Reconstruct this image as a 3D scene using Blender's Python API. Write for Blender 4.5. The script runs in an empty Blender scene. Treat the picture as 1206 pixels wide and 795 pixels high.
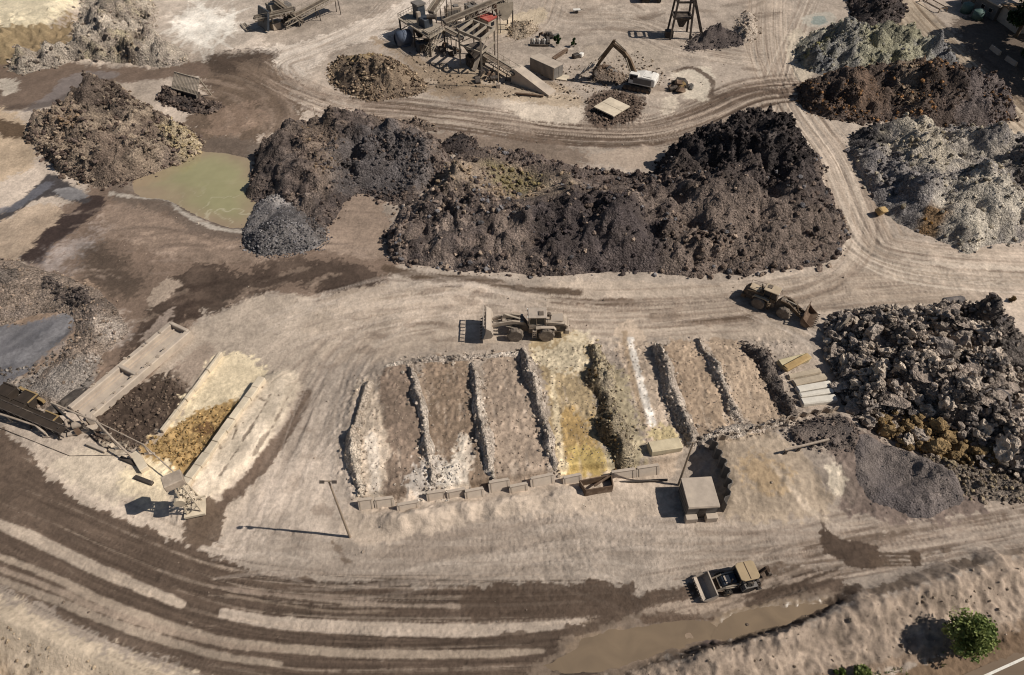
import bpy, bmesh, math, random
import numpy as np
from mathutils import Vector, Matrix
random.seed(7); RNG = np.random.default_rng(11)
SC = bpy.context.scene
COL = SC.collection
# ---------------------------------------------------------------- camera model (metres; camera 70 m over the yard)
CAM_H, PITCH, FOC = 70.0, math.radians(47.5), 804.0
CP, SP = math.cos(PITCH), math.sin(PITCH)
def G(px, py, z=0.0):
    """photo pixel -> point of the level z"""
    u = (px - 603.0) / FOC; v = (py - 397.5) / FOC
    t = (z - CAM_H) / (-SP - v * CP)
    return (t * u, t * (CP - v * SP))
def W(pts, z=0.0):
    return np.array([G(a, b, z) for a, b in pts])
def GV(px, py, z=0.0):
    x, y = G(px, py, z); return Vector((x, y, z))
# ---------------------------------------------------------------- colour
KALB = 1.0
def S(r, g, b):
    f = lambda c: (c / 255 / 12.92) if c / 255 <= 0.04045 else ((c / 255 + 0.055) / 1.055) ** 2.4
    return np.array([f(r), f(g), f(b)]) * KALB
# ---------------------------------------------------------------- noise
def _h(ix, iy, s):
    n = (ix.astype(np.int64) * 374761393 + iy.astype(np.int64) * 668265263 + s * 1442695041) & 0xFFFFFFFF
    n = ((n ^ (n >> 13)) * 1274126177) & 0xFFFFFFFF
    n = (n ^ (n >> 16)) & 0xFFFFFF
    return n / float(0xFFFFFF)
def vn(x, y, s=0):
    ix = np.floor(x); iy = np.floor(y); fx = x - ix; fy = y - iy
    fx = fx * fx * (3 - 2 * fx); fy = fy * fy * (3 - 2 * fy)
    a = _h(ix, iy, s); b = _h(ix + 1, iy, s); c = _h(ix, iy + 1, s); d = _h(ix + 1, iy + 1, s)
    return (a + (b - a) * fx) * (1 - fy) + (c + (d - c) * fx) * fy
def fbm(x, y, scale, octv=4, s=0, gain=0.5):
    """-1..1 noise with features about `scale` metres"""
    t = np.zeros_like(x, dtype=float); amp = 1.0; tot = 0; f = 1.0 / scale
    for o in range(octv):
        t += amp * (vn(x * f + o * 17.3, y * f - o * 9.1, s + o) * 2 - 1); tot += amp
        amp *= gain; f *= 2.03
    return t / tot * 1.6
def vor(x, y, scale, s=0):
    """cell lumps: (F1 distance 0..1, random id)"""
    x = x / scale; y = y / scale
    ix = np.floor(x); iy = np.floor(y)
    best = np.full(x.shape, 9.0); rid = np.zeros(x.shape)
    for dx in (-1, 0, 1):
        for dy in (-1, 0, 1):
            cx = ix + dx; cy = iy + dy
            px = cx + _h(cx, cy, s + 1); py = cy + _h(cx, cy, s + 2)
            d = (px - x) ** 2 + (py - y) ** 2
            m = d < best
            best = np.where(m, d, best); rid = np.where(m, _h(cx, cy, s + 3), rid)
    return np.sqrt(best), rid
def lump(x, y, scale, s=0):
    wx = x + scale * 0.55 * (vn(x / scale * 1.7, y / scale * 1.7, s + 50) - 0.5); wy = y + scale * 0.55 * (vn(x / scale * 1.7 + 9, y / scale * 1.7, s + 51) - 0.5)
    d, r = vor(wx, wy, scale, s); q = (r * 7.31) % 1.0
    return np.clip(1 - (d / (0.3 + 0.5 * q)) ** 2, 0, 1) ** 0.8 * (0.15 + 0.85 * r ** 1.5), r
def sst(a, b, x):
    t = np.clip((x - a) / (b - a), 0, 1); return t * t * (3 - 2 * t)
# ---------------------------------------------------------------- curves, distances
def smooth(P, closed=True, n=4):
    P = np.asarray(P, float); m = len(P); out = []
    rng = range(m) if closed else range(m - 1)
    for i in rng:
        if closed: p0, p1, p2, p3 = P[(i - 1) % m], P[i], P[(i + 1) % m], P[(i + 2) % m]
        else: p0, p1, p2, p3 = P[max(i - 1, 0)], P[i], P[i + 1], P[min(i + 2, m - 1)]
        for k in range(n):
            t = k / n
            out.append(0.5 * ((2 * p1) + (-p0 + p2) * t + (2 * p0 - 5 * p1 + 4 * p2 - p3) * t * t + (-p0 + 3 * p1 - 3 * p2 + p3) * t ** 3))
    if not closed: out.append(P[-1])
    return np.array(out)
def segdist(A, B, x, y):
    d = B - A; L = (d ** 2).sum() + 1e-12
    t = np.clip(((x - A[0]) * d[0] + (y - A[1]) * d[1]) / L, 0, 1)
    return (x - A[0] - t * d[0]) ** 2 + (y - A[1] - t * d[1]) ** 2, t
def sdf(P, x, y):
    """signed distance to polygon, + inside"""
    best = np.full(x.shape, 1e12); ins = np.zeros(x.shape, bool); n = len(P)
    for i in range(n):
        A, B = P[i], P[(i + 1) % n]
        d, _ = segdist(A, B, x, y); best = np.minimum(best, d)
        c = (A[1] > y) != (B[1] > y)
        if c.any():
            xi = (B[0] - A[0]) * (y - A[1]) / (B[1] - A[1] + 1e-12) + A[0]
            ins ^= c & (x < xi)
    return np.where(ins, 1, -1) * np.sqrt(best)
def ldist(P, x, y):
    """distance to polyline and 0..1 position along it"""
    best = np.full(x.shape, 1e12); pos = np.zeros(x.shape); n = len(P) - 1
    for i in range(n):
        d, t = segdist(P[i], P[i + 1], x, y); m = d < best
        best = np.where(m, d, best); pos = np.where(m, (i + t) / n, pos)
    return np.sqrt(best), pos
# ---------------------------------------------------------------- object helpers
def link(name, me, mat=None, parent=None):
    o = bpy.data.objects.new(name, me); COL.objects.link(o)
    if mat is not None: me.materials.append(mat)
    if parent is not None: o.parent = parent
    return o
def tag(o, label=None, cat=None, group=None, kind=None):
    if label: o['label'] = label
    if cat:
        o['category'] = cat
        if not kind: o['kind'] = 'thing'
    if group: o['group'] = group
    if kind: o['kind'] = kind
    return o
def thing(name, label, cat, loc=(0, 0, 0), rz=0.0, group=None):
    o = bpy.data.objects.new(name, None); COL.objects.link(o)
    o.empty_display_size = 0.3
    o.location = loc; o.rotation_euler = (0, 0, rz)
    return tag(o, label, cat, group)
def np_mesh(name, V, F, col=None, extra=None, smooth_=False):
    """V (n,3), F (m,3|4)"""
    me = bpy.data.meshes.new(name); V = np.asarray(V, np.float32); F = np.asarray(F, np.int32)
    k = F.shape[1]
    me.vertices.add(len(V)); me.vertices.foreach_set('co', V.ravel())
    me.loops.add(F.size); me.loops.foreach_set('vertex_index', F.ravel())
    me.polygons.add(len(F)); me.polygons.foreach_set('loop_start', np.arange(0, F.size, k, dtype=np.int32))
    me.polygons.foreach_set('use_smooth', np.full(len(F), smooth_))
    me.update(calc_edges=True)
    if col is not None:
        a = me.color_attributes.new('Col', 'FLOAT_COLOR', 'POINT')
        c = np.ones((len(V), 4), np.float32); c[:, :3] = np.clip(col, 0, 1); a.data.foreach_set('color', c.ravel())
    for nm, arr in (extra or {}).items():
        a = me.attributes.new(nm, 'FLOAT', 'POINT'); a.data.foreach_set('value', np.asarray(arr, np.float32).ravel())
    return me
# ---------------------------------------------------------------- materials
MATS = {}
def nodes(name):
    m = bpy.data.materials.new(name); m.use_nodes = True
    nt = m.node_tree; b = nt.nodes['Principled BSDF']
    return m, nt, b
def N(nt, t, **kw):
    n = nt.nodes.new(t)
    for k, v in kw.items():
        if k.startswith('i_'): n.inputs[k[2:].replace('_', ' ')].default_value = v
        else: setattr(n, k, v)
    return n
def mix_mul(nt, a, b, fac=1.0, mode='MULTIPLY'):
    n = nt.nodes.new('ShaderNodeMix'); n.data_type = 'RGBA'; n.blend_type = mode
    n.inputs[0].default_value = fac
    nt.links.new(a, n.inputs[6]); nt.links.new(b, n.inputs[7]); return n
def earth_mat(name, grain=0.35, bump=0.5, rock=0.0, scale=1.0, wet=False, spec=0.15):
    m, nt, b = nodes(name); L = nt.links.new
    at = N(nt, 'ShaderNodeVertexColor', layer_name='Col')
    tc = N(nt, 'ShaderNodeTexCoord')
    n1 = N(nt, 'ShaderNodeTexNoise', i_Scale=2.2 * scale, i_Detail=6.0, i_Roughness=0.65)
    n2 = N(nt, 'ShaderNodeTexNoise', i_Scale=0.35 * scale, i_Detail=5.0, i_Roughness=0.6)
    for n in (n1, n2): L(tc.outputs['Object'], n.inputs['Vector'])
    r1 = N(nt, 'ShaderNodeMapRange'); r1.inputs[1].default_value = 0.3; r1.inputs[2].default_value = 0.7
    r1.inputs[3].default_value = 1 - grain; r1.inputs[4].default_value = 1 + grain
    r2 = N(nt, 'ShaderNodeMapRange'); r2.inputs[1].default_value = 0.3; r2.inputs[2].default_value = 0.7
    r2.inputs[3].default_value = 1 - grain * 0.5; r2.inputs[4].default_value = 1 + grain * 0.5
    L(n1.outputs['Fac'], r1.inputs[0]); L(n2.outputs['Fac'], r2.inputs[0])
    mm = N(nt, 'ShaderNodeMath', operation='MULTIPLY'); L(r1.outputs[0], mm.inputs[0]); L(r2.outputs[0], mm.inputs[1])
    vm = N(nt, 'ShaderNodeVectorMath', operation='SCALE'); L(at.outputs['Color'], vm.inputs[0])
    src = mm.outputs[0]
    h = n1.outputs['Fac']
    if rock > 0:
        v = N(nt, 'ShaderNodeTexVoronoi', i_Scale=1.6 * scale, i_Randomness=1.0); L(tc.outputs['Object'], v.inputs['Vector'])
        v2 = N(nt, 'ShaderNodeTexVoronoi', i_Scale=4.2 * scale, i_Randomness=1.0); L(tc.outputs['Object'], v2.inputs['Vector'])
        sx = N(nt, 'ShaderNodeSeparateColor'); L(v2.outputs['Color'], sx.inputs[0])
        rr = N(nt, 'ShaderNodeMapRange'); rr.inputs[3].default_value = 1 - rock * 0.6; rr.inputs[4].default_value = 1 + rock * 0.9
        L(sx.outputs[0], rr.inputs[0])
        m2 = N(nt, 'ShaderNodeMath', operation='MULTIPLY'); L(src, m2.inputs[0]); L(rr.outputs[0], m2.inputs[1]); src = m2.outputs[0]
        a1 = N(nt, 'ShaderNodeMath', operation='MULTIPLY_ADD'); L(v.outputs['Distance'], a1.inputs[0]); a1.inputs[1].default_value = -0.9
        L(h, a1.inputs[2])
        a2 = N(nt, 'ShaderNodeMath', operation='MULTIPLY_ADD'); L(v2.outputs['Distance'], a2.inputs[0]); a2.inputs[1].default_value = -0.5
        L(a1.outputs[0], a2.inputs[2]); h = a2.outputs[0]
    L(src, vm.inputs['Scale'])
    L(vm.outputs[0], b.inputs['Base Color'])
    bp = N(nt, 'ShaderNodeBump', i_Strength=bump, i_Distance=0.35); L(h, bp.inputs['Height'])
    b.inputs['Specular IOR Level'].default_value = spec
    if wet:
        wa = N(nt, 'ShaderNodeAttribute', attribute_name='Wet')
        mr = N(nt, 'ShaderNodeMapRange'); mr.inputs[3].default_value = 0.95; mr.inputs[4].default_value = 0.28
        L(wa.outputs['Fac'], mr.inputs[0]); L(mr.outputs[0], b.inputs['Roughness'])
        ms = N(nt, 'ShaderNodeMapRange'); ms.inputs[3].default_value = bump; ms.inputs[4].default_value = 0.03
        L(wa.outputs['Fac'], ms.inputs[0]); L(ms.outputs[0], bp.inputs['Strength'])
        sp = N(nt, 'ShaderNodeMapRange'); sp.inputs[3].default_value = spec; sp.inputs[4].default_value = 0.4
        L(wa.outputs['Fac'], sp.inputs[0]); L(sp.outputs[0], b.inputs['Specular IOR Level'])
    else:
        b.inputs['Roughness'].default_value = 0.95
    L(bp.outputs[0], b.inputs['Normal'])
    return m
M_GROUND = earth_mat('yard soil', 0.19, 0.42, 0.0, 1.0, wet=True)
M_HEAP = earth_mat('slag rubble', 0.40, 0.8, 0.6, 1.5)
M_FINE = earth_mat('gravel fines', 0.3, 0.6, 0.35, 2.6)
M_ROCK = earth_mat('slag block', 0.4, 0.7, 0.3, 1.6)
def plain(name, rgb, rough=0.7, metal=0.0, var=0.25, scale=1.2, bump=0.08, dust=None):
    """painted / worn surface: base colour broken up by grime and dust patches"""
    if name in MATS: return MATS[name]
    m, nt, b = nodes(name); L = nt.links.new
    tc = N(nt, 'ShaderNodeTexCoord')
    n1 = N(nt, 'ShaderNodeTexNoise', i_Scale=scale, i_Detail=7.0, i_Roughness=0.65); L(tc.outputs['Object'], n1.inputs['Vector'])
    cr = N(nt, 'ShaderNodeValToRGB'); L(n1.outputs['Fac'], cr.inputs[0])
    c = np.array(rgb); d = np.array(dust) if dust is not None else np.clip(c * (1 + var), 0, 1)
    e = cr.color_ramp.elements
    e[0].position = 0.32; e[0].color = (*(c * (1 - var)), 1); e[1].position = 0.68; e[1].color = (*d, 1)
    k = cr.color_ramp.elements.new(0.5); k.color = (*c, 1)
    L(cr.outputs[0], b.inputs['Base Color'])
    b.inputs['Roughness'].default_value = rough; b.inputs['Metallic'].default_value = metal
    b.inputs['Specular IOR Level'].default_value = 0.3
    bp = N(nt, 'ShaderNodeBump', i_Strength=bump, i_Distance=0.05); L(n1.outputs['Fac'], bp.inputs['Height']); L(bp.outputs[0], b.inputs['Normal'])
    MATS[name] = m; return m
# ================================================================ ground sheet
def axis(lo, hi, f, outer):
    a = [lo]
    while a[-1] < hi: a.append(a[-1] + f(a[-1]))
    l = [lo - o for o in reversed(outer)]; r = [a[-1] + o for o in outer]
    return np.array(l + a + r)
OUT = [1, 3, 8, 20, 50, 120, 300, 800, 2500]
gx = axis(-150, 150, lambda v: 0.15 if abs(v) < 62 else 0.15 + (abs(v) - 62) * 0.003, OUT)
gy = axis(10, 195, lambda v: 0.11 + max(v - 20, 0) * 0.002, OUT)
X, Y = np.meshgrid(gx, gy)
Z = np.zeros_like(X); WET = np.zeros_like(X)
C = np.zeros(X.shape + (3,))
nA = fbm(X, Y, 14, 5, 1); nB = fbm(X, Y, 3.0, 4, 21); nC = fbm(X, Y, 0.9, 3, 41); nD = fbm(X, Y, 40, 3, 61)
nE = fbm(X, Y, 0.35, 2, 55)
edge = 0.42 * nB + 0.4 * nC + 0.4 * nE
base = S(164, 149, 133)
C[:] = base * (1 + 0.15 * nA + 0.12 * nB + 0.10 * nC + 0.08 * nD + 0.06 * nE)[..., None]
def _win(P, m):
    i0, i1 = np.searchsorted(gx, [P[:, 0].min() - m, P[:, 0].max() + m]); j0, j1 = np.searchsorted(gy, [P[:, 1].min() - m, P[:, 1].max() + m])
    return slice(max(j0 - 1, 0), j1 + 1), slice(max(i0 - 1, 0), i1 + 1)
def blend(w, m, col, wet=None, var=0.1):
    col = np.asarray(col); v = (1 + var * (nB[w] + 0.9 * nC[w] + 0.7 * nA[w] + 0.6 * nE[w]))[..., None]
    C[w] = C[w] * (1 - m[..., None]) + col * v * m[..., None]
    if wet is not None: WET[w] = WET[w] * (1 - m) + wet * m
def area(pts, col, soft=1.0, rough=1.2, op=1.0, wet=0.0, var=0.1, sm=True, brk=0.0):
    P = W(pts); P = smooth(P) if sm else P
    w = _win(P, soft + rough * 2 + 1)
    d = sdf(P, X[w], Y[w]) + rough * edge[w] * 1.2
    m = sst(-soft * 0.3, soft * 0.3, d) * op
    if brk > 0: m *= 1 - brk * sst(0.0, 0.55, 0.6 * nA[w] + 0.6 * nB[w])
    blend(w, m, col, wet, var)
def line(pts, width, col, soft=0.5, rough=0.4, op=1.0, wet=0.0, var=0.1, taper=0.0, brk=0.0, world=False, dep=0.0, lug=False):
    P = smooth(W(pts) if not world else np.asarray(pts), False)
    w = _win(P, width + soft + rough * 2 + 1)
    d, t = ldist(P, X[w], Y[w])
    wd = width * 0.5 * (1 - taper * (1 - np.minimum(1, 4 * np.minimum(t, 1 - t))))
    m = sst(-soft * 0.4, soft * 0.4, wd - d + rough * edge[w]) * op
    if brk > 0: m *= 1 - brk * sst(-0.1, 0.5, 0.5 * nA[w] + 0.7 * nB[w])
    if lug:
        L_ = np.linalg.norm(np.diff(P, axis=0), axis=1).sum(); m = m * (0.55 + 0.45 * np.sin(t * L_ * 6.28 / 0.46 + d * 7))
    if dep: Z[w] -= dep * m / max(op, 0.1)
    blend(w, m, col, wet, var)
def tracks(pts, n, spread, col, wdt=(0.25, 0.6), op=(0.15, 0.5), seed=0, jit=1.0, full=False):
    """tyre tracks running along a curve"""
    r = random.Random(seed); P = smooth(W(pts), False, 6)
    T = np.gradient(P, axis=0); T /= np.linalg.norm(T, axis=1)[:, None] + 1e-9; Nn = np.stack([-T[:, 1], T[:, 0]], 1)
    L = len(P)
    for _ in range(n):
        a = 0 if full else r.randint(0, max(0, L - 6)); b = L if full else min(L, a + r.randint(5, L))
        if b - a < 3: continue
        off = r.uniform(-1, 1) * spread; k = r.uniform(-jit, jit)
        q = P[a:b] + Nn[a:b] * (off + k * np.linspace(-1, 1, b - a)[:, None])
        o = r.uniform(*op); c = np.asarray(col if not isinstance(col, list) else r.choice(col))
        wd = r.uniform(*wdt)
        lug = r.random() < 0.3; dp = r.uniform(0.015, 0.05)
        for sh in ((0, 2.2) if r.random() < 0.55 else (0,)):
            qq = q + Nn[a:b] * sh; qq = qq[::3] if len(qq) > 9 else qq
            line(qq, wd, c, 0.16, 0.12, o, 0, 0.05, 0.6, 0.5, True, dp, lug)
def raise_area(pts, h, soft, rough=0.4, sm=True):
    P = W(pts); P = smooth(P) if sm else P
    w = _win(P, soft * 1.5 + 2); d = sdf(P, X[w], Y[w]) + rough * edge[w]
    Z[w] += h * sst(-soft, soft, d)
def ridge(pts, h, width, rough=0.3):
    P = smooth(W(pts), False); w = _win(P, width * 2)
    d, t = ldist(P, X[w], Y[w])
    Z[w] += h * np.exp(-(d / width) ** 2 * 1.2) * (1 + rough * nB[w]) * np.minimum(1, 6 * np.minimum(t, 1 - t) + 0.2)
PALE = S(172, 155, 137); PALE2 = S(186, 170, 150); WHITE = S(205, 196, 180); CREAM = S(208, 186, 148)
MUD = S(106, 89, 75); MUD2 = S(112, 94, 79); DARK = S(66, 54, 46); GREYB = S(104, 103, 108); BR = S(128, 108, 90)
def streaks(pts, width, amp, cross=0.35, along=9.0, seed=0, dark=None, thr=None):
    """wheel-worn grain running along a road"""
    P = smooth(W(pts), False, 5); w = _win(P, width + 2)
    best = np.full(X[w].shape, 1e12); sd = np.zeros(X[w].shape); al = np.zeros(X[w].shape); acc = 0.0
    for i in range(len(P) - 1):
        A, B = P[i], P[i + 1]; L = np.linalg.norm(B - A); d, t = segdist(A, B, X[w], Y[w]); m = d < best
        s_ = ((B[0] - A[0]) * (Y[w] - A[1]) - (B[1] - A[1]) * (X[w] - A[0])) / L
        best = np.where(m, d, best); sd = np.where(m, s_, sd); al = np.where(m, acc + t * L, al); acc += L
    sd = sd + 0.5 * nB[w]
    n = fbm(sd / cross, al / along, 1.0, 4, seed); n2 = fbm(sd / (cross * 5), al / (along * 1.6), 1.0, 3, seed + 9)
    m = sst(width, width * 0.6, np.sqrt(best)) * (0.55 + 0.45 * sst(-0.4, 0.4, nA[w]))
    C[w] = C[w] * (1 + m * amp * (0.65 * n + 0.6 * n2))[..., None]
    if dark is not None:
        k = (m * sst(thr, thr + 0.25, 0.6 * n + 0.6 * n2 + 0.35 * nC[w]))[..., None] * 0.85; C[w] = C[w] * (1 - k) + np.asarray(dark) * k
# ---- broad zones of the soil
area([(-60, -20), (95, -20), (80, 28), (40, 52), (-60, 75)], S(196, 182, 152), 3, 2.5)
area([(-60, 58), (60, 40), (88, 22), (84, 52), (60, 70), (0, 100), (-60, 100)], S(128, 108, 76), 1.5, 1.5, 0.9)
area([(160, -5), (300, -5), (310, 45), (270, 60), (200, 48)], S(178, 164, 148), 4, 3, 0.6)
rs = random.Random(3)
for k in range(44):
    a = rs.uniform(0, 6.28); cx, cy = 238 + rs.gauss(0, 14), 30 + rs.gauss(0, 10); l1, l2 = rs.uniform(20, 48), rs.uniform(15, 45); bnd = rs.uniform(-9, 9)
    p0 = (cx - l1 * math.cos(a), cy - l1 * 0.75 * math.sin(a)); p2 = (cx + l2 * math.cos(a + 0.2), cy + l2 * 0.75 * math.sin(a + 0.2))
    line([p0, (cx + bnd * 0.6, cy + bnd * 0.4), p2], rs.uniform(0.5, 1.5), S(206, 198, 184), 0.5, 0.3, rs.uniform(0.25, 0.6), 0, 0.04, 0.6)
area([(205, 20), (240, 8), (275, 25), (262, 45), (225, 45)], S(206, 198, 184), 3, 2.5, 0.55)
# upper haul road from plant to junction
area([(290, 62), (370, 45), (470, 5), (480, -30), (560, -30), (520, 10), (470, 40), (395, 60), (360, 95), (400, 118), (500, 128), (480, 140), (400, 135), (320, 105)], S(192, 178, 162), 2.0, 1.5, 0.92)
tracks([(480, -15), (440, 25), (375, 55), (325, 75), (345, 105), (420, 128), (520, 138)], 50, 4.0, [S(160, 144, 128), S(206, 194, 178), S(150, 132, 114)], (0.3, 0.8), (0.2, 0.5), 60, 2.0)
# dark wet soil east of the left heap
area([(215, 75), (300, 62), (330, 85), (350, 118), (352, 150), (310, 160), (290, 185), (240, 178), (215, 150), (235, 120), (240, 95)], S(104, 86, 70), 2, 2.5, 0.95, 0.1)
for k in range(70):
    r = random.Random(7000 + k); u = r.uniform(0.35, 1.25); a0 = r.uniform(-0.9, 1.2); da = r.uniform(0.25, 0.9); cx, cy = 232, 138
    line([(cx + 95 * u * math.cos(a0 + da * s), cy - 52 * u * math.sin(a0 + da * s)) for s in (0, 0.33, 0.66, 1)], r.uniform(0.4, 1.6), r.choice([S(140, 121, 104), S(84, 69, 58), S(128, 109, 93), S(150, 131, 114)]), 0.6, 0.4, r.uniform(0.25, 0.6), 0, 0.08, 0.6)
area([(250, 130), (290, 120), (310, 140), (270, 160), (245, 155)], S(134, 112, 94), 2, 2, 0.7)
area([(240, 65), (330, 60), (300, 80), (255, 88)], DARK, 2, 2, 0.6)
# channel behind the left heap
area([(-40, 85), (60, 72), (120, 78), (180, 80), (235, 72), (245, 88), (200, 92), (150, 96), (110, 98), (60, 120), (10, 130), (-40, 125)], S(112, 93, 78), 1.5, 1.2, 0.95, 0.3)
area([(75, 92), (110, 84), (140, 88), (110, 100), (75, 118), (50, 128), (30, 130), (60, 108)], S(122, 112, 106), 1.5, 1.0, 0.8, 0.75)
line([(10, 128), (60, 122), (100, 105)], 2.5, DARK, 1, 1, 0.5, 0.4)
area([(-40, 128), (30, 140), (45, 175), (20, 205), (-40, 210)], S(160, 140, 116), 1.5, 1.5)
area([(0, 95), (22, 92), (20, 108), (0, 110)], S(168, 156, 140), 1, 1)
area([(-10, 140), (28, 148), (32, 162), (0, 160)], S(96, 78, 60), 1, 1)
# mud flat around the pond
area([(120, 215), (200, 240), (290, 262), (380, 232), (452, 235), (462, 300), (452, 330), (395, 345), (340, 350), (300, 345), (240, 365), (205, 430), (150, 460), (100, 475), (118, 400), (90, 345), (40, 320), (30, 270), (90, 232)], S(128, 108, 92), 1.2, 1.5, 1, 0.08)
area([(150, 228), (200, 255), (290, 275), (330, 280), (300, 310), (210, 310), (150, 285), (112, 275)], S(140, 120, 103), 1.5, 1.5, 0.9, 0.15)
area([(190, 235), (230, 262), (290, 276), (286, 268), (235, 252), (205, 228), (180, 222)], S(104, 92, 84), 0.8, 0.7, 0.8, 0.3)
area([(128, 232), (165, 196), (230, 164), (310, 172), (322, 240), (300, 282), (230, 272), (190, 250)], S(104, 90, 78), 1.0, 1.2, 0.8, 0.35)
line([(130, 228), (165, 232), (195, 232), (215, 250), (255, 268), (290, 272)], 1.0, S(176, 166, 152), 0.5, 0.5, 0.7, 0.2)
area([(385, 232), (450, 235), (458, 300), (400, 300), (370, 285)], S(150, 130, 112), 1.5, 1, 0.9, 0.1)
area([(20, 300), (55, 265), (60, 250), (85, 250), (100, 232), (120, 230), (122, 240), (105, 258), (88, 272), (60, 290), (50, 310), (32, 308)], S(70, 56, 50), 0.7, 0.8, 1, 0.3)
area([(90, 290), (130, 284), (150, 310), (185, 330), (150, 350), (120, 345), (95, 320)], S(86, 72, 60), 5, 2.5, 0.9, 0.25)
area([(45, 315), (80, 285), (110, 268), (112, 278), (85, 305), (70, 325)], S(164, 153, 146), 9, 2.5, 0.6, 0.1)  # whitish haze painted onto the mud as a soft pale patch
area([(-40, 255), (0, 250), (40, 222), (62, 205), (102, 230), (98, 240), (60, 232), (40, 238), (0, 262), (-40, 275)], S(74, 68, 66), 1, 0.8, 1, 0.5)
line([(-30, 258), (20, 242), (55, 218)], 2.0, GREYB, 0.8, 0.7, 0.75, 0.6)
area([(62, 226), (85, 220), (105, 230), (85, 236)], S(128, 124, 122), 0.8, 0.6, 0.9, 0.5)
area([(-40, 275), (0, 262), (45, 240), (75, 250), (50, 275), (20, 305), (-40, 320)], S(160, 140, 118), 1.2, 1, 0.9)
for k in range(90):
    r = random.Random(7400 + k); a = r.uniform(60, 430); b = r.uniform(250, 350); l = r.uniform(12, 50)
    line([(a, b), (a + l, b - l * 0.12 + r.uniform(-4, 4)), (a + 2 * l, b + r.uniform(-6, 8))], r.uniform(0.2, 0.9), r.choice([S(104, 88, 76), S(150, 131, 115), S(88, 74, 64), S(140, 121, 106)]), 0.5, 0.5, r.uniform(0.2, 0.5), 0.05, 0.08, 0.6)
# dark patches leading south
area([(180, 345), (235, 310), (290, 318), (340, 305), (420, 310), (450, 335), (465, 350), (420, 345), (395, 350), (350, 335), (300, 350), (260, 370), (225, 372), (200, 420), (150, 465), (110, 470), (135, 435), (155, 395)], S(84, 69, 58), 1.0, 1.9, 0.97, 0.2, 0.16, True, 0.22)
for k in range(40):
    r = random.Random(300 + k); a = r.uniform(170, 420); b = 335 + (420 - a) * 0.12 + r.uniform(-26, 22)
    line([(a - r.uniform(8, 30), b + r.uniform(2, 12)), (a, b), (a + r.uniform(8, 30), b - r.uniform(0, 8))], r.uniform(0.3, 1.2), S(66, 53, 45) if r.random() < 0.6 else S(140, 121, 104), 0.5, 0.7, r.uniform(0.3, 0.75), 0, 0.1, 0.6)
area([(172, 350), (190, 330), (215, 332), (200, 348), (175, 365)], S(158, 140, 122), 0.7, 0.8)
area([(170, 395), (190, 372), (205, 362), (196, 385), (168, 405)], S(150, 134, 120), 0.7, 0.7, 0.8)
for k in range(46):
    r = random.Random(900 + k); a = r.uniform(440, 535); b = r.uniform(318, 402)
    line([(a - r.uniform(2, 14), b + r.uniform(-1, 1)), (a + r.uniform(2, 8), b + r.uniform(-1, 1))], r.uniform(0.25, 0.8), S(92, 76, 62), 0.3, 0.5, r.uniform(0.3, 0.85))
area([(-40, 310), (30, 330), (100, 335), (130, 370), (110, 420), (60, 440), (-40, 440)], S(144, 122, 102), 1.5, 1.5)
area([(-40, 400), (0, 385), (50, 378), (85, 366), (88, 380), (62, 410), (30, 440), (0, 455), (-40, 470)], S(108, 105, 106), 0.9, 0.8, 1, 0.35)
for k in range(30):
    r = random.Random(7200 + k); a = r.uniform(-30, 70); b = r.uniform(385, 445); line([(a, b), (a + 20, b - 14), (a + 38, b - 24)], r.uniform(0.4, 1.4), S(128, 125, 124) if k % 2 else S(88, 87, 90), 1.0, 0.5, 0.35, 0.3, 0.05, 0.6)
line([(0, 425), (40, 410), (80, 375)], 2.2, S(128, 125, 125), 1.0, 1, 0.5, 0.3)
area([(18, 455), (60, 430), (100, 425), (110, 450), (70, 475), (30, 478)], S(132, 124, 116), 1, 1.5, 0.9)
area([(40, 470), (95, 458), (100, 472), (60, 485)], S(52, 46, 42), 1, 1, 0.8)
area([(112, 380), (140, 372), (152, 390), (120, 405)], S(186, 172, 158), 5, 2, 0.6)
# left pouring bays
area([(215, 392), (330, 345), (390, 380), (360, 460), (290, 600), (230, 640), (100, 610), (30, 545), (110, 500), (160, 470)], S(170, 154, 136), 2, 1, 0.9)
area([(108, 500), (140, 462), (200, 440), (225, 455), (205, 495), (165, 530), (125, 535)], S(76, 62, 52), 1.2, 1.5, 0.97)
area([(205, 440), (238, 405), (250, 415), (225, 455)], S(140, 122, 106), 2, 1, 0.7)
area([(262, 415), (305, 428), (312, 450), (225, 560), (165, 560), (160, 540), (200, 500)], S(208, 190, 156), 1.0, 1.4, 0.95)
area([(200, 545), (170, 540), (165, 528), (190, 512), (222, 492), (250, 478), (276, 474), (280, 486), (240, 535), (215, 560)], S(158, 128, 80), 0.8, 0.9, 0.97)
area([(230, 505), (248, 498), (255, 508), (240, 516)], S(104, 74, 50), 0.5, 0.6, 0.8)
area([(320, 440), (355, 455), (300, 545), (255, 590), (215, 600), (225, 560)], S(188, 172, 150), 1.0, 0.6)
area([(60, 545), (140, 520), (170, 560), (150, 590), (100, 580)], S(182, 167, 144), 2, 1, 0.6)
area([(200, 560), (160, 548), (140, 575), (190, 600)], S(190, 173, 140), 3, 1, 0.6)
for qq in [[(250, 518), (258, 523), (262, 533)], [(236, 538), (244, 545), (241, 556)], [(228, 552), (234, 562)], [(268, 500), (280, 508), (276, 522)], [(300, 470), (318, 478)], [(320, 470), (300, 505), (275, 545), (262, 565)], [(345, 462), (325, 500), (300, 540)]]:
    line(qq, 0.22, S(104, 90, 76), 0.2, 0.3, 0.75, 0, 0.1, 0.3, 0, False, 0.08)
line([(362, 462), (340, 505), (300, 560), (245, 610), (232, 640)], 1.6, S(104, 86, 72), 0.5, 0.5, 0.95)
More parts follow.
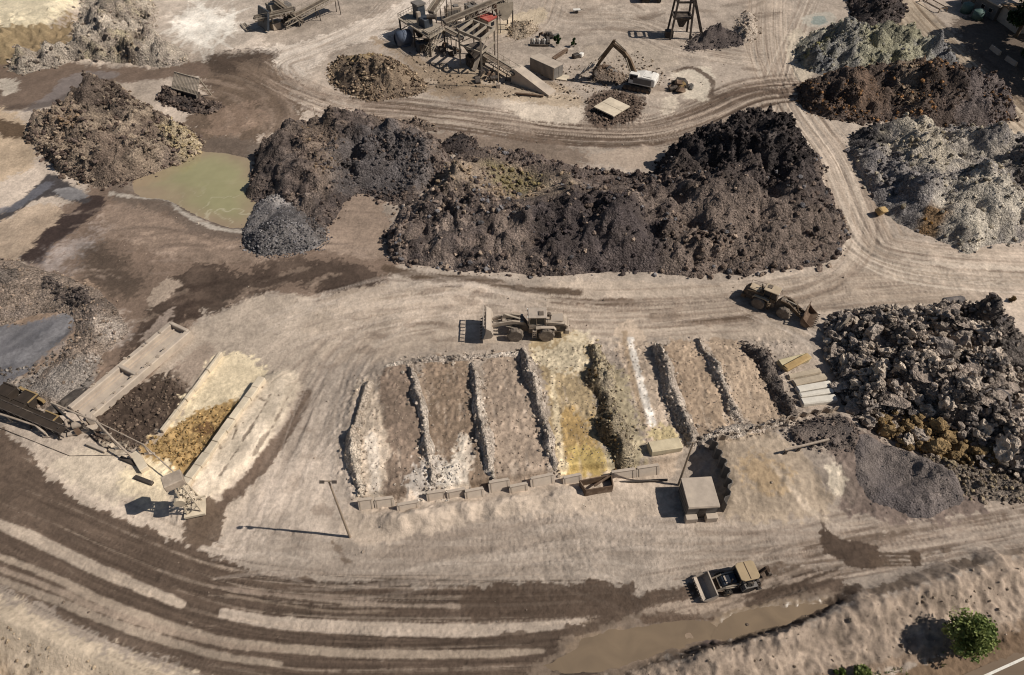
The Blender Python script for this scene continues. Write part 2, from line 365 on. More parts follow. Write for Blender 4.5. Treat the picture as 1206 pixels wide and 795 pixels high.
area([(248, 590), (262, 600), (255, 640), (222, 640), (222, 610)], S(104, 87, 72), 0.6, 0.6, 0.95)
# southern mud road
area([(-60, 490), (10, 512), (60, 560), (110, 598), (180, 628), (235, 648), (330, 676), (420, 686), (560, 690), (700, 686), (742, 688), (755, 700), (820, 688), (905, 675), (985, 670), (1000, 690), (980, 712), (900, 730), (800, 760), (700, 800), (560, 830), (380, 830), (240, 795), (120, 750), (20, 695), (-60, 650)], S(103, 86, 72), 0.6, 0.75, 1, 0.1, 0.10)
area([(-60, 640), (20, 680), (80, 716), (150, 748), (260, 784), (380, 812), (200, 812), (60, 738), (-60, 690)], S(126, 110, 95), 0.5, 0.9, 0.2)
area([(-60, 668), (0, 698), (60, 733), (130, 765), (230, 800), (100, 840), (-60, 840)], S(182, 164, 140), 1.2, 1.0, 0.95)
tracks([(-40, 560), (60, 625), (180, 680), (300, 712), (480, 726), (700, 716)], 40, 4.8, [S(62, 50, 42), S(114, 97, 82), S(74, 60, 50)], (0.15, 0.5), (0.15, 0.35), 3)
tracks([(-40, 625), (60, 680), (180, 735), (300, 765), (480, 778), (640, 772)], 40, 3.0, [S(60, 49, 41), S(118, 101, 86), S(74, 61, 51)], (0.15, 0.5), (0.15, 0.4), 5)
streaks([(-40, 555), (60, 622), (180, 678), (300, 712), (480, 726), (740, 716)], 9, 0.18, 0.3, 7, seed=215, dark=S(140, 123, 106), thr=0.85)
streaks([(-40, 640), (60, 690), (180, 742), (300, 772), (480, 784), (640, 778)], 5, 0.2, 0.25, 6, seed=217, dark=S(150, 133, 115), thr=0.8)
tracks([(-40, 612), (40, 645), (110, 678), (215, 720), (320, 742), (420, 750), (700, 742)], 46, 6.5, [S(156, 139, 121), S(72, 59, 49), S(64, 52, 44), S(80, 66, 55)], (0.1, 0.28), (0.25, 0.65), 71, 0.4)
tracks([(250, 690), (380, 704), (560, 708), (720, 705)], 30, 2.5, [S(160, 143, 125), S(70, 57, 48)], (0.1, 0.28), (0.3, 0.7), 72, 0.3)
for q, wd, c in [([(-40, 600), (40, 635), (110, 668), (215, 712)], 1.6, S(170, 153, 134)), ([(-30, 645), (60, 678), (130, 712), (255, 752), (400, 768), (560, 770), (640, 766)], 1.1, S(158, 141, 122)),
                 ([(-30, 660), (60, 692), (130, 722), (255, 757), (330, 766)], 0.8, S(150, 132, 114)), ([(262, 722), (320, 732), (420, 739), (560, 742), (688, 733)], 1.7, S(176, 159, 141)),
                 ([(270, 694), (380, 706), (480, 713), (600, 712), (690, 708)], 0.55, S(150, 133, 116)), ([(250, 690), (330, 700), (430, 705)], 0.5, S(140, 122, 106)),
                 ([(265, 700), (380, 718), (460, 719)], 0.35, S(132, 115, 98)), ([(-20, 675), (60, 705), (150, 740), (250, 770), (330, 782)], 1.0, S(150, 134, 116))]:
    line(q, wd * 0.78, c, 0.3, 0.12, 0.97, 0, 0.08, 0.4, 0.04)
# brown puddle mud
area([(640, 775), (680, 740), (760, 715), (880, 712), (1000, 690), (985, 712), (930, 738), (840, 762), (760, 790), (690, 810), (620, 805)], S(124, 106, 88), 0.7, 0.8, 1, 0.6)
area([(835, 735), (880, 712), (975, 705), (985, 712), (930, 738), (850, 755)], S(138, 118, 94), 0.6, 0.4, 1, 0.85)
area([(665, 765), (700, 745), (790, 738), (830, 745), (760, 770), (700, 785)], S(134, 114, 92), 0.8, 0.6, 0.95, 0.8)
area([(820, 765), (838, 752), (856, 764), (830, 772)], S(92, 78, 74), 0.6, 0.6, 0.8, 0.4)
area([(655, 780), (690, 778), (720, 795), (660, 800)], S(70, 58, 50), 0.8, 0.8, 0.8)
line([(1010, 690), (940, 735), (860, 760), (790, 780), (740, 800)], 0.9, S(74, 60, 50), 0.5, 0.5, 0.85)
area([(765, 715), (850, 700), (890, 706), (840, 722), (770, 725)], S(160, 142, 124), 0.5, 0.5, 0.85)
area([(756, 725), (790, 722), (840, 728), (800, 735), (760, 735)], S(92, 74, 60), 0.6, 0.6, 0.8)
area([(990, 702), (1040, 690), (1100, 668), (1206, 640), (1260, 620), (1260, 632), (1206, 655), (1100, 690), (1020, 712), (992, 716)], S(92, 76, 62), 0.6, 0.6, 0.8, 0.1, 0.1, True, 0.5)
streaks([(620, 655), (850, 645), (1000, 632), (1260, 590)], 7, 0.09, seed=211)
streaks([(760, 705), (900, 672), (1020, 650), (1260, 610)], 3.5, 0.25, seed=213, dark=S(108, 91, 76), thr=0.3)
tracks([(700, 640), (850, 640), (1000, 632), (1240, 595)], 60, 4.0, [S(150, 133, 116), S(182, 165, 147), S(130, 113, 98)], (0.2, 0.6), (0.15, 0.45), 8)
tracks([(760, 700), (900, 670), (1020, 650), (1240, 610)], 40, 2.5, [S(104, 87, 73), S(176, 159, 141), S(112, 95, 80)], (0.2, 0.5), (0.2, 0.6), 9)
tracks([(420, 660), (520, 640), (640, 640), (760, 660)], 50, 5.0, [S(146, 131, 116), S(182, 167, 151)], (0.2, 0.6), (0.1, 0.3), 10, 2.0)
tracks([(640, 590), (660, 640), (690, 680)], 24, 6.0, [S(150, 135, 120), S(184, 169, 153)], (0.2, 0.6), (0.1, 0.25), 12, 1.5)
for k in range(14):
    r = random.Random(640 + k); a = r.uniform(430, 560); line([(a, 655 + r.uniform(-4, 10)), (a + 50, 640 + r.uniform(-8, 4)), (a + 110, 612 + r.uniform(-6, 10))], r.uniform(0.4, 1.1), S(146, 131, 116), 0.4, 0.3, 0.4, 0, 0.05, 0.6)
# spilled dark mud patch and lines on the east front yard
area([(966, 622), (985, 632), (1030, 645), (1030, 668), (1015, 672), (990, 660), (970, 648)], S(88, 73, 61), 0.35, 0.5, 1)
for dy in (0, 5, 10, 14): line([(1025, 652 + dy), (1060, 652 + dy), (1082, 653 + dy)], 0.3, S(92, 76, 62), 0.2, 0.2, 0.9)
area([(1072, 648), (1080, 650), (1086, 666), (1074, 668)], S(92, 76, 62), 0.3, 0.3, 0.9)
line([(970, 625), (966, 595), (962, 580)], 0.35, S(84, 68, 56), 0.2, 0.3, 0.8)
area([(560, 690), (700, 686), (745, 686), (754, 700), (826, 683), (824, 699), (768, 712), (712, 738), (640, 748), (560, 752), (690, 737), (692, 722), (560, 728)], S(92, 76, 63), 0.5, 0.6, 0.85)
area([(880, 690), (905, 672), (950, 668), (985, 672), (960, 690), (910, 700)], S(98, 82, 68), 0.8, 0.9, 0.7)
for k in range(40):
    r = random.Random(9600 + k); a = r.uniform(870, 985); b = 700 - (a - 870) * 0.28 + r.uniform(-8, 16); l = r.uniform(10, 34); line([(a - l, b + l * 0.34), (a, b), (a + l, b - l * 0.30)], r.uniform(0.15, 0.5), r.choice([S(78, 64, 53), S(160, 143, 126), S(88, 73, 61)]), 0.25, 0.2, r.uniform(0.3, 0.7), 0, 0.06, 0.5, 0, False, 0.03)
area([(392, 640), (402, 642), (412, 662), (400, 660)], S(100, 82, 66), 0.5, 0.5, 0.8)
# middle haul road
area([(380, 352), (450, 335), (560, 340), (700, 330), (820, 335), (980, 320), (1010, 285), (1060, 310), (1240, 310), (1240, 375), (1000, 355), (940, 400), (770, 400), (540, 410), (420, 430), (360, 400)], S(170, 153, 134), 1.5, 1.2, 0.75)
line([(455, 316), (500, 325), (560, 328), (620, 340), (680, 345)], 1.5, S(96, 79, 64), 0.6, 0.5, 0.95)
line([(650, 350), (720, 357), (800, 356), (875, 350), (950, 338)], 1.6, S(100, 82, 67), 0.8, 0.6, 0.95, 0, 0.1, 0.5)
line([(770, 372), (830, 376), (880, 372)], 1.8, S(104, 86, 70), 0.6, 0.6, 0.9)
line([(650, 356), (720, 364), (800, 364)], 0.6, S(118, 100, 84), 0.4, 0.4, 0.8)
area([(815, 376), (850, 372), (898, 376), (880, 384), (830, 382)], S(104, 86, 70), 0.4, 0.5, 0.8)
area([(560, 342), (578, 342), (578, 348), (552, 350)], S(110, 92, 76), 0.5, 0.4, 0.8)
line([(480, 383), (520, 380)], 0.8, S(120, 102, 86), 0.5, 0.5, 0.7)
streaks([(380, 390), (560, 370), (700, 372), (860, 362), (1000, 345), (1260, 335)], 9, 0.10, seed=207)
tracks([(420, 380), (560, 362), (700, 372), (860, 362), (1000, 345), (1240, 330)], 70, 4.0, [S(140, 122, 104), S(186, 169, 150), S(124, 106, 90)], (0.2, 0.7), (0.15, 0.5), 14)
tracks([(500, 372), (420, 405), (370, 480), (335, 560), (300, 650)], 46, 4.5, [S(136, 121, 107), S(188, 173, 157), S(124, 108, 94)], (0.2, 1.2), (0.08, 0.28), 81, 3.0)
tracks([(300, 400), (390, 375), (500, 362), (640, 372)], 40, 5.0, [S(136, 121, 107), S(190, 175, 159)], (0.2, 1.2), (0.08, 0.3), 82, 3.5)
tracks([(250, 660), (330, 640), (420, 648), (560, 640), (700, 625), (820, 630)], 46, 4.0, [S(138, 123, 108), S(188, 173, 157)], (0.2, 1.0), (0.08, 0.28), 83, 3.0)
tracks([(860, 350), (960, 395), (985, 440)], 16, 2.5, [S(140, 124, 109), S(186, 171, 155)], (0.25, 0.7), (0.2, 0.5), 84, 1.0)
for k in range(26):
    r = random.Random(8100 + k); a = r.uniform(330, 560); b = r.uniform(345, 640) if a < 400 else r.uniform(345, 420)
    line([(a, b), (a + r.uniform(4, 18), b + r.uniform(-5, 5)), (a + r.uniform(18, 34), b + r.uniform(-6, 6))], r.uniform(0.4, 1.6), S(124, 108, 93), 0.6, 0.6, r.uniform(0.25, 0.6), 0, 0.1, 0.6)
# east haul road running north
EAST = [(905, -20), (905, 60), (935, 130), (975, 190), (1000, 250), (1030, 295), (1110, 315), (1240, 322)]
line(EAST, 11, S(168, 151, 133), 2, 1, 0.85)
streaks(EAST, 8, 0.20, seed=201)
tracks(EAST, 90, 5.0, [S(142, 124, 106), S(192, 177, 158), S(122, 104, 88), S(186, 169, 150)], (0.25, 0.8), (0.2, 0.6), 16)
tracks([(1010, 230), (1005, 285), (960, 325), (860, 350)], 30, 4.0, [S(140, 122, 105), S(186, 169, 150)], (0.25, 0.8), (0.2, 0.5), 17)
tracks([(960, -20), (925, 60), (905, 130)], 16, 3.0, [S(190, 175, 156), S(140, 122, 106)], (0.3, 0.7), (0.3, 0.6), 18)
line([(1065, 305), (1120, 312), (1240, 318)], 1.2, S(190, 174, 155), 0.5, 0.4, 0.8)
# northern track loop round the plant
NL = [(300, 78), (340, 100), (400, 124), (480, 132), (560, 142), (660, 155), (760, 158), (830, 138), (890, 112), (950, 105)]
line(NL, 7, S(128, 109, 92), 2, 1.5, 0.7, 0.05, 0.12, 0, 0.4)
streaks(NL, 7, 0.3, seed=203, dark=S(104, 87, 72), thr=0.35)
tracks(NL, 100, 4.5, [S(92, 75, 61), S(100, 82, 68), S(178, 162, 144), S(170, 152, 134)], (0.3, 1.0), (0.3, 0.8), 20)
area([(470, 155), (560, 158), (650, 165), (700, 190), (640, 195), (560, 175)], S(120, 101, 85), 2, 2, 0.7, 0, 0.1, True, 0.4)
area([(690, 185), (770, 172), (800, 190), (760, 200)], S(160, 142, 124), 1.5, 1.5, 0.8)
area([(590, 118), (650, 112), (690, 125), (680, 145), (620, 140)], S(186, 171, 152), 1.5, 1.2, 0.9)
area([(690, 120), (720, 105), (760, 118), (750, 140), (715, 150), (690, 142)], S(98, 82, 70), 1.2, 1.5, 0.95)
area([(540, 75), (600, 85), (660, 100), (690, 125), (600, 118), (520, 105)], S(158, 138, 112), 2, 1.5, 0.7)
area([(440, 45), (540, 85), (590, 95), (560, 118), (500, 105), (480, 75)], S(142, 122, 98), 2, 2, 0.8)
area([(795, 85), (835, 82), (840, 110), (825, 118), (800, 108)], S(186, 174, 154), 1.6, 1.2, 0.8, 0.2)
line([(795, 84), (815, 80), (838, 95), (838, 112)], 1.2, S(90, 74, 62), 0.5, 0.5, 0.9)
area([(780, 118), (800, 112), (795, 128), (780, 134)], S(186, 172, 152), 1.4, 1.0, 0.8)
for k in range(120):
    r = random.Random(9100 + k); a = r.uniform(440, 900); b = r.uniform(-5, 125) 
    if a > 780 and b > 115: continue
    line([(a, b), (a + r.uniform(4, 16), b + r.uniform(-3, 3)), (a + r.uniform(16, 40), b + r.uniform(-8, 8))], r.uniform(0.4, 2.2), r.choice([S(120, 103, 88), S(188, 173, 155), S(98, 82, 68)]), 0.7, 0.7, r.uniform(0.2, 0.55), 0, 0.1, 0.6)
line([(838, 114), (870, 108), (900, 104), (930, 112)], 1.4, S(96, 79, 66), 0.6, 0.6, 0.8)
area([(690, 55), (760, 50), (800, 75), (760, 90), (700, 80)], S(176, 160, 140), 2, 2, 0.5)
tracks([(610, 0), (660, 28), (740, 30), (800, 55), (900, 70)], 40, 6, [S(186, 170, 151), S(140, 123, 106)], (0.3, 0.8), (0.2, 0.5), 22)
tracks([(640, -10), (620, 30), (560, 50)], 20, 5, [S(186, 170, 151), S(150, 133, 116)], (0.3, 0.8), (0.2, 0.5), 23)
area([(615, 15), (640, 10), (640, 25), (600, 40), (560, 40), (590, 25)], S(176, 158, 128), 2, 1.5, 0.6)
# north-east track and yard
NE = [(1040, -20), (1085, 35), (1140, 85), (1206, 150), (1240, 180)]
line(NE, 12, S(164, 147, 124), 2, 1, 0.8)
streaks(NE, 8, 0.22, 0.5, seed=205)
tracks(NE, 40, 5.0, [S(122, 102, 80), S(184, 168, 146), S(112, 94, 76)], (0.4, 1.0), (0.25, 0.6), 24)
area([(930, 40), (945, 35), (960, 80), (945, 95), (928, 70)], S(186, 172, 150), 1.2, 1, 0.8)
area([(945, 20), (975, 14), (985, 26), (955, 32)], S(168, 160, 145), 0.8, 0.6, 0.9)
area([(958, 20), (972, 19), (974, 27), (958, 29)], S(130, 138, 130), 0.6, 0.5, 0.9, 0.4)
area([(1130, 20), (1240, 20), (1240, 130), (1180, 100), (1140, 60)], S(96, 82, 70), 2, 2, 0.85)  # grimy dark soil, also deepening the tree shade through its colour
# pouring bay floors
FLOOR = S(140, 121, 103)
for q, c, o in [([(448, 445), (485, 440), (500, 575), (445, 585)], S(136, 117, 100), 1), ([(500, 430), (552, 432), (578, 570), (512, 575)], S(138, 118, 98), 1), ([(570, 430), (612, 425), (645, 555), (585, 570)], S(156, 137, 118), 1),
                ([(625, 400), (690, 395), (700, 470), (712, 560), (660, 560), (640, 460)], S(168, 147, 112), 1), ([(725, 390), (760, 395), (800, 540), (765, 545)], S(182, 162, 140), 1), ([(775, 415), (815, 405), (868, 505), (830, 520), (805, 500)], S(164, 142, 118), 1), ([(835, 405), (880, 408), (925, 490), (880, 500)], S(158, 138, 116), 1)]:
    area(q, c, 0.7, 0.7, o, 0, 0.09)
area([(660, 400), (690, 395), (690, 440), (640, 440), (628, 410)], S(200, 186, 158), 1.5, 1.8, 0.7)
area([(655, 500), (690, 490), (712, 560), (668, 562)], S(164, 133, 78), 1.2, 1.6, 0.8)
area([(672, 535), (705, 530), (712, 560), (676, 560)], S(180, 156, 92), 0.9, 1.4, 0.75)
area([(485, 560), (512, 545), (540, 560), (525, 590), (480, 590)], S(190, 180, 167), 0.8, 1.3, 0.7)
area([(520, 560), (535, 545), (540, 520), (552, 530), (548, 580), (520, 590)], S(200, 188, 170), 0.8, 1.0, 0.7)
line([(430, 460), (440, 520), (438, 590)], 3.5, S(190, 172, 150), 1, 0.8, 0.85)
line([(438, 520), (445, 590)], 1.2, S(196, 183, 166), 0.6, 0.5, 0.7)
for k in range(150):
    r = random.Random(5000 + k); a = r.uniform(440, 920); b = r.uniform(425, 555 - max(0, a - 700) * 0.15); l = r.uniform(8, 40)
    line([(a, b), (a + l * 0.12 + (a - 560) * l * 0.0008, b + l)], r.uniform(0.15, 0.5), S(112, 97, 83) if r.random() < 0.5 else S(176, 160, 142), 0.3, 0.3, r.uniform(0.2, 0.5), 0, 0.08, 0.6, 0, False, 0.05)
line([(742, 400), (752, 450), (762, 490), (766, 505)], 1.0, S(214, 205, 192), 0.35, 0.35, 0.9)
line([(735, 392), (742, 440), (756, 500)], 0.7, S(150, 128, 100), 0.4, 0.4, 0.7)
area([(764, 512), (790, 508), (798, 528), (768, 526)], S(184, 166, 120), 0.7, 0.8, 0.85)
line([(650, 440), (655, 500), (662, 555)], 0.9, S(208, 190, 156), 0.5, 0.5, 0.8)
area([(700, 440), (730, 440), (760, 540), (720, 555), (705, 500)], S(166, 152, 120), 1.0, 1.0, 0.8)
# front aprons below the plates
area([(415, 596), (500, 585), (660, 568), (760, 555), (790, 560), (780, 605), (660, 605), (560, 615), (420, 640)], S(180, 162, 142), 1.0, 0.8, 0.8)
# east bank of dark fines / cream spill
area([(845, 520), (900, 515), (960, 560), (975, 600), (850, 605)], S(164, 146, 124), 1.2, 1.0, 0.9)
area([(870, 545), (905, 548), (925, 575), (900, 590), (872, 575)], S(170, 140, 96), 2.0, 1.6, 0.5)
area([(968, 556), (985, 552), (1005, 570), (1012, 590), (985, 585), (970, 575)], S(212, 196, 172), 0.5, 0.5, 0.95)
area([(960, 495), (1010, 505), (1080, 540), (1140, 560), (1160, 600), (1080, 612), (1000, 605), (985, 560)], S(118, 102, 92), 1.2, 1.2, 0.9)
line([(905, 555), (940, 590), (975, 615)], 0.6, S(186, 168, 146), 0.4, 0.4, 0.6)
# south-east bank and the paved road
area([(740, 800), (860, 765), (940, 740), (1000, 715), (1100, 690), (1240, 650), (1240, 742), (1150, 762), (1000, 800), (900, 830)], S(150, 132, 114), 0.8, 0.8, 0.9, 0, 0.16)
area([(1000, 815), (1060, 790), (1206, 738), (1260, 720), (1260, 830), (1000, 860)], S(116, 94, 72), 1.0, 0.6, 0.95)
line([(960, 800), (1060, 778), (1206, 735)], 0.8, S(132, 110, 88), 0.6, 0.6, 0.6)
# ---------------------------------------------------------------- relief of the yard
Z += 0.08 * nB + 0.03 * nC + 0.008 * nE + 0.12 * nA
Z *= 1 - 0.9 * WET
ridge([(1240, 650), (1100, 695), (1000, 728), (930, 748), (850, 775), (760, 805)], 1.6, 2.2, 0.5)
raise_area([(1000, 830), (1060, 800), (1206, 752), (1300, 720), (1300, 900), (1000, 900)], -1.2, 3.0, 0.6)
bankm = area
P_ = W([(-80, 700), (0, 728), (80, 765), (180, 800), (180, 860), (-80, 860)]); w_ = _win(P_, 8); d_ = sdf(P_, X[w_], Y[w_])
Z[w_] -= np.clip(d_, 0, 7) * 0.5 * (1 + 0.3 * nB[w_]); Z[w_] += 0.5 * np.exp(-(d_ / 1.3) ** 2)
raise_area([(-60, -30), (92, -30), (85, 24), (50, 45), (-60, 64)], 3.0, 3.5, 1.0)                  # top-left bench
FR = W([(380, 592), (424, 590), (500, 578), (570, 572), (660, 556), (790, 545), (850, 522)]); P_ = smooth(W([(425, 450), (620, 440), (830, 420), (890, 440), (850, 530), (800, 600), (660, 620), (500, 640), (425, 640)])); w_ = _win(P_, 9)
Z[w_] += 0.95 * sst(-3.5, 3.5, sdf(P_, X[w_], Y[w_])) * sst(-0.2, 0.35, Y[w_] - np.interp(X[w_], FR[:, 0], FR[:, 1]) + 0.12 * nB[w_])
raise_area([(308, 448), (350, 458), (322, 510), (285, 565), (235, 606), (212, 588)], 0.9, 1.3, 0.3)
raise_area([(838, 520), (900, 508), (985, 490), (1020, 520), (1000, 570), (900, 590), (850, 590)], 1.4, 2.5, 0.3)
ridge([(420, 606), (470, 612), (560, 598), (620, 590), (690, 580), (790, 566)], 0.6, 1.2, 0.45)
ridge([(420, 618), (500, 612), (600, 602), (700, 590)], 0.25, 1.5, 1.2)
Z += 0.0
raise_area([(165, 182), (232, 176), (300, 190), (306, 235), (285, 266), (235, 252), (200, 232), (160, 224)], -0.7, 2.2, 0.3)
ridge([(975, 500), (1040, 535), (1130, 575)], 0.8, 2.0, 0.6)
# rubble grain on the disturbed strips
for q, hgt, sc in [([(415, 440), (620, 410), (700, 400), (830, 400), (930, 400), (940, 500), (830, 530), (660, 560), (415, 600)], 0.22, 0.6), ([(415, 440), (620, 410), (700, 400), (830, 400), (930, 400), (940, 500), (830, 530), (660, 560), (415, 600)], 0.12, 1.7), ([(740, 800), (1000, 715), (1240, 650), (1240, 742), (1000, 800), (900, 830)], 0.22, 1.0),
                   ([(-60, 310), (100, 335), (130, 370), (110, 470), (-60, 480)], 0.35, 1.2), ([(690, 115), (760, 110), (755, 145), (700, 150)], 0.4, 0.9), ([(108, 500), (140, 462), (200, 440), (225, 455), (165, 530), (125, 535)], 0.45, 0.8),
                   ([(170, 528), (222, 492), (276, 474), (280, 486), (215, 560)], 0.4, 0.7), ([(-60, 55), (100, 20), (220, 60), (200, 85), (60, 80), (-60, 100)], 0.8, 1.8), ([(960, 495), (1080, 540), (1160, 600), (1000, 605)], 0.3, 0.9)]:
    P_ = smooth(W(q)); w_ = _win(P_, 3); m_ = sst(-1, 1.5, sdf(P_, X[w_], Y[w_]) + edge[w_]) * (1 - np.minimum(1, WET[w_] * 3))
    l_, r_ = lump(X[w_], Y[w_], sc, int(sc * 10)); Z[w_] += m_ * hgt * l_
    C[w_] *= (1 + (m_ * (r_ - 0.5) * 0.28))[..., None]
for q, a1, a2 in [([(740, 810), (860, 772), (1000, 722), (1100, 696), (1260, 650), (1260, 742), (1000, 806), (900, 840)], 0.5, 0.2), ([(-80, 712), (0, 745), (80, 780), (180, 810), (180, 860), (-80, 860)], 0.25, 0.12), ([(845, 515), (985, 495), (1010, 560), (1000, 600), (850, 605)], 0.14, 0.08), ([(205, 470), (350, 450), (330, 500), (225, 600)], 0.05, 0.06)]:
    P_ = smooth(W(q)); w_ = _win(P_, 3); m_ = sst(-0.5, 1.8, sdf(P_, X[w_], Y[w_]) + edge[w_]); r1 = 1 - np.abs(fbm(X[w_], Y[w_], 3.4, 4, 141)); r2 = 1 - np.abs(fbm(X[w_], Y[w_], 1.0, 3, 151))
    Z[w_] += m_ * (a1 * (r1 - 0.7) + a2 * (r2 - 0.7)); C[w_] *= (1 + m_ * 0.16 * (r1 - 0.75) + m_ * 0.12 * (r2 - 0.75) + m_ * 0.08 * nC[w_])[..., None]
PUD = ([(838, 752), (846, 734), (868, 720), (905, 712), (970, 708), (984, 712), (955, 727), (925, 739), (880, 750), (858, 757)], [(640, 785), (672, 766), (690, 750), (735, 738), (790, 730), (836, 730), (838, 755), (790, 770), (745, 783), (700, 792)])
for q in PUD:
    P_ = smooth(W(q)); w_ = _win(P_, 3); m_ = sst(-0.8, 0.5, sdf(P_, X[w_], Y[w_]) + 0.35 * edge[w_]); Z[w_] = Z[w_] * (1 - m_) + (-0.09 + 0.03 * nB[w_]) * m_
far = sst(300, 900, np.hypot(X, Y)); Z *= 1 - far
def _idx(nx, ny):
    i = np.arange(nx * ny).reshape(ny, nx)
    return np.stack([i[:-1, :-1], i[:-1, 1:], i[1:, 1:], i[1:, :-1]], -1).reshape(-1, 4)
lum = C.mean(-1, keepdims=True); C = C * (1 + 0.20 * sst(0.05, 0.7, 0.7 * nA + 0.6 * nD + 0.25 * nB) * (lum[..., 0] > 0.2) - 0.07 * sst(0.1, 0.7, -0.7 * nA - 0.4 * nD))[..., None]
lum = C.mean(-1, keepdims=True); C = lum + (C - lum) * 0.9
C *= (np.clip(lum, 0.01, 1) / 0.29) ** 0.14 * np.array([1.01, 1.0, 1.0]) * 1.06

gm = np_mesh('ground', np.stack([X, Y, Z], -1).reshape(-1, 3), _idx(len(gx), len(gy)), C.reshape(-1, 3), {'Wet': WET.ravel()}, True)
tag(link('ground', gm, M_GROUND), kind='structure')
def gz(x, y):
    """ground level (bilinear)"""
    x = np.asarray(x, float); y = np.asarray(y, float)
    i = np.clip(np.searchsorted(gx, x) - 1, 0, len(gx) - 2); j = np.clip(np.searchsorted(gy, y) - 1, 0, len(gy) - 2)
    fx = np.clip((x - gx[i]) / (gx[i + 1] - gx[i]), 0, 1); fy = np.clip((y - gy[j]) / (gy[j + 1] - gy[j]), 0, 1)
    return (Z[j, i] * (1 - fx) + Z[j, i + 1] * fx) * (1 - fy) + (Z[j + 1, i] * (1 - fx) + Z[j + 1, i + 1] * fx) * fy
def on(px, py):
    x, y = G(px, py); return (x, y, float(gz(x, y)))
# ---------------------------------------------------------------- pond water and paved road
def sheet(name, pts, z, mat, sm=True, rough=0.0):
    P = smooth(W(pts), True, 8) if sm else W(pts)
    if sm: P = P + 0.35 * np.stack([fbm(P[:, 0] + 3, P[:, 1], 1.6, 3, 5), fbm(P[:, 0], P[:, 1] + 7, 1.6, 3, 8)], 1)
    bm = bmesh.new(); vs = [bm.verts.new((x, y, z)) for x, y in P]; f = bm.faces.new(vs)
    bmesh.ops.triangulate(bm, faces=[f]); 
    me = bpy.data.meshes.new(name); bm.to_mesh(me); bm.free()
    if me.polygons and me.polygons[0].normal.z < 0: me.flip_normals()
    return tag(link(name, me, mat), kind='structure')
def water_mat(name, c1, c2, scale, rough):
    m, nt, b = nodes(name); L = nt.links.new
    tc = N(nt, 'ShaderNodeTexCoord'); n1 = N(nt, 'ShaderNodeTexNoise', i_Scale=scale, i_Detail=5.0, i_Distortion=1.0); L(tc.outputs['Object'], n1.inputs['Vector'])
    cr = N(nt, 'ShaderNodeValToRGB'); L(n1.outputs['Fac'], cr.inputs[0]); e = cr.color_ramp.elements
    e[0].position = 0.35; e[0].color = (*c1, 1); e[1].position = 0.7; e[1].color = (*c2, 1)
    L(cr.outputs[0], b.inputs['Base Color']); b.inputs['Roughness'].default_value = rough; b.inputs['Specular IOR Level'].default_value = 0.35
    return m
M_POND, nt_, b_ = nodes('silty pond water'); at_ = N(nt_, 'ShaderNodeVertexColor', layer_name='Col'); nt_.links.new(at_.outputs['Color'], b_.inputs['Base Color'])
b_.inputs['Roughness'].default_value = 0.08; b_.inputs['Specular IOR Level'].default_value = 0.5
PP = smooth(W([(150, 226), (175, 200), (232, 172), (300, 182), (312, 235), (290, 268), (235, 262), (195, 240)]), True, 6)
wx = np.arange(PP[:, 0].min(), PP[:, 0].max(), 0.25); wy = np.arange(PP[:, 1].min(), PP[:, 1].max(), 0.25); WX, WY = np.meshgrid(wx, wy)
wd_ = sdf(PP, WX, WY); k_ = sst(0.5, 6.5, wd_ + 1.5 * fbm(WX, WY, 5, 3, 5))[..., None]
wc = S(150, 132, 108) * (1 - k_) + S(150, 144, 108) * k_; wc = wc * (1 + 0.06 * fbm(WX, WY, 6, 3, 9) + 0.05 * fbm(WX, WY, 1.2, 3, 15))[..., None]
e_ = GV(265, 250); sc_ = np.exp(-((WX - e_.x) ** 2 / 90 + (WY - e_.y) ** 2 / 40)); rg_ = 1 - np.abs(fbm(WX, WY, 3.2, 3, 23)); m_ = (sc_ * sst(0.90, 0.985, rg_))[..., None] * 0.7; wc = wc * (1 - m_) + S(186, 176, 150) * m_
Fw = _idx(len(wx), len(wy)); kw = (wd_ > -1.2).ravel()[Fw].all(1)
tag(link('pond_water', np_mesh('pond_water', np.stack([WX, WY, np.full_like(WX, -0.28)], -1).reshape(-1, 3), Fw[kw], wc.reshape(-1, 3), None, True), M_POND), kind='structure')
m_, nt_, b_ = nodes('worn tarmac'); L_ = nt_.links.new
n_ = N(nt_, 'ShaderNodeTexNoise', i_Scale=1.5, i_Detail=8.0, i_Roughness=0.7); cr_ = N(nt_, 'ShaderNodeValToRGB'); L_(n_.outputs['Fac'], cr_.inputs[0])
cr_.color_ramp.elements[0].position = 0.3; cr_.color_ramp.elements[0].color = (*S(98, 82, 66), 1); cr_.color_ramp.elements[1].position = 0.75; cr_.color_ramp.elements[1].color = (*S(126, 106, 86), 1)
L_(cr_.outputs[0], b_.inputs['Base Color']); b_.inputs['Roughness'].default_value = 0.9
rz_ = float(gz(*G(1200, 795))) + 0.32
sheet('paved_road', [(1080, 860), (1120, 800), (1206, 762), (1290, 722), (1330, 760), (1250, 880)], rz_, m_, False)
M_PAINT = plain('worn white paint', S(214, 208, 196), 0.8, 0, 0.15, 3.0)
sheet('road_marking', [(1146, 799.6), (1151, 801.4), (1290, 738.0), (1288, 735.6)], rz_ + 0.006, M_PAINT, False)
M_PUD = water_mat('muddy puddle water', S(116, 100, 82), S(130, 112, 91), 0.25, 0.2)
for k_, pts in enumerate(PUD): sheet('puddle', pts, -0.055 - 0.012 * k_, M_PUD)
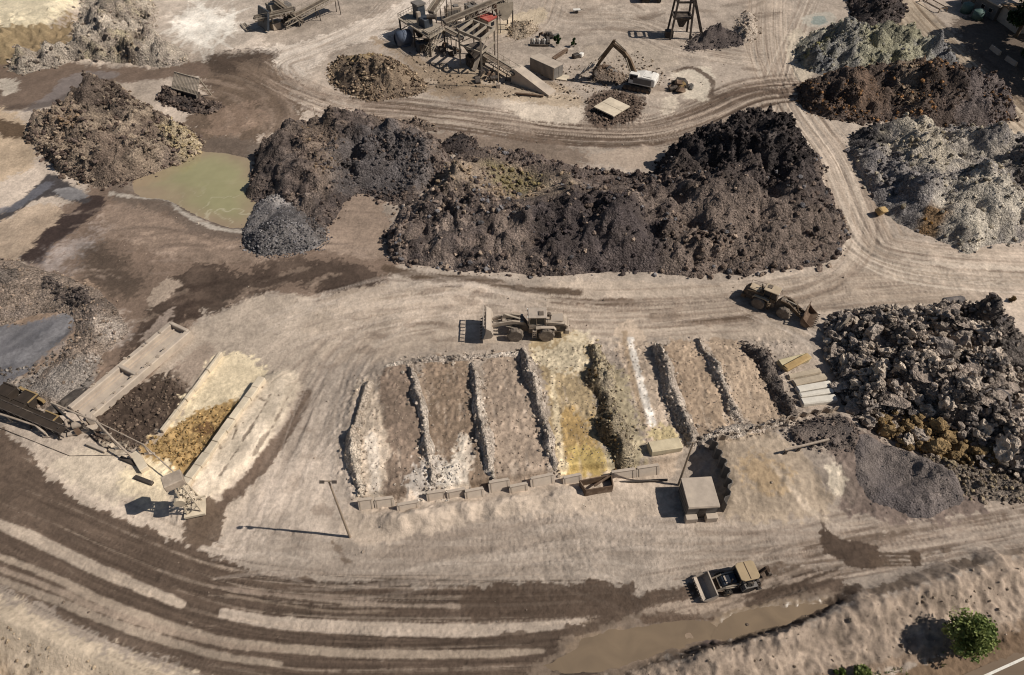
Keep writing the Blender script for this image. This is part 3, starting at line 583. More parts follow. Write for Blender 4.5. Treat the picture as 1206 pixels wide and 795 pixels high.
# ================================================================ heaps of slag and gravel
ICO = {}
def ico(sub):
    if sub not in ICO:
        bm = bmesh.new(); bmesh.ops.create_icosphere(bm, subdivisions=sub, radius=1.0)
        v = np.array([p.co[:] for p in bm.verts]); f = np.array([[q.index for q in p.verts] for p in bm.faces]); bm.free(); ICO[sub] = (v, f)
    return ICO[sub]
def rocky(sub, seed, amp=0.35):
    v, f = ico(sub); r = np.random.default_rng(seed); v = v.copy()
    for _ in range(9):                                        # chop flat facets
        n = r.normal(size=3); n /= np.linalg.norm(n); d = r.uniform(0.45, 0.85)
        k = v @ n; v -= np.clip(k - d, 0, None)[:, None] * n
    v *= (1 + r.uniform(-amp, amp, (len(v), 1)) * 0.35)
    return v * r.uniform(0.75, 1.25, 3), f
def rot_rand(n, r):
    q = r.normal(size=(n, 4)); q /= np.linalg.norm(q, axis=1)[:, None]; w, x, y, z = q.T
    return np.stack([1 - 2 * (y * y + z * z), 2 * (x * y - z * w), 2 * (x * z + y * w), 2 * (x * y + z * w), 1 - 2 * (x * x + z * z), 2 * (y * z - x * w), 2 * (x * z - y * w), 2 * (y * z + x * w), 1 - 2 * (x * x + y * y)], -1).reshape(n, 3, 3)
def rubble(name, pos, size, col, parent=None, sub=1, seed=0, sink=0.25, mat=None):
    """many loose stones as one countless mass"""
    r = np.random.default_rng(seed); n = len(pos); k = 5; V = []; F = []; CC = []; off = 0
    for v in range(k):
        sel = np.arange(v, n, k); m = len(sel)
        if m == 0: continue
        bv, bf = rocky(sub, seed + v); R = rot_rand(m, r)
        q = np.einsum('nij,vj->nvi', R, bv) * size[sel][:, None, None]; q[..., 2] *= 0.8
        q += pos[sel][:, None, :]; q[..., 2] += size[sel][:, None] * (0.5 - sink)
        V.append(q.reshape(-1, 3)); F.append((bf[None] + (np.arange(m) * len(bv))[:, None, None]).reshape(-1, 3) + off); off += m * len(bv)
        CC.append(np.repeat(col[sel], len(bv), 0))
    o = link(name, np_mesh(name, np.concatenate(V), np.concatenate(F), np.concatenate(CC)), mat or M_ROCK, parent)
    return tag(o, kind='stuff')
def pal(cols, wts, r, n):
    i = r.choice(len(cols), n, p=np.array(wts) / sum(wts)); return np.array(cols)[i] * r.uniform(0.6, 1.45, (n, 1))
HEAPS = []
def heap(name, label, cat, pts, H, cols, slope=0.75, lumps=((2.6, 0.9), (1.2, 0.5), (0.55, 0.22)), step=None, stones=0, srange=(0.12, 0.5), scols=None, mat=None, bumps=(), zones=(), seed=0, flat=0.25, sm=True, group=None, edge_r=0.8, ncone=None, cliff=1.0, gain=1.0, bowls=(), sub=1, spow=2.5):
    P = smooth(W(pts)) if sm else W(pts)
    c0 = P.mean(0)
    if step is None: step = 0.13 + np.hypot(*c0) * 0.0016
    xs = np.arange(P[:, 0].min() - 2, P[:, 0].max() + 2, step); ys = np.arange(P[:, 1].min() - 2, P[:, 1].max() + 2, step * 1.15)
    bwl = [(*G(a, b), r0, s_) for a, b, r0, s_ in bowls]
    bl = [(*G(a, b), h, rad) for a, b, h, rad in bumps]
    cones = []
    if H > 1.9 and ncone is not False:
        rc = np.random.default_rng(seed + 1); lo, hi = P.min(0), P.max(0); cd_ = rc.uniform(lo, hi, (600, 2)); dd = sdf(P, cd_[:, 0], cd_[:, 1]); ar = np.prod(hi - lo) * (dd > 0).mean(); nn = int(min(26, max(3, ar / 38)))
        for p, d_ in zip(cd_[dd > 1.5][:nn], dd[dd > 1.5][:nn]): cones.append((p[0], p[1], min(H * rc.uniform(0.75, 1.3), d_ * slope * 1.15)))
    def hf(x, y):
        e = fbm(x, y, 3.5, 4, seed + 5)
        d = sdf(P, x, y) + edge_r * e * 0.8
        big = fbm(x, y, 9, 3, seed + 9); rgh = sst(-0.35, 0.55, fbm(x, y, 6, 3, seed + 13)); rid_ = 1 - np.abs(fbm(x, y, 7, 3, seed + 15))
        top = H * (1 + flat * big)
        h = np.clip(d, 0, None) * slope
        h = top * (1 - np.exp(-h / np.maximum(top, 0.3) * 1.25))
        cone = np.full_like(x, -9.0); cid = np.zeros_like(x)
        for ci, (cx, cy, hc) in enumerate(cones):
            v = hc + 0.9 - np.sqrt((x - cx) ** 2 + (y - cy) ** 2 + 1.4) * slope * (0.95 + 0.12 * e)
            cid = np.where(v > cone, (ci * 0.618) % 1.0, cid); cone = np.maximum(cone, v)
        if cones: h = np.where(d > 0, np.maximum(h * 0.72, np.minimum(cone, np.clip(d, 0, None) * slope * 1.25)), h)
        hf.cid = cid
        for bx, by, bh, br in bl: h = h + bh * np.exp(-((x - bx) ** 2 + (y - by) ** 2) / br ** 2) * sst(0, 2, d)
        h = h + (rid_ - 0.75) * H * 0.30 * sst(0.5, 4, d)
        if H > 2.5 and cliff:
            st = fbm(x, y, 4.2, 4, seed + 17); st2 = fbm(x, y, 1.7, 3, seed + 19)
            h = h + sst(0.6, 3, d) * cliff * (0.75 * (sst(-0.42, -0.30, st) + sst(-0.02, 0.08, st) + sst(0.34, 0.44, st) - 1.5) + 0.32 * (sst(-0.2, -0.08, st2) + sst(0.2, 0.32, st2) - 1.0))
        k = sst(-0.2, 1.6, d) * (0.25 + 1.2 * rgh); rid = np.zeros_like(x); lm = np.zeros_like(x)
        for q, (sc, am) in enumerate(lumps):
            l, r_ = lump(x + 0.35 * sc * e, y - 0.3 * sc * big, sc, seed + 20 + q * 7)
            lm += l * am; rid = rid + (r_ - 0.5) * (0.5 if q else 1.0)
        h = h + k * (lm + 0.12 * e)
        bw = np.ones_like(x)
        for bx, by, b0, bs in bwl:
            dd_ = np.hypot(x - bx, y - by) * (1 + 0.10 * e) ; cap = 0.3 + bs * np.clip(dd_ - b0, 0, None); hit = sst(-0.3, 0.6, h - cap); h = np.minimum(h, cap + 0.2 * lm * hit); bw = np.minimum(bw, 1 - hit)
        h = np.maximum(h, 0.3 * sst(0.0, 0.8, d))
        z = np.where(d > 0, h, d * 0.5)
        return z, d, rid, rgh
    XX, YY = np.meshgrid(xs, ys)
    ZZ, D, RID, LM = hf(XX, YY)
    ZZ = ZZ + gz(XX, YY) - 0.05
    A = np.array(cols); cidm = hf.cid
    t = np.clip(0.5 + 0.5 * fbm(XX, YY, 6, 5, seed + 70) + 0.25 * RID, 0, 0.999) * (len(A) - 1)
    i = t.astype(int); fr = (t - i)[..., None]; CC = A[i] * (1 - fr) + A[np.minimum(i + 1, len(A) - 1)] * fr
    e2 = fbm(XX, YY, 1.5, 3, seed + 77)
    for q, col, soft, op in zones:
        dz = sdf(smooth(W(q)), XX, YY) + soft * (e2 + 0.6 * fbm(XX, YY, 4, 3, seed + 91))
        m = sst(-soft, soft, dz)[..., None] * op; CC = CC * (1 - m) + np.asarray(col) * m
    CC = CC * (1 + 0.28 * RID[..., None] + 0.16 * e2[..., None])
    if cones: CC = CC * (1 + 0.30 * (cidm - 0.5))[..., None]
    lc = CC.mean(-1, keepdims=True); CC = (lc + (CC - lc) * 0.85) * gain
    keep = D > -1.0
    nx, ny = len(xs), len(ys); Fq = _idx(nx, ny); kq = keep.ravel()[Fq].all(1); Fq = Fq[kq]
    used = np.zeros(nx * ny, bool); used[Fq.ravel()] = True; mp = np.cumsum(used) - 1
    V = np.stack([XX, YY, ZZ], -1).reshape(-1, 3)[used]; Fq = mp[Fq]
    o = link(name, np_mesh(name, V, Fq, CC.reshape(-1, 3)[used], None, True), mat or M_HEAP)
    tag(o, label, cat, group)
    if stones:
        r = np.random.default_rng(seed + 3)
        q = np.stack([r.uniform(xs[0], xs[-1], stones * 4), r.uniform(ys[0], ys[-1], stones * 4)], 1)
        z, d, rid, lm = hf(q[:, 0], q[:, 1]); ok = np.where((d > r.uniform(-1.0, 0.6, len(d))) & (r.random(len(d)) < 0.12 + 0.88 * lm + 0.5 * (d < 0.8)))[0][:int(stones * 0.8)]
        q = q[ok]; s = srange[0] * 0.8 + (srange[1] * 0.85 - srange[0]) * r.random(len(ok)) ** (spow + 1)
        pos = np.stack([q[:, 0], q[:, 1], np.maximum(z[ok], 0) + gz(q[:, 0], q[:, 1])], 1)
        cc = pal(scols or cols, [1] * len(scols or cols), r, len(ok))
        for zq, col, soft, op in zones:
            dz = sdf(smooth(W(zq)), q[:, 0], q[:, 1]); m = (dz > 0) & (r.random(len(ok)) < op * 0.8)
            cc[m] = np.asarray(col) * r.uniform(0.75, 1.25, (m.sum(), 1))
        rubble('rubble', pos, s, cc * gain, o, sub, seed + 31)
    HEAPS.append((P, hf)); return o, hf
B1, B2, B3, B4 = S(70, 60, 55), S(92, 79, 71), S(114, 99, 88), S(136, 119, 104)
K1, K2, K3 = S(46, 41, 40), S(64, 56, 53), S(84, 75, 70)
OCH = S(150, 106, 50); GRY = S(112, 108, 108); TANC = S(150, 131, 112)
heap('slag_heap', 'long broad heap of dark brown slag across the middle of the yard', 'slag heap',
     [(455, 285), (462, 262), (470, 245), (505, 225), (525, 190), (560, 172), (620, 182), (690, 198), (770, 205), (800, 180), (850, 165), (890, 180), (955, 180), (975, 225), (998, 270), (990, 300), (950, 315), (880, 322), (800, 325), (720, 322), (640, 326), (560, 318), (490, 312), (460, 305)],
     6.0, [B1, B2, B3, B2, K2, B3], 0.72, gain=1.22, cliff=0.75, bowls=[(612, 222, 1.5, 0.45), (715, 212, 2.0, 0.5)], stones=5200, srange=(0.14, 0.85), scols=[B1, B2, B3, B4, K2, GRY * 0.8], seed=100,
     zones=[([(640, 265), (700, 250), (760, 270), (775, 300), (760, 325), (690, 322), (640, 300)], S(66, 58, 57), 1.5, 0.8), ([(790, 262), (850, 258), (960, 268), (975, 300), (880, 322), (800, 322)], S(108, 93, 82), 1.5, 0.75),
            ([(530, 195), (620, 205), (680, 230), (640, 250), (560, 245), (510, 240)], S(132, 114, 94), 2, 0.75), ([(575, 205), (640, 215), (630, 235), (600, 235)], S(116, 104, 74), 1.2, 0.8), ([(560, 175), (620, 183), (620, 200), (550, 195)], S(100, 86, 76), 1.5, 0.8),
            ([(600, 180), (690, 195), (760, 205), (760, 230), (640, 215)], S(84, 72, 66), 2, 0.6), ([(780, 190), (890, 178), (955, 200), (970, 245), (860, 250), (790, 225)], K2, 1.5, 0.8)],
     bumps=[(560, 180, -3.0, 7), (620, 225, -1.5, 5), (700, 205, -2.0, 7), (700, 250, 1.0, 6), (880, 230, 1.0, 7)])
heap('coal_heap', 'black lumpy heap on the northeast top of the long slag heap', 'slag heap',
     [(778, 205), (782, 185), (810, 168), (850, 150), (895, 140), (925, 145), (945, 165), (955, 195), (960, 235), (930, 240), (880, 232), (830, 225)],
     4.5, [K1, K1, K2, K1, K3], 0.75, gain=1.2, cliff=0.8, lumps=((2.0, 1.2), (1.0, 0.7), (0.5, 0.3)), stones=3000, srange=(0.18, 0.7), scols=[K1, K1, K2, K1, K3], seed=140, step=0.34,
     bumps=[(870, 200, 3.0, 8), (920, 215, 3, 7), (830, 212, 2.0, 6)])
heap('slag_heap', 'crescent shaped dark heap with a dug out grey face beside the pond', 'slag heap',
     [(290, 225), (300, 190), (318, 165), (345, 150), (395, 142), (450, 145), (500, 158), (525, 178), (530, 200), (505, 222), (475, 240), (450, 236), (420, 228), (402, 240), (390, 262), (372, 272), (345, 255), (318, 238), (298, 236)],
     5.0, [B1, B2, B3, K2, B2], 0.8, gain=1.25, bowls=[(447, 228, 3.5, 0.5)], cliff=0.7, stones=3000, srange=(0.15, 0.6), seed=180, scols=[B1, B2, B3, K2],
     zones=[([(385, 195), (420, 178), (470, 175), (510, 190), (500, 225), (455, 232), (420, 225), (395, 230)], S(82, 76, 74), 1.5, 0.85), ([(300, 200), (340, 190), (350, 235), (310, 230)], K2, 1.5, 0.6), ([(360, 160), (400, 150), (400, 200), (380, 240)], S(112, 94, 76), 1.5, 0.4)],
     bumps=[(450, 205, -2.5, 7), (330, 190, 1.0, 5), (500, 178, 1.0, 5)])
heap('gravel_mound', 'round mound of blue grey crushed stone below the crescent heap', 'gravel mound',
     [(287, 268), (300, 240), (330, 232), (362, 240), (380, 262), (384, 282), (365, 296), (330, 301), (300, 298), (288, 285)], 3.4, [S(80, 76, 75), S(102, 96, 94), S(128, 121, 116)], 0.75, gain=1.2, cliff=0.25,
     lumps=((0.9, 0.25), (0.45, 0.2)), stones=3600, srange=(0.08, 0.3), scols=[S(62, 60, 62), S(96, 93, 94), S(120, 116, 114)], seed=220, mat=M_FINE, zones=[([(312, 238), (335, 232), (350, 245), (325, 252)], S(150, 142, 136), 1, 0.8), ([(345, 240), (382, 262), (384, 285), (362, 270)], K3, 1, 0.7)])
heap('slag_heap', 'dark small rubble pile behind the long heap on the north track', 'slag heap',
     [(518, 178), (522, 165), (545, 158), (562, 168), (560, 178), (540, 182)], 1.6, [K1, K2, B2], 0.8, stones=260, srange=(0.15, 0.5), seed=240)
heap('slag_heap', 'large brown clumpy heap between the pond and the wet channel', 'slag heap',
     [(35, 165), (42, 140), (70, 128), (88, 112), (115, 100), (140, 104), (160, 118), (185, 132), (205, 142), (232, 160), (236, 178), (205, 195), (170, 208), (130, 220), (95, 215), (68, 200), (55, 185)],
     3.4, [S(100, 84, 72), S(124, 106, 90), S(142, 124, 104), S(110, 94, 82)], 0.7, stones=3600, srange=(0.15, 0.8), scols=[S(84, 70, 62), S(120, 104, 90), S(142, 126, 108), S(100, 86, 78)], seed=260, ncone=False,
     zones=[([(188, 150), (225, 158), (236, 178), (210, 185), (195, 170)], S(166, 148, 116), 1.2, 0.8), ([(90, 118), (130, 108), (160, 130), (150, 150), (110, 140)], S(82, 70, 62), 2, 0.7), ([(60, 150), (90, 140), (110, 160), (80, 170)], S(134, 112, 90), 2, 0.5)],
     bumps=[(110, 115, 1.2, 6), (145, 118, 1.2, 5)])
heap('rubble_row', 'dark broken rubble under the slatted grating by the wet channel', 'rubble',
     [(185, 116), (200, 108), (225, 112), (252, 122), (258, 130), (230, 134), (205, 128)], 0.8, [K2, B2, B3], 0.6, stones=420, srange=(0.2, 0.7), seed=280, scols=[B1, B2, B3])
heap('spoil_ridge', 'pale lumpy spoil ridge at the top left edge of the yard', 'spoil heap',
     [(88, 45), (95, 15), (120, -10), (175, -5), (185, 25), (170, 42), (200, 52), (222, 66), (205, 78), (150, 76), (100, 72), (60, 80), (20, 88), (10, 76), (45, 64), (80, 60)],
     3.6, [S(150, 136, 122), S(168, 154, 136), S(140, 126, 112), S(160, 146, 118)], 0.55, lumps=((3.6, 1.6), (1.6, 0.7), (0.7, 0.3)), stones=900, srange=(0.2, 0.8), seed=300, scols=[S(150, 136, 122), S(120, 108, 98), S(168, 154, 136)],
     zones=[([(162, 48), (178, 45), (180, 60), (165, 62)], S(112, 98, 86), 0.8, 0.9), ([(140, 62), (165, 60), (160, 78), (145, 76)], S(114, 98, 80), 1, 0.6)])
heap('gravel_mound', 'brown cone of crushed rubble beside the north haul road', 'gravel mound',
     [(388, 88), (395, 74), (420, 66), (455, 68), (480, 80), (498, 98), (490, 110), (465, 117), (430, 116), (400, 104)], 4.5, [S(98, 82, 68), S(122, 104, 84), S(86, 72, 60)], 0.6, gain=1.15,
     lumps=((1.2, 0.4), (0.6, 0.25)), stones=3200, srange=(0.15, 0.5), seed=320, scols=[S(84, 70, 58), S(120, 102, 84), S(146, 128, 106)], zones=[([(410, 68), (455, 68), (475, 80), (440, 84), (415, 80)], S(160, 136, 98), 1.5, 0.7), ([(405, 78), (425, 76), (425, 105), (405, 100)], S(62, 54, 48), 1.5, 0.6)], mat=M_FINE)
heap('gravel_mound', 'dark grey cone of fines beside the steel loading frame', 'gravel mound',
     [(808, 58), (818, 44), (838, 34), (862, 38), (876, 50), (858, 56), (830, 58)], 4.5, [S(84, 74, 70), S(104, 92, 86), S(124, 110, 100)], 0.62, lumps=((0.9, 0.3), (0.5, 0.15)), stones=900, srange=(0.12, 0.4), seed=340, scols=[S(66, 60, 60), S(96, 88, 86)], mat=M_FINE)
heap('rubble_mound', 'pale lumpy spoil just right of the dark grey cone of fines', 'rubble mound', [(866, 24), (876, 14), (890, 18), (892, 40), (880, 50), (868, 46)], 1.4, [S(176, 160, 142), S(158, 142, 126)], 0.5, stones=200, srange=(0.15, 0.6), seed=850)
heap('rubble_mound', 'low pale brown spoil mound behind the surge bin', 'rubble mound', [(596, 40), (604, 28), (622, 26), (632, 34), (622, 44), (604, 46)], 1.2, [S(160, 142, 120), S(140, 122, 100)], 0.5, stones=260, srange=(0.15, 0.5), seed=855)
heap('rubble_row', 'broken brown rubble under the excavator boom', 'rubble', [(694, 92), (708, 80), (730, 84), (738, 92), (722, 99), (704, 98)], 1.0, [S(134, 116, 98), S(108, 93, 80)], 0.6, stones=300, srange=(0.15, 0.6), seed=860)
heap('rubble_row', 'low stony berm between the north track and the white ground by the ramp', 'rubble', [(398, 132), (440, 136), (500, 146), (520, 152), (500, 153), (440, 144), (398, 138)], 0.8, [S(134, 116, 100), S(108, 93, 82)], 0.6, stones=350, srange=(0.12, 0.5), seed=865)
heap('slag_heap', 'black slag heap at the top edge between the two haul roads', 'slag heap',
     [(998, 6), (1003, -12), (1025, -20), (1055, -12), (1066, 10), (1062, 26), (1040, 34), (1012, 28)], 4.0, [K1, K2, K3], 0.7, gain=1.4, stones=900, srange=(0.25, 0.9), seed=360)
heap('slag_heap', 'grey heap streaked with green and yellow in the northeast', 'slag heap',
     [(938, 72), (942, 50), (965, 36), (1005, 36), (1050, 44), (1090, 50), (1115, 62), (1130, 78), (1120, 86), (1080, 88), (1020, 88), (960, 86)], 5.5, [S(136, 132, 120), S(154, 147, 126), S(122, 118, 114), S(148, 141, 112)], 0.72, lumps=((3.0, 1.0), (1.4, 0.6), (0.6, 0.25)), stones=1500, srange=(0.18, 0.7), seed=380,
     scols=[S(112, 110, 108), S(140, 135, 122), S(156, 149, 130)], zones=[([(1095, 58), (1130, 76), (1122, 88), (1085, 88)], S(116, 113, 112), 1.2, 0.9), ([(1020, 52), (1075, 52), (1080, 84), (1020, 86)], S(146, 140, 110), 2.5, 0.7), ([(940, 66), (960, 58), (975, 84), (950, 86)], S(96, 96, 98), 1.5, 0.7), ([(945, 70), (965, 56), (975, 60), (955, 76)], S(146, 138, 92), 1, 0.7)])
heap('slag_heap', 'dark brown heap flecked with orange blocks in the northeast', 'slag heap',
     [(940, 112), (946, 98), (985, 92), (1040, 88), (1090, 86), (1130, 92), (1165, 100), (1190, 122), (1195, 140), (1165, 150), (1110, 150), (1050, 144), (990, 142), (950, 128)], 5.5, [S(58, 48, 42), S(76, 64, 56), S(66, 56, 50)], 0.75, gain=1.5, stones=3400, srange=(0.15, 0.65), seed=400,
     scols=[S(56, 46, 40), S(76, 64, 56), S(92, 76, 64), S(122, 90, 60), S(66, 56, 50)], zones=[([(1120, 96), (1165, 104), (1170, 118), (1130, 114), (1075, 102), (1100, 92)], S(128, 96, 64), 1.6, 0.5), ([(1130, 115), (1185, 122), (1192, 140), (1130, 150)], S(94, 84, 80), 1.5, 0.7), ([(1040, 92), (1060, 95), (1075, 135), (1066, 140)], S(130, 112, 92), 1.0, 0.6), ([(985, 120), (1020, 112), (1040, 130), (1000, 138)], S(112, 84, 58), 1.6, 0.25)])
heap('slag_heap', 'pale cream and grey mixed heap beside the east haul road', 'slag heap',
     [(1000, 180), (1004, 158), (1040, 148), (1100, 154), (1160, 158), (1250, 170), (1250, 260), (1200, 285), (1160, 290), (1140, 302), (1110, 285), (1075, 272), (1040, 252), (1022, 222)], 4.6, [S(166, 155, 143), S(140, 131, 125), S(180, 167, 150), S(128, 120, 115), S(170, 158, 140)], 0.7, cliff=0.5, gain=0.97, lumps=((5.0, 1.4), (2.2, 0.5), (0.8, 0.2)), stones=1600, srange=(0.18, 0.8), seed=420,
     scols=[S(150, 141, 126), S(122, 116, 112), S(174, 161, 138), S(106, 100, 98)], zones=[([(998, 158), (1035, 150), (1045, 175), (1010, 185)], S(66, 62, 62), 1.2, 0.9), ([(1015, 190), (1060, 195), (1090, 230), (1080, 272), (1035, 245)], S(112, 106, 104), 2, 0.8), ([(1110, 240), (1180, 230), (1190, 270), (1140, 298), (1110, 275)], S(180, 168, 149), 2, 0.75), ([(1182, 190), (1250, 190), (1250, 240), (1185, 235)], S(92, 84, 80), 1.5, 0.7), ([(1085, 258), (1110, 262), (1100, 280), (1080, 272)], S(132, 96, 48), 0.8, 0.8), ([(1040, 165), (1090, 160), (1110, 215), (1070, 215)], S(160, 147, 124), 2, 0.6)])
heap('rubble_bank', 'broad low grey brown stony bank around the grey slurry at the west border', 'rubble bank',
     [(-60, 300), (20, 308), (70, 325), (115, 345), (142, 372), (152, 388), (128, 415), (106, 445), (66, 474), (22, 476), (55, 436), (84, 396), (90, 372), (60, 366), (0, 384), (-60, 402)], 1.3, [S(150, 131, 114), S(128, 112, 98), S(138, 120, 104), S(116, 102, 91)], 0.35, lumps=((2.4, 0.4), (1.0, 0.25), (0.45, 0.12)), stones=1500, srange=(0.08, 0.45), seed=435,
     zones=[([(20, 470), (60, 440), (108, 425), (112, 448), (70, 474)], S(140, 131, 122), 1.2, 0.7), ([(110, 382), (140, 372), (154, 388), (124, 408)], S(178, 163, 148), 1.2, 0.6)])
heap('rubble_mound', 'grey brown stony mound beside the grey slurry at the left edge', 'rubble mound',
     [(-40, 330), (0, 312), (28, 322), (30, 338), (0, 352), (-40, 360)], 2.6, [S(98, 88, 80), S(118, 104, 92)], 0.5, stones=700, srange=(0.15, 0.45), seed=440, scols=[S(90, 82, 76), S(120, 108, 98)])
heap('rubble_mound', 'dark stony mound just right of the grey slurry', 'rubble mound',
     [(48, 345), (58, 330), (90, 338), (118, 352), (126, 366), (108, 374), (82, 366), (60, 358)], 2.4, [S(84, 74, 68), S(108, 94, 84), S(94, 84, 78)], 0.5, stones=800, srange=(0.12, 0.45), seed=450, scols=[S(78, 70, 66), S(104, 94, 86), S(60, 54, 52)])
heap('gravel_mound', 'dark grey scooped gravel mound left of the boulder heap foot', 'gravel mound',
     [(998, 540), (1012, 520), (1040, 526), (1075, 540), (1120, 560), (1142, 585), (1120, 604), (1070, 604), (1020, 585)], 1.8, [S(92, 84, 82), S(108, 98, 94), S(120, 108, 100)], 0.5, lumps=((1.3, 0.35), (0.6, 0.15)), stones=250, srange=(0.05, 0.2), seed=460, mat=M_FINE, bumps=[(1042, 553, -1.3, 2.2), (1060, 560, -1.0, 2.0)])
heap('gravel_mound', 'small dark gravel mound behind the bent rail of the bin', 'gravel mound',
     [(925, 512), (950, 500), (985, 500), (1003, 515), (990, 535), (955, 532), (930, 528)], 1.3, [S(96, 86, 80), S(118, 104, 94), S(84, 76, 72)], 0.5, lumps=((1.0, 0.35), (0.5, 0.15)), stones=700, srange=(0.08, 0.35), seed=470, mat=M_FINE)
heap('spoil_heap', 'ochre crusted spoil bank along the south foot of the boulder heap', 'spoil heap',
     [(1085, 535), (1130, 545), (1200, 565), (1260, 570), (1260, 600), (1200, 592), (1140, 585), (1100, 560)], 1.4, [S(134, 120, 104), S(112, 100, 90), S(150, 134, 108)], 0.5, stones=900, srange=(0.12, 0.5), seed=480)
# ---- berms between the pouring bays
def berm(label, pts, wd, H, cols, seed, stones=500, lean=0.0, **kw):
    P = smooth(np.array(pts, float), False, 3); T = np.gradient(P, axis=0); T /= np.linalg.norm(T, axis=1)[:, None]; Nn = np.stack([-T[:, 1], T[:, 0]], 1)
    k = np.sin(np.linspace(0.15, math.pi - 0.15, len(P)))[:, None] ** 0.4 * wd / 2
    wd *= 1.85; r = np.random.default_rng(seed); j = r.uniform(0.65, 1.35, (len(P), 1)); j2 = r.uniform(0.65, 1.35, (len(P), 1))
    poly = np.concatenate([P + Nn * k * j, (P - Nn * k * j2)[::-1]])
    return heap('rubble_berm', label, 'rubble berm', [tuple(p) for p in poly], H, cols, kw.pop('slope', 1.3), lumps=((2.2, 0.7), (1.0, 0.35), (0.45, 0.15)), stones=int(stones * 0.6), srange=(0.08, 0.4), seed=seed, step=0.17, sm=False, edge_r=0.5, group='rubble berms between the pouring bays', **kw)
bc = [S(172, 157, 141), S(156, 141, 126), S(186, 171, 154), S(142, 128, 114)]
berm('leftmost pale rubble berm of the pouring bays, beside the leaning lamp pole', [(438, 452), (424, 490), (417, 530), (422, 570), (430, 592)], 17, 2.0, [S(176, 160, 142), S(160, 144, 126), S(186, 170, 150)], 500, 350)
berm('narrow pale rubble berm ending in white crusted stones at the front plates', [(484, 432), (492, 470), (502, 515), (508, 555), (512, 578)], 17, 2.2, bc, 510)
berm('rubble berm straight below the front wheels of the central loader', [(556, 428), (562, 470), (570, 520), (578, 560), (582, 574)], 18, 2.2, bc, 520)
berm('rubble berm along the left side of the yellow stained bay floor', [(614, 410), (626, 450), (640, 500), (648, 540), (654, 560)], 18, 2.3, bc, 530)
berm('wide olive tinted rubble berm along the right side of the yellow stained bay', [(698, 405), (706, 445), (716, 490), (728, 530), (738, 556)], 32, 2.4, [S(150, 136, 110), S(126, 112, 92), S(166, 150, 120), S(110, 98, 84)], 540, 900, zones=[([(690, 450), (702, 450), (730, 550), (715, 555), (700, 500)], S(92, 72, 44), 0.8, 0.7)])  # zone on the left flank: dark material plus shadow put into the colour
berm('rubble berm just right of the white drip streak', [(772, 408), (782, 440), (794, 480), (806, 512), (816, 530)], 17, 2.2, bc, 550)
berm('shadowed rubble berm second from the right of the bays', [(818, 398), (834, 430), (850, 462), (864, 490), (876, 504)], 16, 2.2, bc, 560)
berm('dark broken rubble berm at the right end of the bays', [(872, 408), (892, 425), (908, 450), (922, 475), (934, 492)], 22, 2.2, [S(92, 82, 76), S(110, 98, 88), S(78, 70, 66)], 570)
berm('low rubble row across the front of the two right hand bays', [(812, 530), (850, 516), (890, 508), (930, 498)], 16, 1.0, bc, 580, 450)
berm('low stony row between the pale berm and the dark floor of the left bay', [(448, 436), (475, 428), (510, 424), (560, 422), (612, 416)], 8, 0.5, bc, 590, 300)
# ---- the big boulder heap: a core of rubble and separate blocks on it
BH, bh = heap('boulder_heap', 'rubble core under the big loose blocks of the east boulder heap', 'boulder heap',
     [(975, 400), (985, 375), (1030, 368), (1075, 372), (1110, 362), (1150, 372), (1185, 390), (1260, 420), (1260, 560), (1180, 556), (1130, 545), (1080, 530), (1030, 510), (1000, 490), (985, 450)], 4.2,
     [S(84, 76, 70), S(108, 97, 88), S(72, 66, 62)], 0.75, gain=1.2, lumps=((3.0, 1.4), (1.6, 0.8), (0.7, 0.3)), stones=2600, srange=(0.15, 0.8), seed=600, scols=[S(112, 101, 93), S(136, 123, 111), S(92, 84, 79)],
     zones=[([(1030, 500), (1060, 505), (1110, 525), (1180, 548), (1110, 545), (1050, 525)], S(124, 96, 52), 1.5, 0.75)])
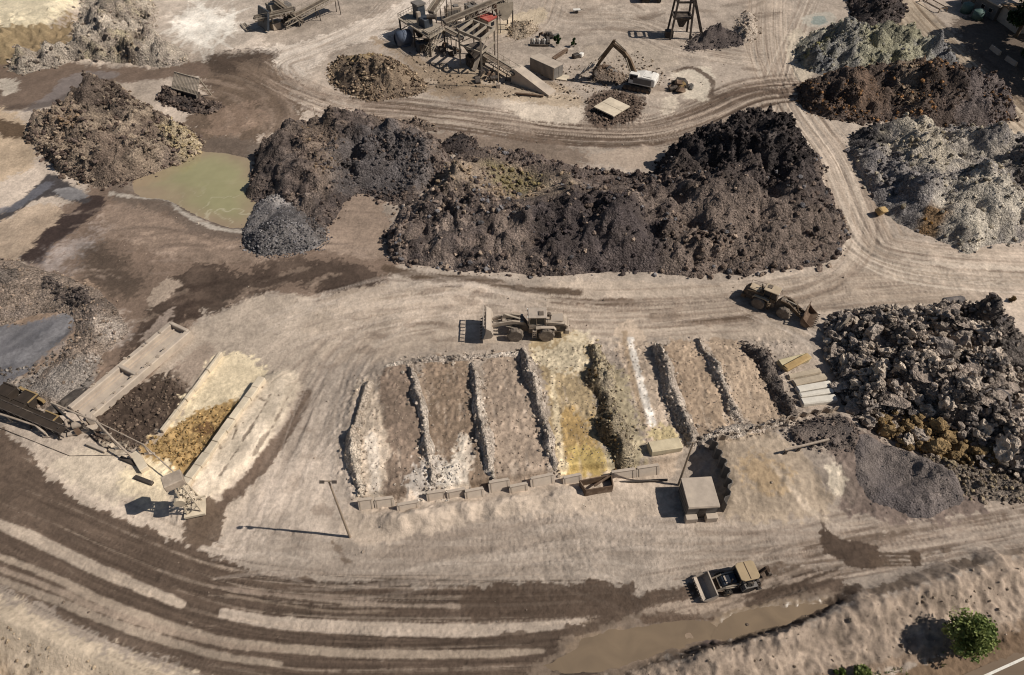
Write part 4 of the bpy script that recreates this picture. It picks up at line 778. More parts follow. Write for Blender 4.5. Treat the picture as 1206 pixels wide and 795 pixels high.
# ================================================================ mesh builder
class MB:
    def __init__(s): s.v = []; s.f = []
    def add(s, vs, fs):
        o = len(s.v); s.v += [tuple(v) for v in vs]; s.f += [tuple(i + o for i in f) for f in fs]; return s
    def hexa(s, lo, hi):
        """two quads (4 pts each) joined"""
        return s.add(list(lo) + list(hi), [(3, 2, 1, 0), (4, 5, 6, 7), (0, 1, 5, 4), (1, 2, 6, 5), (2, 3, 7, 6), (3, 0, 4, 7)])
    def box(s, c, d, rz=0.0, ry=0.0, rx=0.0):
        R = Matrix.Rotation(rz, 3, 'Z') @ Matrix.Rotation(ry, 3, 'Y') @ Matrix.Rotation(rx, 3, 'X'); c = Vector(c)
        P = [c + R @ Vector((a * d[0] / 2, b * d[1] / 2, e * d[2] / 2)) for e in (-1, 1) for a, b in ((-1, -1), (1, -1), (1, 1), (-1, 1))]
        return s.hexa(P[:4], P[4:])
    def bar(s, a, b, w, h=None, up=(0, 0, 1)):
        a = Vector(a); b = Vector(b); h = h or w; d = (b - a).normalized(); u = Vector(up)
        if abs(d.dot(u)) > 0.98: u = Vector((0, 1, 0))
        x = d.cross(u).normalized() * w / 2; y = x.cross(d).normalized() * h / 2
        return s.hexa([a - x - y, a + x - y, a + x + y, a - x + y], [b - x - y, b + x - y, b + x + y, b - x + y])
    def cyl(s, a, b, r0, r1=None, n=14, cap=True):
        a = Vector(a); b = Vector(b); r1 = r0 if r1 is None else r1; d = (b - a).normalized()
        u = Vector((0, 0, 1)) if abs(d.z) < 0.9 else Vector((1, 0, 0)); x = d.cross(u).normalized(); y = x.cross(d)
        P = [p + (x * math.cos(t) + y * math.sin(t)) * r for p, r in ((a, r0), (b, r1)) for t in [2 * math.pi * k / n for k in range(n)]]
        F = [(k, (k + 1) % n, n + (k + 1) % n, n + k) for k in range(n)]
        if cap: F += [tuple(range(n))[::-1], tuple(range(n, 2 * n))]
        return s.add(P, F)
    def tube(s, pts, r, n=8):
        for a, b in zip(pts[:-1], pts[1:]): s.cyl(a, b, r, r, n)
        return s
    def prism(s, prof, y0, y1):
        """profile in x,z extruded along y"""
        n = len(prof); P = [(x, y0, z) for x, z in prof] + [(x, y1, z) for x, z in prof]
        return s.add(P, [tuple(range(n))[::-1], tuple(range(n, 2 * n))] + [(k, (k + 1) % n, n + (k + 1) % n, n + k) for k in range(n)])
    def slab(s, poly, z0, z1):
        n = len(poly); P = [(p[0], p[1], z0) for p in poly] + [(p[0], p[1], z1) for p in poly]
        return s.add(P, [tuple(range(n))[::-1], tuple(range(n, 2 * n))] + [(k, (k + 1) % n, n + (k + 1) % n, n + k) for k in range(n)])
    def lathe(s, prof, axis_y=0, n=22, c=(0, 0, 0)):
        """(radius, y) rings about the y axis through c"""
        P = []; F = []; m = len(prof)
        for r, y in prof:
            P += [(c[0] + r * math.cos(2 * math.pi * k / n), c[1] + y, c[2] + r * math.sin(2 * math.pi * k / n)) for k in range(n)]
        for j in range(m - 1):
            F += [(j * n + k, j * n + (k + 1) % n, (j + 1) * n + (k + 1) % n, (j + 1) * n + k) for k in range(n)]
        F += [tuple(range(n))[::-1], tuple(range((m - 1) * n, m * n))]
        return s.add(P, F)
    def build(s, name, mat, parent=None, bevel=0.0, smooth_=False):
        bm = bmesh.new(); vs = [bm.verts.new(v) for v in s.v]
        for f in s.f:
            try: bm.faces.new([vs[i] for i in f])
            except ValueError: pass
        bmesh.ops.recalc_face_normals(bm, faces=bm.faces)
        if bevel: bmesh.ops.bevel(bm, geom=bm.edges[:], offset=bevel, segments=1, affect='EDGES', clamp_overlap=True)
        me = bpy.data.meshes.new(name); bm.to_mesh(me); bm.free()
        if smooth_:
            for p in me.polygons: p.use_smooth = len(p.vertices) == 4
        return link(name, me, mat, parent)
def copy_tree(o, parent=None):
    c = o.copy(); COL.objects.link(c)
    if parent is not None: c.parent = parent
    for ch in list(o.children): copy_tree(ch, c)
    return c
def hd(a, b, z=0.0):
    """heading from photo point a to b"""
    p = G(*a, z); q = G(*b, z); return math.atan2(q[1] - p[1], q[0] - p[0])
def rel(root, p):
    """world point -> coordinates of the thing (no tilt)"""
    l = root.location; c, s = math.cos(-root.rotation_euler.z), math.sin(-root.rotation_euler.z); x, y = p[0] - l.x, p[1] - l.y
    return Vector((x * c - y * s, x * s + y * c, p[2] - l.z))
# ---- worn surfaces
P_DUST = plain('dusty loader paint', S(160, 145, 128), 0.85, 0, 0.2, 0.9, dust=S(182, 168, 152))
P_DARKD = plain('dust caked steel', S(106, 94, 82), 0.8, 0, 0.3, 1.2, dust=S(146, 131, 116))
P_DARKM = plain('oily machine steel', S(62, 55, 50), 0.6, 0, 0.35, 1.5, dust=S(112, 98, 84))
P_TYRE = plain('dusty tyre rubber', S(112, 101, 90), 0.9, 0, 0.25, 2.0, dust=S(140, 127, 114))
P_TYRE2 = plain('dark tyre rubber', S(48, 44, 40), 0.9, 0, 0.25, 2.0, dust=S(96, 84, 72))
P_RIM = plain('dusty rim', S(118, 100, 78), 0.8, 0, 0.3, 2.0)
P_GLASS = plain('dark cab glass', S(34, 36, 40), 0.15, 0, 0.2, 1.0, 0.0)
P_BUCK = plain('scoured bucket steel', S(172, 158, 143), 0.55, 0, 0.25, 1.2, dust=S(178, 162, 144))
P_OLD = plain('old brown loader paint', S(92, 76, 60), 0.85, 0, 0.35, 1.0, dust=S(140, 122, 102))
P_OLDTOP = plain('dusty cream sheet', S(172, 154, 130), 0.85, 0, 0.15, 1.0)
P_BEIGE = plain('beige canopy paint', S(164, 143, 112), 0.7, 0, 0.12, 0.8)
P_BLUEB = plain('dark blue grey paint', S(52, 58, 66), 0.5, 0, 0.25, 1.0, dust=S(84, 86, 88))
P_WHITE = plain('dusty white paint', S(216, 210, 200), 0.7, 0, 0.1, 0.8)
P_GREYP = plain('grey machine paint', S(112, 106, 100), 0.7, 0, 0.2, 0.9)
P_BROWN = plain('worn brown boom paint', S(96, 78, 60), 0.7, 0, 0.3, 0.9, dust=S(132, 112, 90))
P_STEEL = plain('weathered structural steel', S(150, 138, 122), 0.75, 0, 0.2, 0.7, dust=S(172, 158, 140))
P_STEELD = plain('dark structural steel', S(70, 62, 56), 0.75, 0, 0.3, 0.8, dust=S(110, 98, 86))
P_PLATE = plain('pale dusted steel plate', S(158, 143, 127), 0.85, 0, 0.22, 0.8, dust=S(184, 168, 150))
P_RUST = plain('rusty plate', S(104, 84, 68), 0.85, 0, 0.3, 0.9, dust=S(140, 122, 104))
P_CONC = plain('dusty concrete', S(176, 161, 145), 0.9, 0, 0.22, 0.6, 0.15, dust=S(190, 174, 154))
P_CONCP = plain('pale concrete', S(198, 183, 160), 0.9, 0, 0.22, 0.5, 0.15)
P_RED = plain('faded red sheet', S(158, 76, 66), 0.7, 0, 0.2, 0.8, dust=S(176, 112, 98))
P_BELT = plain('conveyor belt', S(96, 84, 72), 0.9, 0, 0.3, 0.8, dust=S(138, 120, 102))
P_GALV = plain('dull galvanised pole', S(150, 134, 116), 0.7, 0, 0.15, 1.0)
P_DOME = plain('blue grey drum paint', S(88, 96, 110), 0.6, 0, 0.2, 0.8)
# ================================================================ wheel loaders
def wheel(root, x, y, r, w, mt, mr):
    t = MB().lathe([(r * 0.55, -w / 2), (r * 0.9, -w / 2), (r, -w * 0.33), (r, w * 0.33), (r * 0.9, w / 2), (r * 0.55, w / 2)], c=(x, y, r))
    for k in range(18):                                                     # tread bars
        a = 2 * math.pi * k / 18; t.box((x + r * math.cos(a), y + (0.2 if k % 2 else -0.2) * w, r + r * math.sin(a)), (0.1, w * 0.5, 0.16), 0, -a)
    o = t.build('wheel', mt, root)
    sg = 1 if y > 0 else -1
    MB().lathe([(r * 0.52, -w * 0.42), (r * 0.5, w * 0.30 * sg if sg > 0 else w * 0.42), (r * 0.2, w * 0.36)] if sg > 0 else [(r * 0.2, -w * 0.36), (r * 0.5, -w * 0.30), (r * 0.52, w * 0.42)], c=(x, y + sg * 0.06, r)).build('rim', mr, o)
    return o
def bucket(root, hx, hz, wid, curl, mat, slots=True, sc=1.0, mi=None):
    """open fronted bucket hinged at (hx, hz); curl turns it back"""
    c, s = math.cos(curl), math.sin(curl)
    T = lambda x, z: (hx + (x * c - z * s) * sc, hz + (x * s + z * c) * sc)
    prof = [(1.65, -0.62), (0.35, -0.75), (-0.12, -0.35), (-0.15, 0.65), (0.3, 1.3), (0.45, 1.22), (0.06, 0.6), (0.08, -0.28), (0.42, -0.62), (1.65, -0.54)]
    h = wid / 2
    b = MB().prism([T(*p) for p in prof], -h, h).build('bucket', mat, root)
    side = [(1.5, -0.6), (0.35, -0.75), (-0.12, -0.35), (-0.15, 0.65), (0.3, 1.3), (0.7, 0.5)]
    for k in (-1, 1): MB().prism([T(*p) for p in side], k * h, k * (h + 0.08)).build('side_plate', mat, b)
    if slots:
        g = MB()
        for k in range(7):
            y = -h * 0.94 + k * wid * 0.94 / 6; g.box((*T(0.42, 1.55)[:1], y, T(0.42, 1.55)[1]), (0.1, 0.16, 0.62))
        g.bar((T(0.5, 1.85)[0], -h, T(0.5, 1.85)[1]), (T(0.5, 1.85)[0], h, T(0.5, 1.85)[1]), 0.12, 0.14); g.build('spill_guard', mat, b)
    for k in range(8):
        y = -h * 0.92 + k * wid * 0.92 * 2 / 7 / 2; t = MB(); t.bar((*T(1.6, -0.58)[:1], y, T(1.6, -0.58)[1]), (T(1.95, -0.6)[0], y, T(1.95, -0.6)[1]), 0.14, 0.1)
        t.build('tooth', P_DARKM, b)
    return b
def loader(label, loc, rz, sc, mb, mtop, mt, hz, curl, mbk, wid=4.0, group=None):
    r = thing('wheel_loader', label, 'wheel loader', loc, rz)
    for x in (2.0, -2.4):
        for y in (-1.4, 1.4): wheel(r, x, y, 1.12, 0.86, mt, P_RIM)
    # rear frame and engine
    b = MB().prism([(-5.3, 1.25), (-5.35, 2.25), (-4.9, 2.7), (-2.3, 3.0), (-2.3, 1.1), (-3.2, 1.0)], -1.0, 1.0).build('engine_hood', mb, r)
    MB().box((-3.6, 0, 2.93), (2.2, 1.5, 0.14), 0, 0.1).build('hood_panel', mtop, b)
    for k in (-1, 1): MB().prism([(-5.1, 1.35), (-5.15, 2.2), (-4.8, 2.5), (-2.45, 2.75), (-2.45, 1.3)], k * 1.0, k * 1.03).build('side_panel', P_DARKM, b)
    g = MB()
    for k in range(6): g.box((-5.36, 0, 1.45 + k * 0.14), (0.06, 1.5, 0.06))
    g.build('grille', P_DARKD, b)
    MB().cyl((-2.9, 0.35, 2.9), (-2.9, 0.35, 3.75), 0.11).cyl((-2.9, 0.35, 3.75), (-3.05, 0.35, 3.9), 0.11).build('exhaust', P_DARKD, b)
    MB().cyl((-2.75, -0.4, 2.9), (-2.75, -0.4, 3.4), 0.2).cyl((-2.75, -0.4, 3.4), (-2.75, -0.4, 3.5), 0.27).build('air_cleaner', P_DARKD, b)
    MB().box((-5.3, 0, 1.35), (0.6, 2.6, 0.8)).box((-5.1, 0, 0.9), (0.6, 2.2, 0.3)).build('counterweight', mb, r, 0.06)
    MB().box((-1.2, 0, 1.35), (2.6, 1.9, 0.9)).box((-3.4, 0, 1.2), (3.0, 1.2, 0.6)).build('rear_frame', P_DARKD, r)
    for k in (-1, 1):
        f = MB().prism([(-3.75, 1.9), (-3.4, 2.38), (-1.6, 2.42), (-0.9, 2.3), (-0.85, 1.2), (-0.95, 1.2), (-1.05, 2.15), (-1.7, 2.3), (-3.35, 2.27), (-3.65, 1.85)], k * 0.98, k * 1.5).build('fender', mtop, r)
        l = MB()
        for z in (0.7, 1.1, 1.5, 1.9): l.bar((-0.95, k * 1.45, z), (-0.45, k * 1.45, z), 0.35, 0.05)
        l.bar((-0.95, k * 1.62, 0.6), (-0.95, k * 1.62, 2.0), 0.06).bar((-0.45, k * 1.62, 0.6), (-0.45, k * 1.62, 2.0), 0.06).build('ladder', mb, r)
        h = MB().tube([(-4.9, k * 1.0, 2.75), (-4.9, k * 1.05, 3.4), (-2.5, k * 1.05, 3.65), (-2.4, k * 1.05, 2.95)], 0.035, 6).build('handrail', mb, r)
    # cab
    cb = MB().prism([(-2.2, 1.8), (-2.25, 2.5), (0.15, 2.5), (0.0, 1.8)], -0.9, 0.9).build('cab', mb, r)
    for x0, x1 in ((-2.2, -2.1), (-1.0, -0.98), (0.1, -0.1)):
        for y in (-0.85, 0.85): MB().bar((x0, y, 2.5), (x1, y, 3.9), 0.11).build('pillar', mb, cb)
    for k in (-1, 1):
        MB().box((-1.6, k * 0.82, 3.2), (1.0, 0.03, 1.25)).build('window', P_GLASS, cb); MB().box((-0.45, k * 0.82, 3.2), (0.9, 0.03, 1.25)).build('window', P_GLASS, cb)
    MB().box((0.02, 0, 3.2), (0.04, 1.6, 1.25), 0, -0.13).build('windscreen', P_GLASS, cb); MB().box((-2.16, 0, 3.2), (0.04, 1.55, 1.2), 0, 0.06).build('rear_window', P_GLASS, cb)
    rf = MB().box((-1.1, 0, 3.98), (2.6, 2.05, 0.18)).build('roof', mtop, cb, 0.05)
    MB().box((-1.6, 0.2, 4.13), (0.7, 0.8, 0.14)).build('roof_box', P_DARKD, cb)
    for k in (-1, 1):
        MB().cyl((0.2, k * 0.8, 3.95), (0.32, k * 0.8, 3.95), 0.12).build('headlight', P_WHITE, cb)
        MB().box((0.25, k * 1.25, 3.3), (0.06, 0.3, 0.45)).bar((0.1, k * 0.9, 3.5), (0.25, k * 1.25, 3.5), 0.04).build('mirror', P_DARKD, cb)
    # front frame and linkage
    MB().prism([(0.1, 0.9), (0.2, 1.8), (0.8, 2.9), (1.4, 2.9), (2.8, 1.7), (2.9, 0.8)], -0.5, 0.5).build('front_frame', P_DARKD, r)
    for k in (-1, 1):
        a = MB().prism([(0.85, 2.5), (0.85, 2.95), (2.4, 2.9 + (hz - 1.2) * 0.35), (4.2, hz + 0.75), (5.2, hz + 0.2), (5.2, hz - 0.2), (4.1, hz + 0.15), (2.3, 2.35 + (hz - 1.2) * 0.35)], k * 0.55, k * 0.82).build('lift_arm', mb, r)
        MB().cyl((1.2, k * 0.7, 1.4), (3.3, k * 0.7, 1.75 + (hz - 1.2) * 0.5), 0.12).build('lift_cylinder', P_STEEL, a)
    MB().bar((3.6, -0.6, hz + 0.75), (3.6, 0.6, hz + 0.75), 0.35, 0.4).build('cross_tube', mb, r)
    bc_ = MB().bar((3.3, 0, hz + 1.75), (3.9, 0, hz + 0.3), 0.24, 0.4).build('bell_crank', mb, r)
    MB().cyl((1.2, 0, 2.8), (3.3, 0, hz + 1.65), 0.14).build('tilt_cylinder', P_STEEL, r); MB().bar((3.95, 0, hz + 0.35), (5.1, 0, hz + 0.45), 0.18, 0.2).build('bucket_link', P_DARKD, r)
    bucket(r, 5.3, hz, wid, curl, mbk)
    r.scale = (sc, sc, sc); return r
loader('dusty wheel loader driving left with its wide bucket raised, above the pouring bays', on(623, 391), math.radians(181), 0.98, P_DUST, P_BUCK, P_TYRE, 2.1, -0.35, P_BUCK, 4.3)
loader('dark brown wheel loader with lowered bucket parked beside the boulder heap', on(911, 361), hd((888, 352), (938, 372)), 0.84, P_OLD, P_OLDTOP, P_TYRE, 0.95, 0.35, P_RUST, 3.8)
# ================================================================ backhoe loader
def backhoe():
    r = thing('backhoe_loader', 'small backhoe loader with beige cab roof crossing the muddy south yard', 'backhoe loader', on(864, 687), hd((890, 680), (832, 693)))
    for y in (-0.95, 0.95):
        wheel(r, 1.25, y, 0.5, 0.36, P_TYRE2, P_RIM); wheel(r, -1.0, y, 0.82, 0.52, P_TYRE2, P_RIM)
    h = MB().prism([(0.2, 0.75), (0.2, 1.75), (1.6, 1.6), (1.75, 1.45), (1.8, 0.75)], -0.48, 0.48).build('engine_hood', P_BLUEB, r, 0.04)
    MB().box((1.12, 0, 1.7), (0.55, 0.8, 0.08), 0, 0.1).build('hood_panel', P_BUCK, h); MB().cyl((0.85, 0.38, 1.6), (0.85, 0.38, 2.4), 0.06).build('exhaust', P_DARKM, h)
    MB().box((0, 0, 0.72), (4.2, 0.7, 0.35)).build('chassis', P_DARKM, r)
    c = MB().box((-0.75, 0, 1.15), (1.7, 1.3, 0.7)).build('cab', P_BLUEB, r)
    for x in (-1.7, 0.12):
        for y in (-0.75, 0.75): MB().bar((x, y, 1.0), (x, y, 2.7), 0.09).build('pillar', P_DARKM, c)
    MB().box((0.1, 0, 2.05), (0.03, 1.4, 1.1)).build('windscreen', P_GLASS, c)
    for y in (-0.73, 0.73): MB().box((-0.8, y, 2.05), (1.65, 0.03, 1.1)).build('window', P_GLASS, c)
    pts = [(-1.85, -0.75), (-1.6, -0.98), (-0.1, -0.98), (0.22, -0.75), (0.22, 0.75), (-0.1, 0.98), (-1.6, 0.98), (-1.85, 0.75)]
    rf = MB().slab(pts, 2.7, 2.84).build('roof', P_BEIGE, c, 0.04); MB().box((-0.8, 0, 2.86), (0.05, 1.8, 0.05)).build('roof_rib', P_RUST, rf)
    for y in (-1.05, 1.05): MB().prism([(-1.95, 0.9), (-1.75, 1.55), (-0.4, 1.55), (-0.1, 0.95), (-0.2, 0.9), (-0.5, 1.45), (-1.7, 1.45), (-1.85, 0.88)], y - 0.26, y + 0.26).build('fender', P_GREYP, r)
    for k in (-1, 1):
        a = MB().prism([(-0.1, 1.35), (-0.1, 1.6), (1.5, 1.5), (2.75, 0.75), (2.75, 0.45), (1.4, 1.25)], k * 0.6, k * 0.74).build('loader_arm', P_STEEL, r)
        MB().cyl((0.2, k * 0.67, 0.8), (1.6, k * 0.67, 1.1), 0.06).build('lift_cylinder', P_STEEL, a)
    MB().bar((1.9, -0.6, 1.15), (1.9, 0.6, 1.15), 0.16).build('cross_tube', P_STEEL, r)
    bucket(r, 2.85, 0.55, 2.5, 0.5, P_BUCK, False, 0.75)
    MB().box((-2.2, 0, 0.8), (0.25, 1.9, 0.5)).build('rear_frame', P_DARKM, r)
    for k in (-1, 1): MB().bar((-2.3, k * 0.85, 1.2), (-2.4, k * 1.0, 0.12), 0.14).box((-2.4, k * 1.0, 0.08), (0.4, 0.35, 0.1)).build('stabiliser', P_DARKM, r)
    b = MB().prism([(-2.3, 0.9), (-2.2, 1.3), (-2.9, 2.5), (-3.2, 2.65), (-3.1, 2.35), (-2.6, 1.4)], -0.14, 0.14).build('boom', P_RUST, r)
    MB().bar((-3.1, 0, 2.6), (-3.6, 0, 1.3), 0.2, 0.26).build('dipper', P_RUST, r)
    MB().prism([(-3.5, 1.35), (-3.75, 1.35), (-4.0, 0.9), (-3.85, 0.6), (-3.4, 0.75)], -0.3, 0.3).build('digging_bucket', P_DARKM, r)
    return r
backhoe()
# ================================================================ excavator
def excavator():
    r = thing('excavator', 'white tracked excavator reaching over scrap with a slotted bucket', 'excavator', on(752, 104), hd((770, 106), (725, 97)))
    for y in (-1.45, 1.45):
        n = 12; prof = [(2.1 + 0.55 * math.cos(t), 0.55 + 0.55 * math.sin(t)) for t in np.linspace(-math.pi / 2, math.pi / 2, n)] + [(-2.1 + 0.55 * math.cos(t), 0.55 + 0.55 * math.sin(t)) for t in np.linspace(math.pi / 2, 1.5 * math.pi, n)]
        t = MB().prism(prof, y - 0.35, y + 0.35).build('track', P_DARKM, r)
        w = MB()
        for x in (-2.1, -1.2, -0.4, 0.4, 1.2, 2.1): w.cyl((x, y - 0.38, 0.5), (x, y + 0.38, 0.5), 0.3)
        w.build('roller', P_RUST, t)
    MB().box((0, 0, 0.85), (2.0, 2.2, 0.5)).cyl((0, 0, 0.9), (0, 0, 1.35), 0.8).build('undercarriage', P_DARKM, r)
    h = MB().prism([(-2.9, 1.5), (-3.1, 2.0), (-2.9, 2.85), (-0.6, 2.95), (1.2, 2.5), (1.5, 1.4), (-2.6, 1.35)], -1.5, 1.5).build('house', P_WHITE, r, 0.05)
    MB().box((-1.6, 0.3, 2.97), (1.5, 1.6, 0.1)).build('engine_cover', P_WHITE, h); MB().cyl((-1.9, -0.9, 2.9), (-1.9, -0.9, 3.3), 0.1).build('exhaust', P_DARKM, h)
    for k in range(1): MB().box((-0.8, 1.51, 2.1), (3.4, 0.04, 1.0)).build('side_door', P_GREYP, h)
    MB().box((-2.75, 0, 2.1), (0.8, 3.06, 1.35)).build('counterweight', P_WHITE, r, 0.12)
    c = MB().box((0.9, 1.0, 2.25), (1.7, 0.98, 1.75)).build('cab', P_WHITE, r, 0.05)
    MB().box((0.9, 1.51, 2.6), (1.3, 0.03, 0.9)).build('window', P_GLASS, c); MB().box((1.77, 1.0, 2.45), (0.03, 0.85, 1.2)).build('windscreen', P_GLASS, c); MB().box((0.9, 1.0, 3.18), (1.6, 1.0, 0.1)).build('roof', P_WHITE, c)
    b = MB().prism([(0.6, 1.9), (0.5, 2.4), (2.2, 5.2), (3.4, 6.4), (5.8, 7.6), (6.1, 7.35), (5.9, 7.1), (3.8, 5.8), (2.8, 4.7), (1.1, 1.9)], -0.35, 0.35).build('boom', P_BROWN, r)
    for k in (-1, 1): MB().cyl((1.3, k * 0.45, 2.0), (3.0, k * 0.45, 5.4), 0.14).build('boom_cylinder', P_STEEL, b)
    MB().cyl((3.2, 0, 6.5), (5.5, 0, 8.0), 0.13).build('arm_cylinder', P_STEEL, b)
    s = MB().prism([(5.4, 8.1), (5.9, 8.0), (8.6, 2.9), (8.4, 2.6), (8.1, 2.75), (5.6, 6.9)], -0.24, 0.24).build('arm', P_BROWN, r)
    MB().cyl((5.9, 0, 7.6), (8.3, 0, 3.9), 0.12).build('bucket_cylinder', P_STEEL, s)
    g = MB().prism([(8.1, 2.9), (8.5, 2.9), (8.9, 2.2), (8.8, 1.2), (8.3, 0.9), (8.2, 1.0), (8.55, 1.4), (8.6, 2.1), (8.2, 2.5)], -0.8, 0.8).build('bucket', P_DARKM, r)
    q = MB()
    for k in range(6): q.bar((8.9, -1.25 + k * 0.5, 3.0), (11.3, -1.25 + k * 0.5, 0.9), 0.2, 0.14)
    for k in range(4): q.bar((9.0 + k * 0.75, -1.35, 2.9 - k * 0.65), (9.0 + k * 0.75, 1.35, 2.9 - k * 0.65), 0.3, 0.14)
    q.build('slotted_rack', P_BUCK, g)
    r.scale = (1.12, 1.12, 1.12); return r
excavator()
# ================================================================ lamp poles
def lamp_pole(label, base, h, heads=True, foot=True, rz=0.0):
    r = thing('lamp_pole', label, 'lamp pole', on(*base), rz)
    MB().cyl((0, 0, -0.3), (0, 0, h), 0.15, 0.09, 10).build('pole', P_GALV, r)
    if foot: MB().box((0, 0, 0.35), (0.9, 0.9, 1.2)).build('foot_block', P_CONC, r, 0.06)
    if heads:
        a = MB().bar((-0.75, 0, h), (0.75, 0, h), 0.08).build('crossarm', P_GALV, r)
        for x in (-0.6, 0.6): MB().box((x, -0.18, h + 0.12), (0.42, 0.3, 0.34), 0, 0, 0.5).build('floodlight', P_STEELD, a)
    return r
lamp_pole('tall lamp pole with twin floodlights at the left end of the steel plate row', (412, 632), 11.8, foot=False)
lamp_pole('lamp pole standing behind the small flat roofed hut', (799, 571), 8.8, foot=False)
lamp_pole('tall thin pole on a concrete foot in front of the crushing plant', (587, 103), 14.8)
def post(label, base, h, r_=0.06):
    o = MB().cyl((0, 0, -0.2), (0, 0, h), r_, r_ * 0.8, 8).build('marker_post', P_GALV); o.location = on(*base); return tag(o, label, 'post')
post('thin stake standing on the north rim of the crescent heap', (372, 140), 2.6)
# ================================================================ hut and retaining walls
def hut():
    z = 2.5; A, B, C_, D = [GV(*p, z) for p in ((802, 564), (838, 562), (847, 595), (811, 599))]
    ctr = (A + B + C_ + D) / 4; r = thing('equipment_hut', 'small flat roofed steel hut in front of the corrugated wall', 'hut', (ctr.x, ctr.y, float(gz(ctr.x, ctr.y))), math.atan2((B - A).y, (B - A).x))
    w = (B - A).length; d = (A - D).length; zz = z - r.location.z
    MB().box((0, 0, zz / 2), (w * 0.94, d * 0.94, zz)).build('wall', P_GREYP, r)
    MB().box((0, 0, zz + 0.06), (w, d, 0.14)).build('roof', P_CONC, r, 0.03)
    MB().bar((-w / 2, -d / 2 - 0.02, zz - 0.08), (w / 2, -d / 2 - 0.02, zz - 0.08), 0.08, 0.2).build('fascia', P_CONC, r)
    MB().box((0.05, -d * 0.47 - 0.02, zz * 0.45), (0.8, 0.06, zz * 0.85)).build('door', P_STEELD, r)
    for x in (-1.15, 1.15): MB().box((x, -d * 0.47 - 0.35, 0.4), (1.3, 0.65, 1.2)).build('side_block', P_CONC, r, 0.04)
    q = MB()
    for k in range(9): q.box((-w * 0.47 - 0.03, -d * 0.42 + k * d * 0.105, zz / 2), (0.06, 0.12, zz * 0.95))
    q.build('cladding_rib', P_GREYP, r)
hut()
def sheet_wall(label, pts, hts, period=1.3, amp=0.32, mat=None):
    P = smooth(W(pts), False, 4); seg = np.r_[0, np.cumsum(np.linalg.norm(np.diff(P, axis=0), axis=1))]; n = int(seg[-1] / (period / 4)); s = np.linspace(0, seg[-1], n)
    x = np.interp(s, seg, P[:, 0]); y = np.interp(s, seg, P[:, 1]); tx = np.gradient(x); ty = np.gradient(y); l = np.hypot(tx, ty); nx, ny = -ty / l, tx / l
    ph = [(0, 1, 1, 0)[k % 4] * amp for k in range(n)]; h = np.interp(s / seg[-1], np.linspace(0, 1, len(hts)), hts)
    r = thing('sheet_pile_wall', label, 'retaining wall', (x[0], y[0], 0))
    m = MB(); rr = random.Random(4)
    jag = [rr.uniform(-0.12, 0.1) for _ in range(n)]
    for k in range(n - 1):
        q = []
        for j in (k, k + 1):
            jj = jag[k // 2]; ox, oy = x[j] - x[0], y[j] - y[0]
            q.append(((ox + nx[j] * ph[j], oy + ny[j] * ph[j]), (ox + nx[j] * (ph[j] + 0.07), oy + ny[j] * (ph[j] + 0.07)), h[j] + jj))
        (a0, a1, ha), (b0, b1, hb) = q
        m.hexa([(*a0, -0.6), (*b0, -0.6), (*b1, -0.6), (*a1, -0.6)], [(*a0, ha), (*b0, hb), (*b1, hb), (*a1, ha)])
    m.build('sheet_pile', mat or P_PLATE, r); return r
sheet_wall('tall corrugated steel wall curving beside the flat roofed hut', [(852, 604), (856, 585), (850, 562), (842, 542), (838, 530)], [2.0, 3.0, 3.2, 3.0, 2.6], 1.25, 0.42, P_GREYP)
sheet_wall('low corrugated steel wall from the hut up to the pale slabs', [(840, 529), (868, 520), (900, 510), (935, 499), (962, 492), (985, 489)], [2.5, 1.9, 1.8, 1.7, 1.6, 1.5], 1.6, 0.3, P_PLATE)
PL = [((424, 600), (440, 598), 'leftmost'), ((443, 598), (464, 595), 'white smeared'), ((470, 606), (494, 602), 'low white topped'), ((504, 590), (525, 587), ''), ((528, 588), (549, 584), ''), ((549, 589), (570, 585), ''), ((577, 579), (600, 575), ''), ((601, 582), (621, 578), ''), ((626, 573), (652, 568), 'broad'), ((664, 572), (684, 568), 'upright'), ((720, 566), (747, 562), ''), ((750, 561), (775, 557), '')]
NEAR = {3: 'below the white crusted stones', 4: 'below the second berm from the left', 5: 'at the foot of the berm under the loader', 6: 'below the floor of the third bay', 7: 'tilted below the third bay floor, left of the broad plate', 10: 'right of the open steel frame at the bays', 11: 'nearest the lamp pole behind the hut'}
for i, (a, b, w) in enumerate(PL):
    p, q = Vector((*G(*a), 0)), Vector((*G(*b), 0)); c = (p + q) / 2; L_ = (q - p).length; rr = random.Random(i)
    lab = {'leftmost': 'leftmost dusty steel plate in the row along the front of the bays', 'white smeared': 'white smeared steel plate beside the leftmost plate of the bay front', 'low white topped': 'low white topped steel plate under the white crusted stones', 'broad': 'broad pale steel plate at the end of the third bay', 'upright': 'upright steel plate just left of the open steel frame'}.get(w) or 'dusty steel plate standing ' + NEAR[i]
    r = thing('steel_plate', lab, 'steel plate', (c.x, c.y, -0.62), math.atan2((q - p).y, (q - p).x), 'steel plates along the front of the bays')
    hgt = rr.uniform(1.7, 2.0); t = -rr.uniform(0.35, 0.6)
    MB().box((0, 0, hgt / 2), (L_ * 1.1, 0.16, hgt), 0, 0, t).build('plate', P_CONC, r, 0.02)
    f = MB().box((0, -math.sin(t) * hgt / 2, hgt * (0.5 + 0.5 * math.cos(t)) + 0.05), (L_, 0.34, 0.12), 0, rr.uniform(-0.03, 0.03)).build('top_flange', P_CONC, r)
    for s_ in (-0.42, 0.42): MB().box((s_ * L_, 0.0, hgt / 2), (0.1, 0.24, hgt * 1.01), 0, 0, t).build('stiffener', P_PLATE, r)
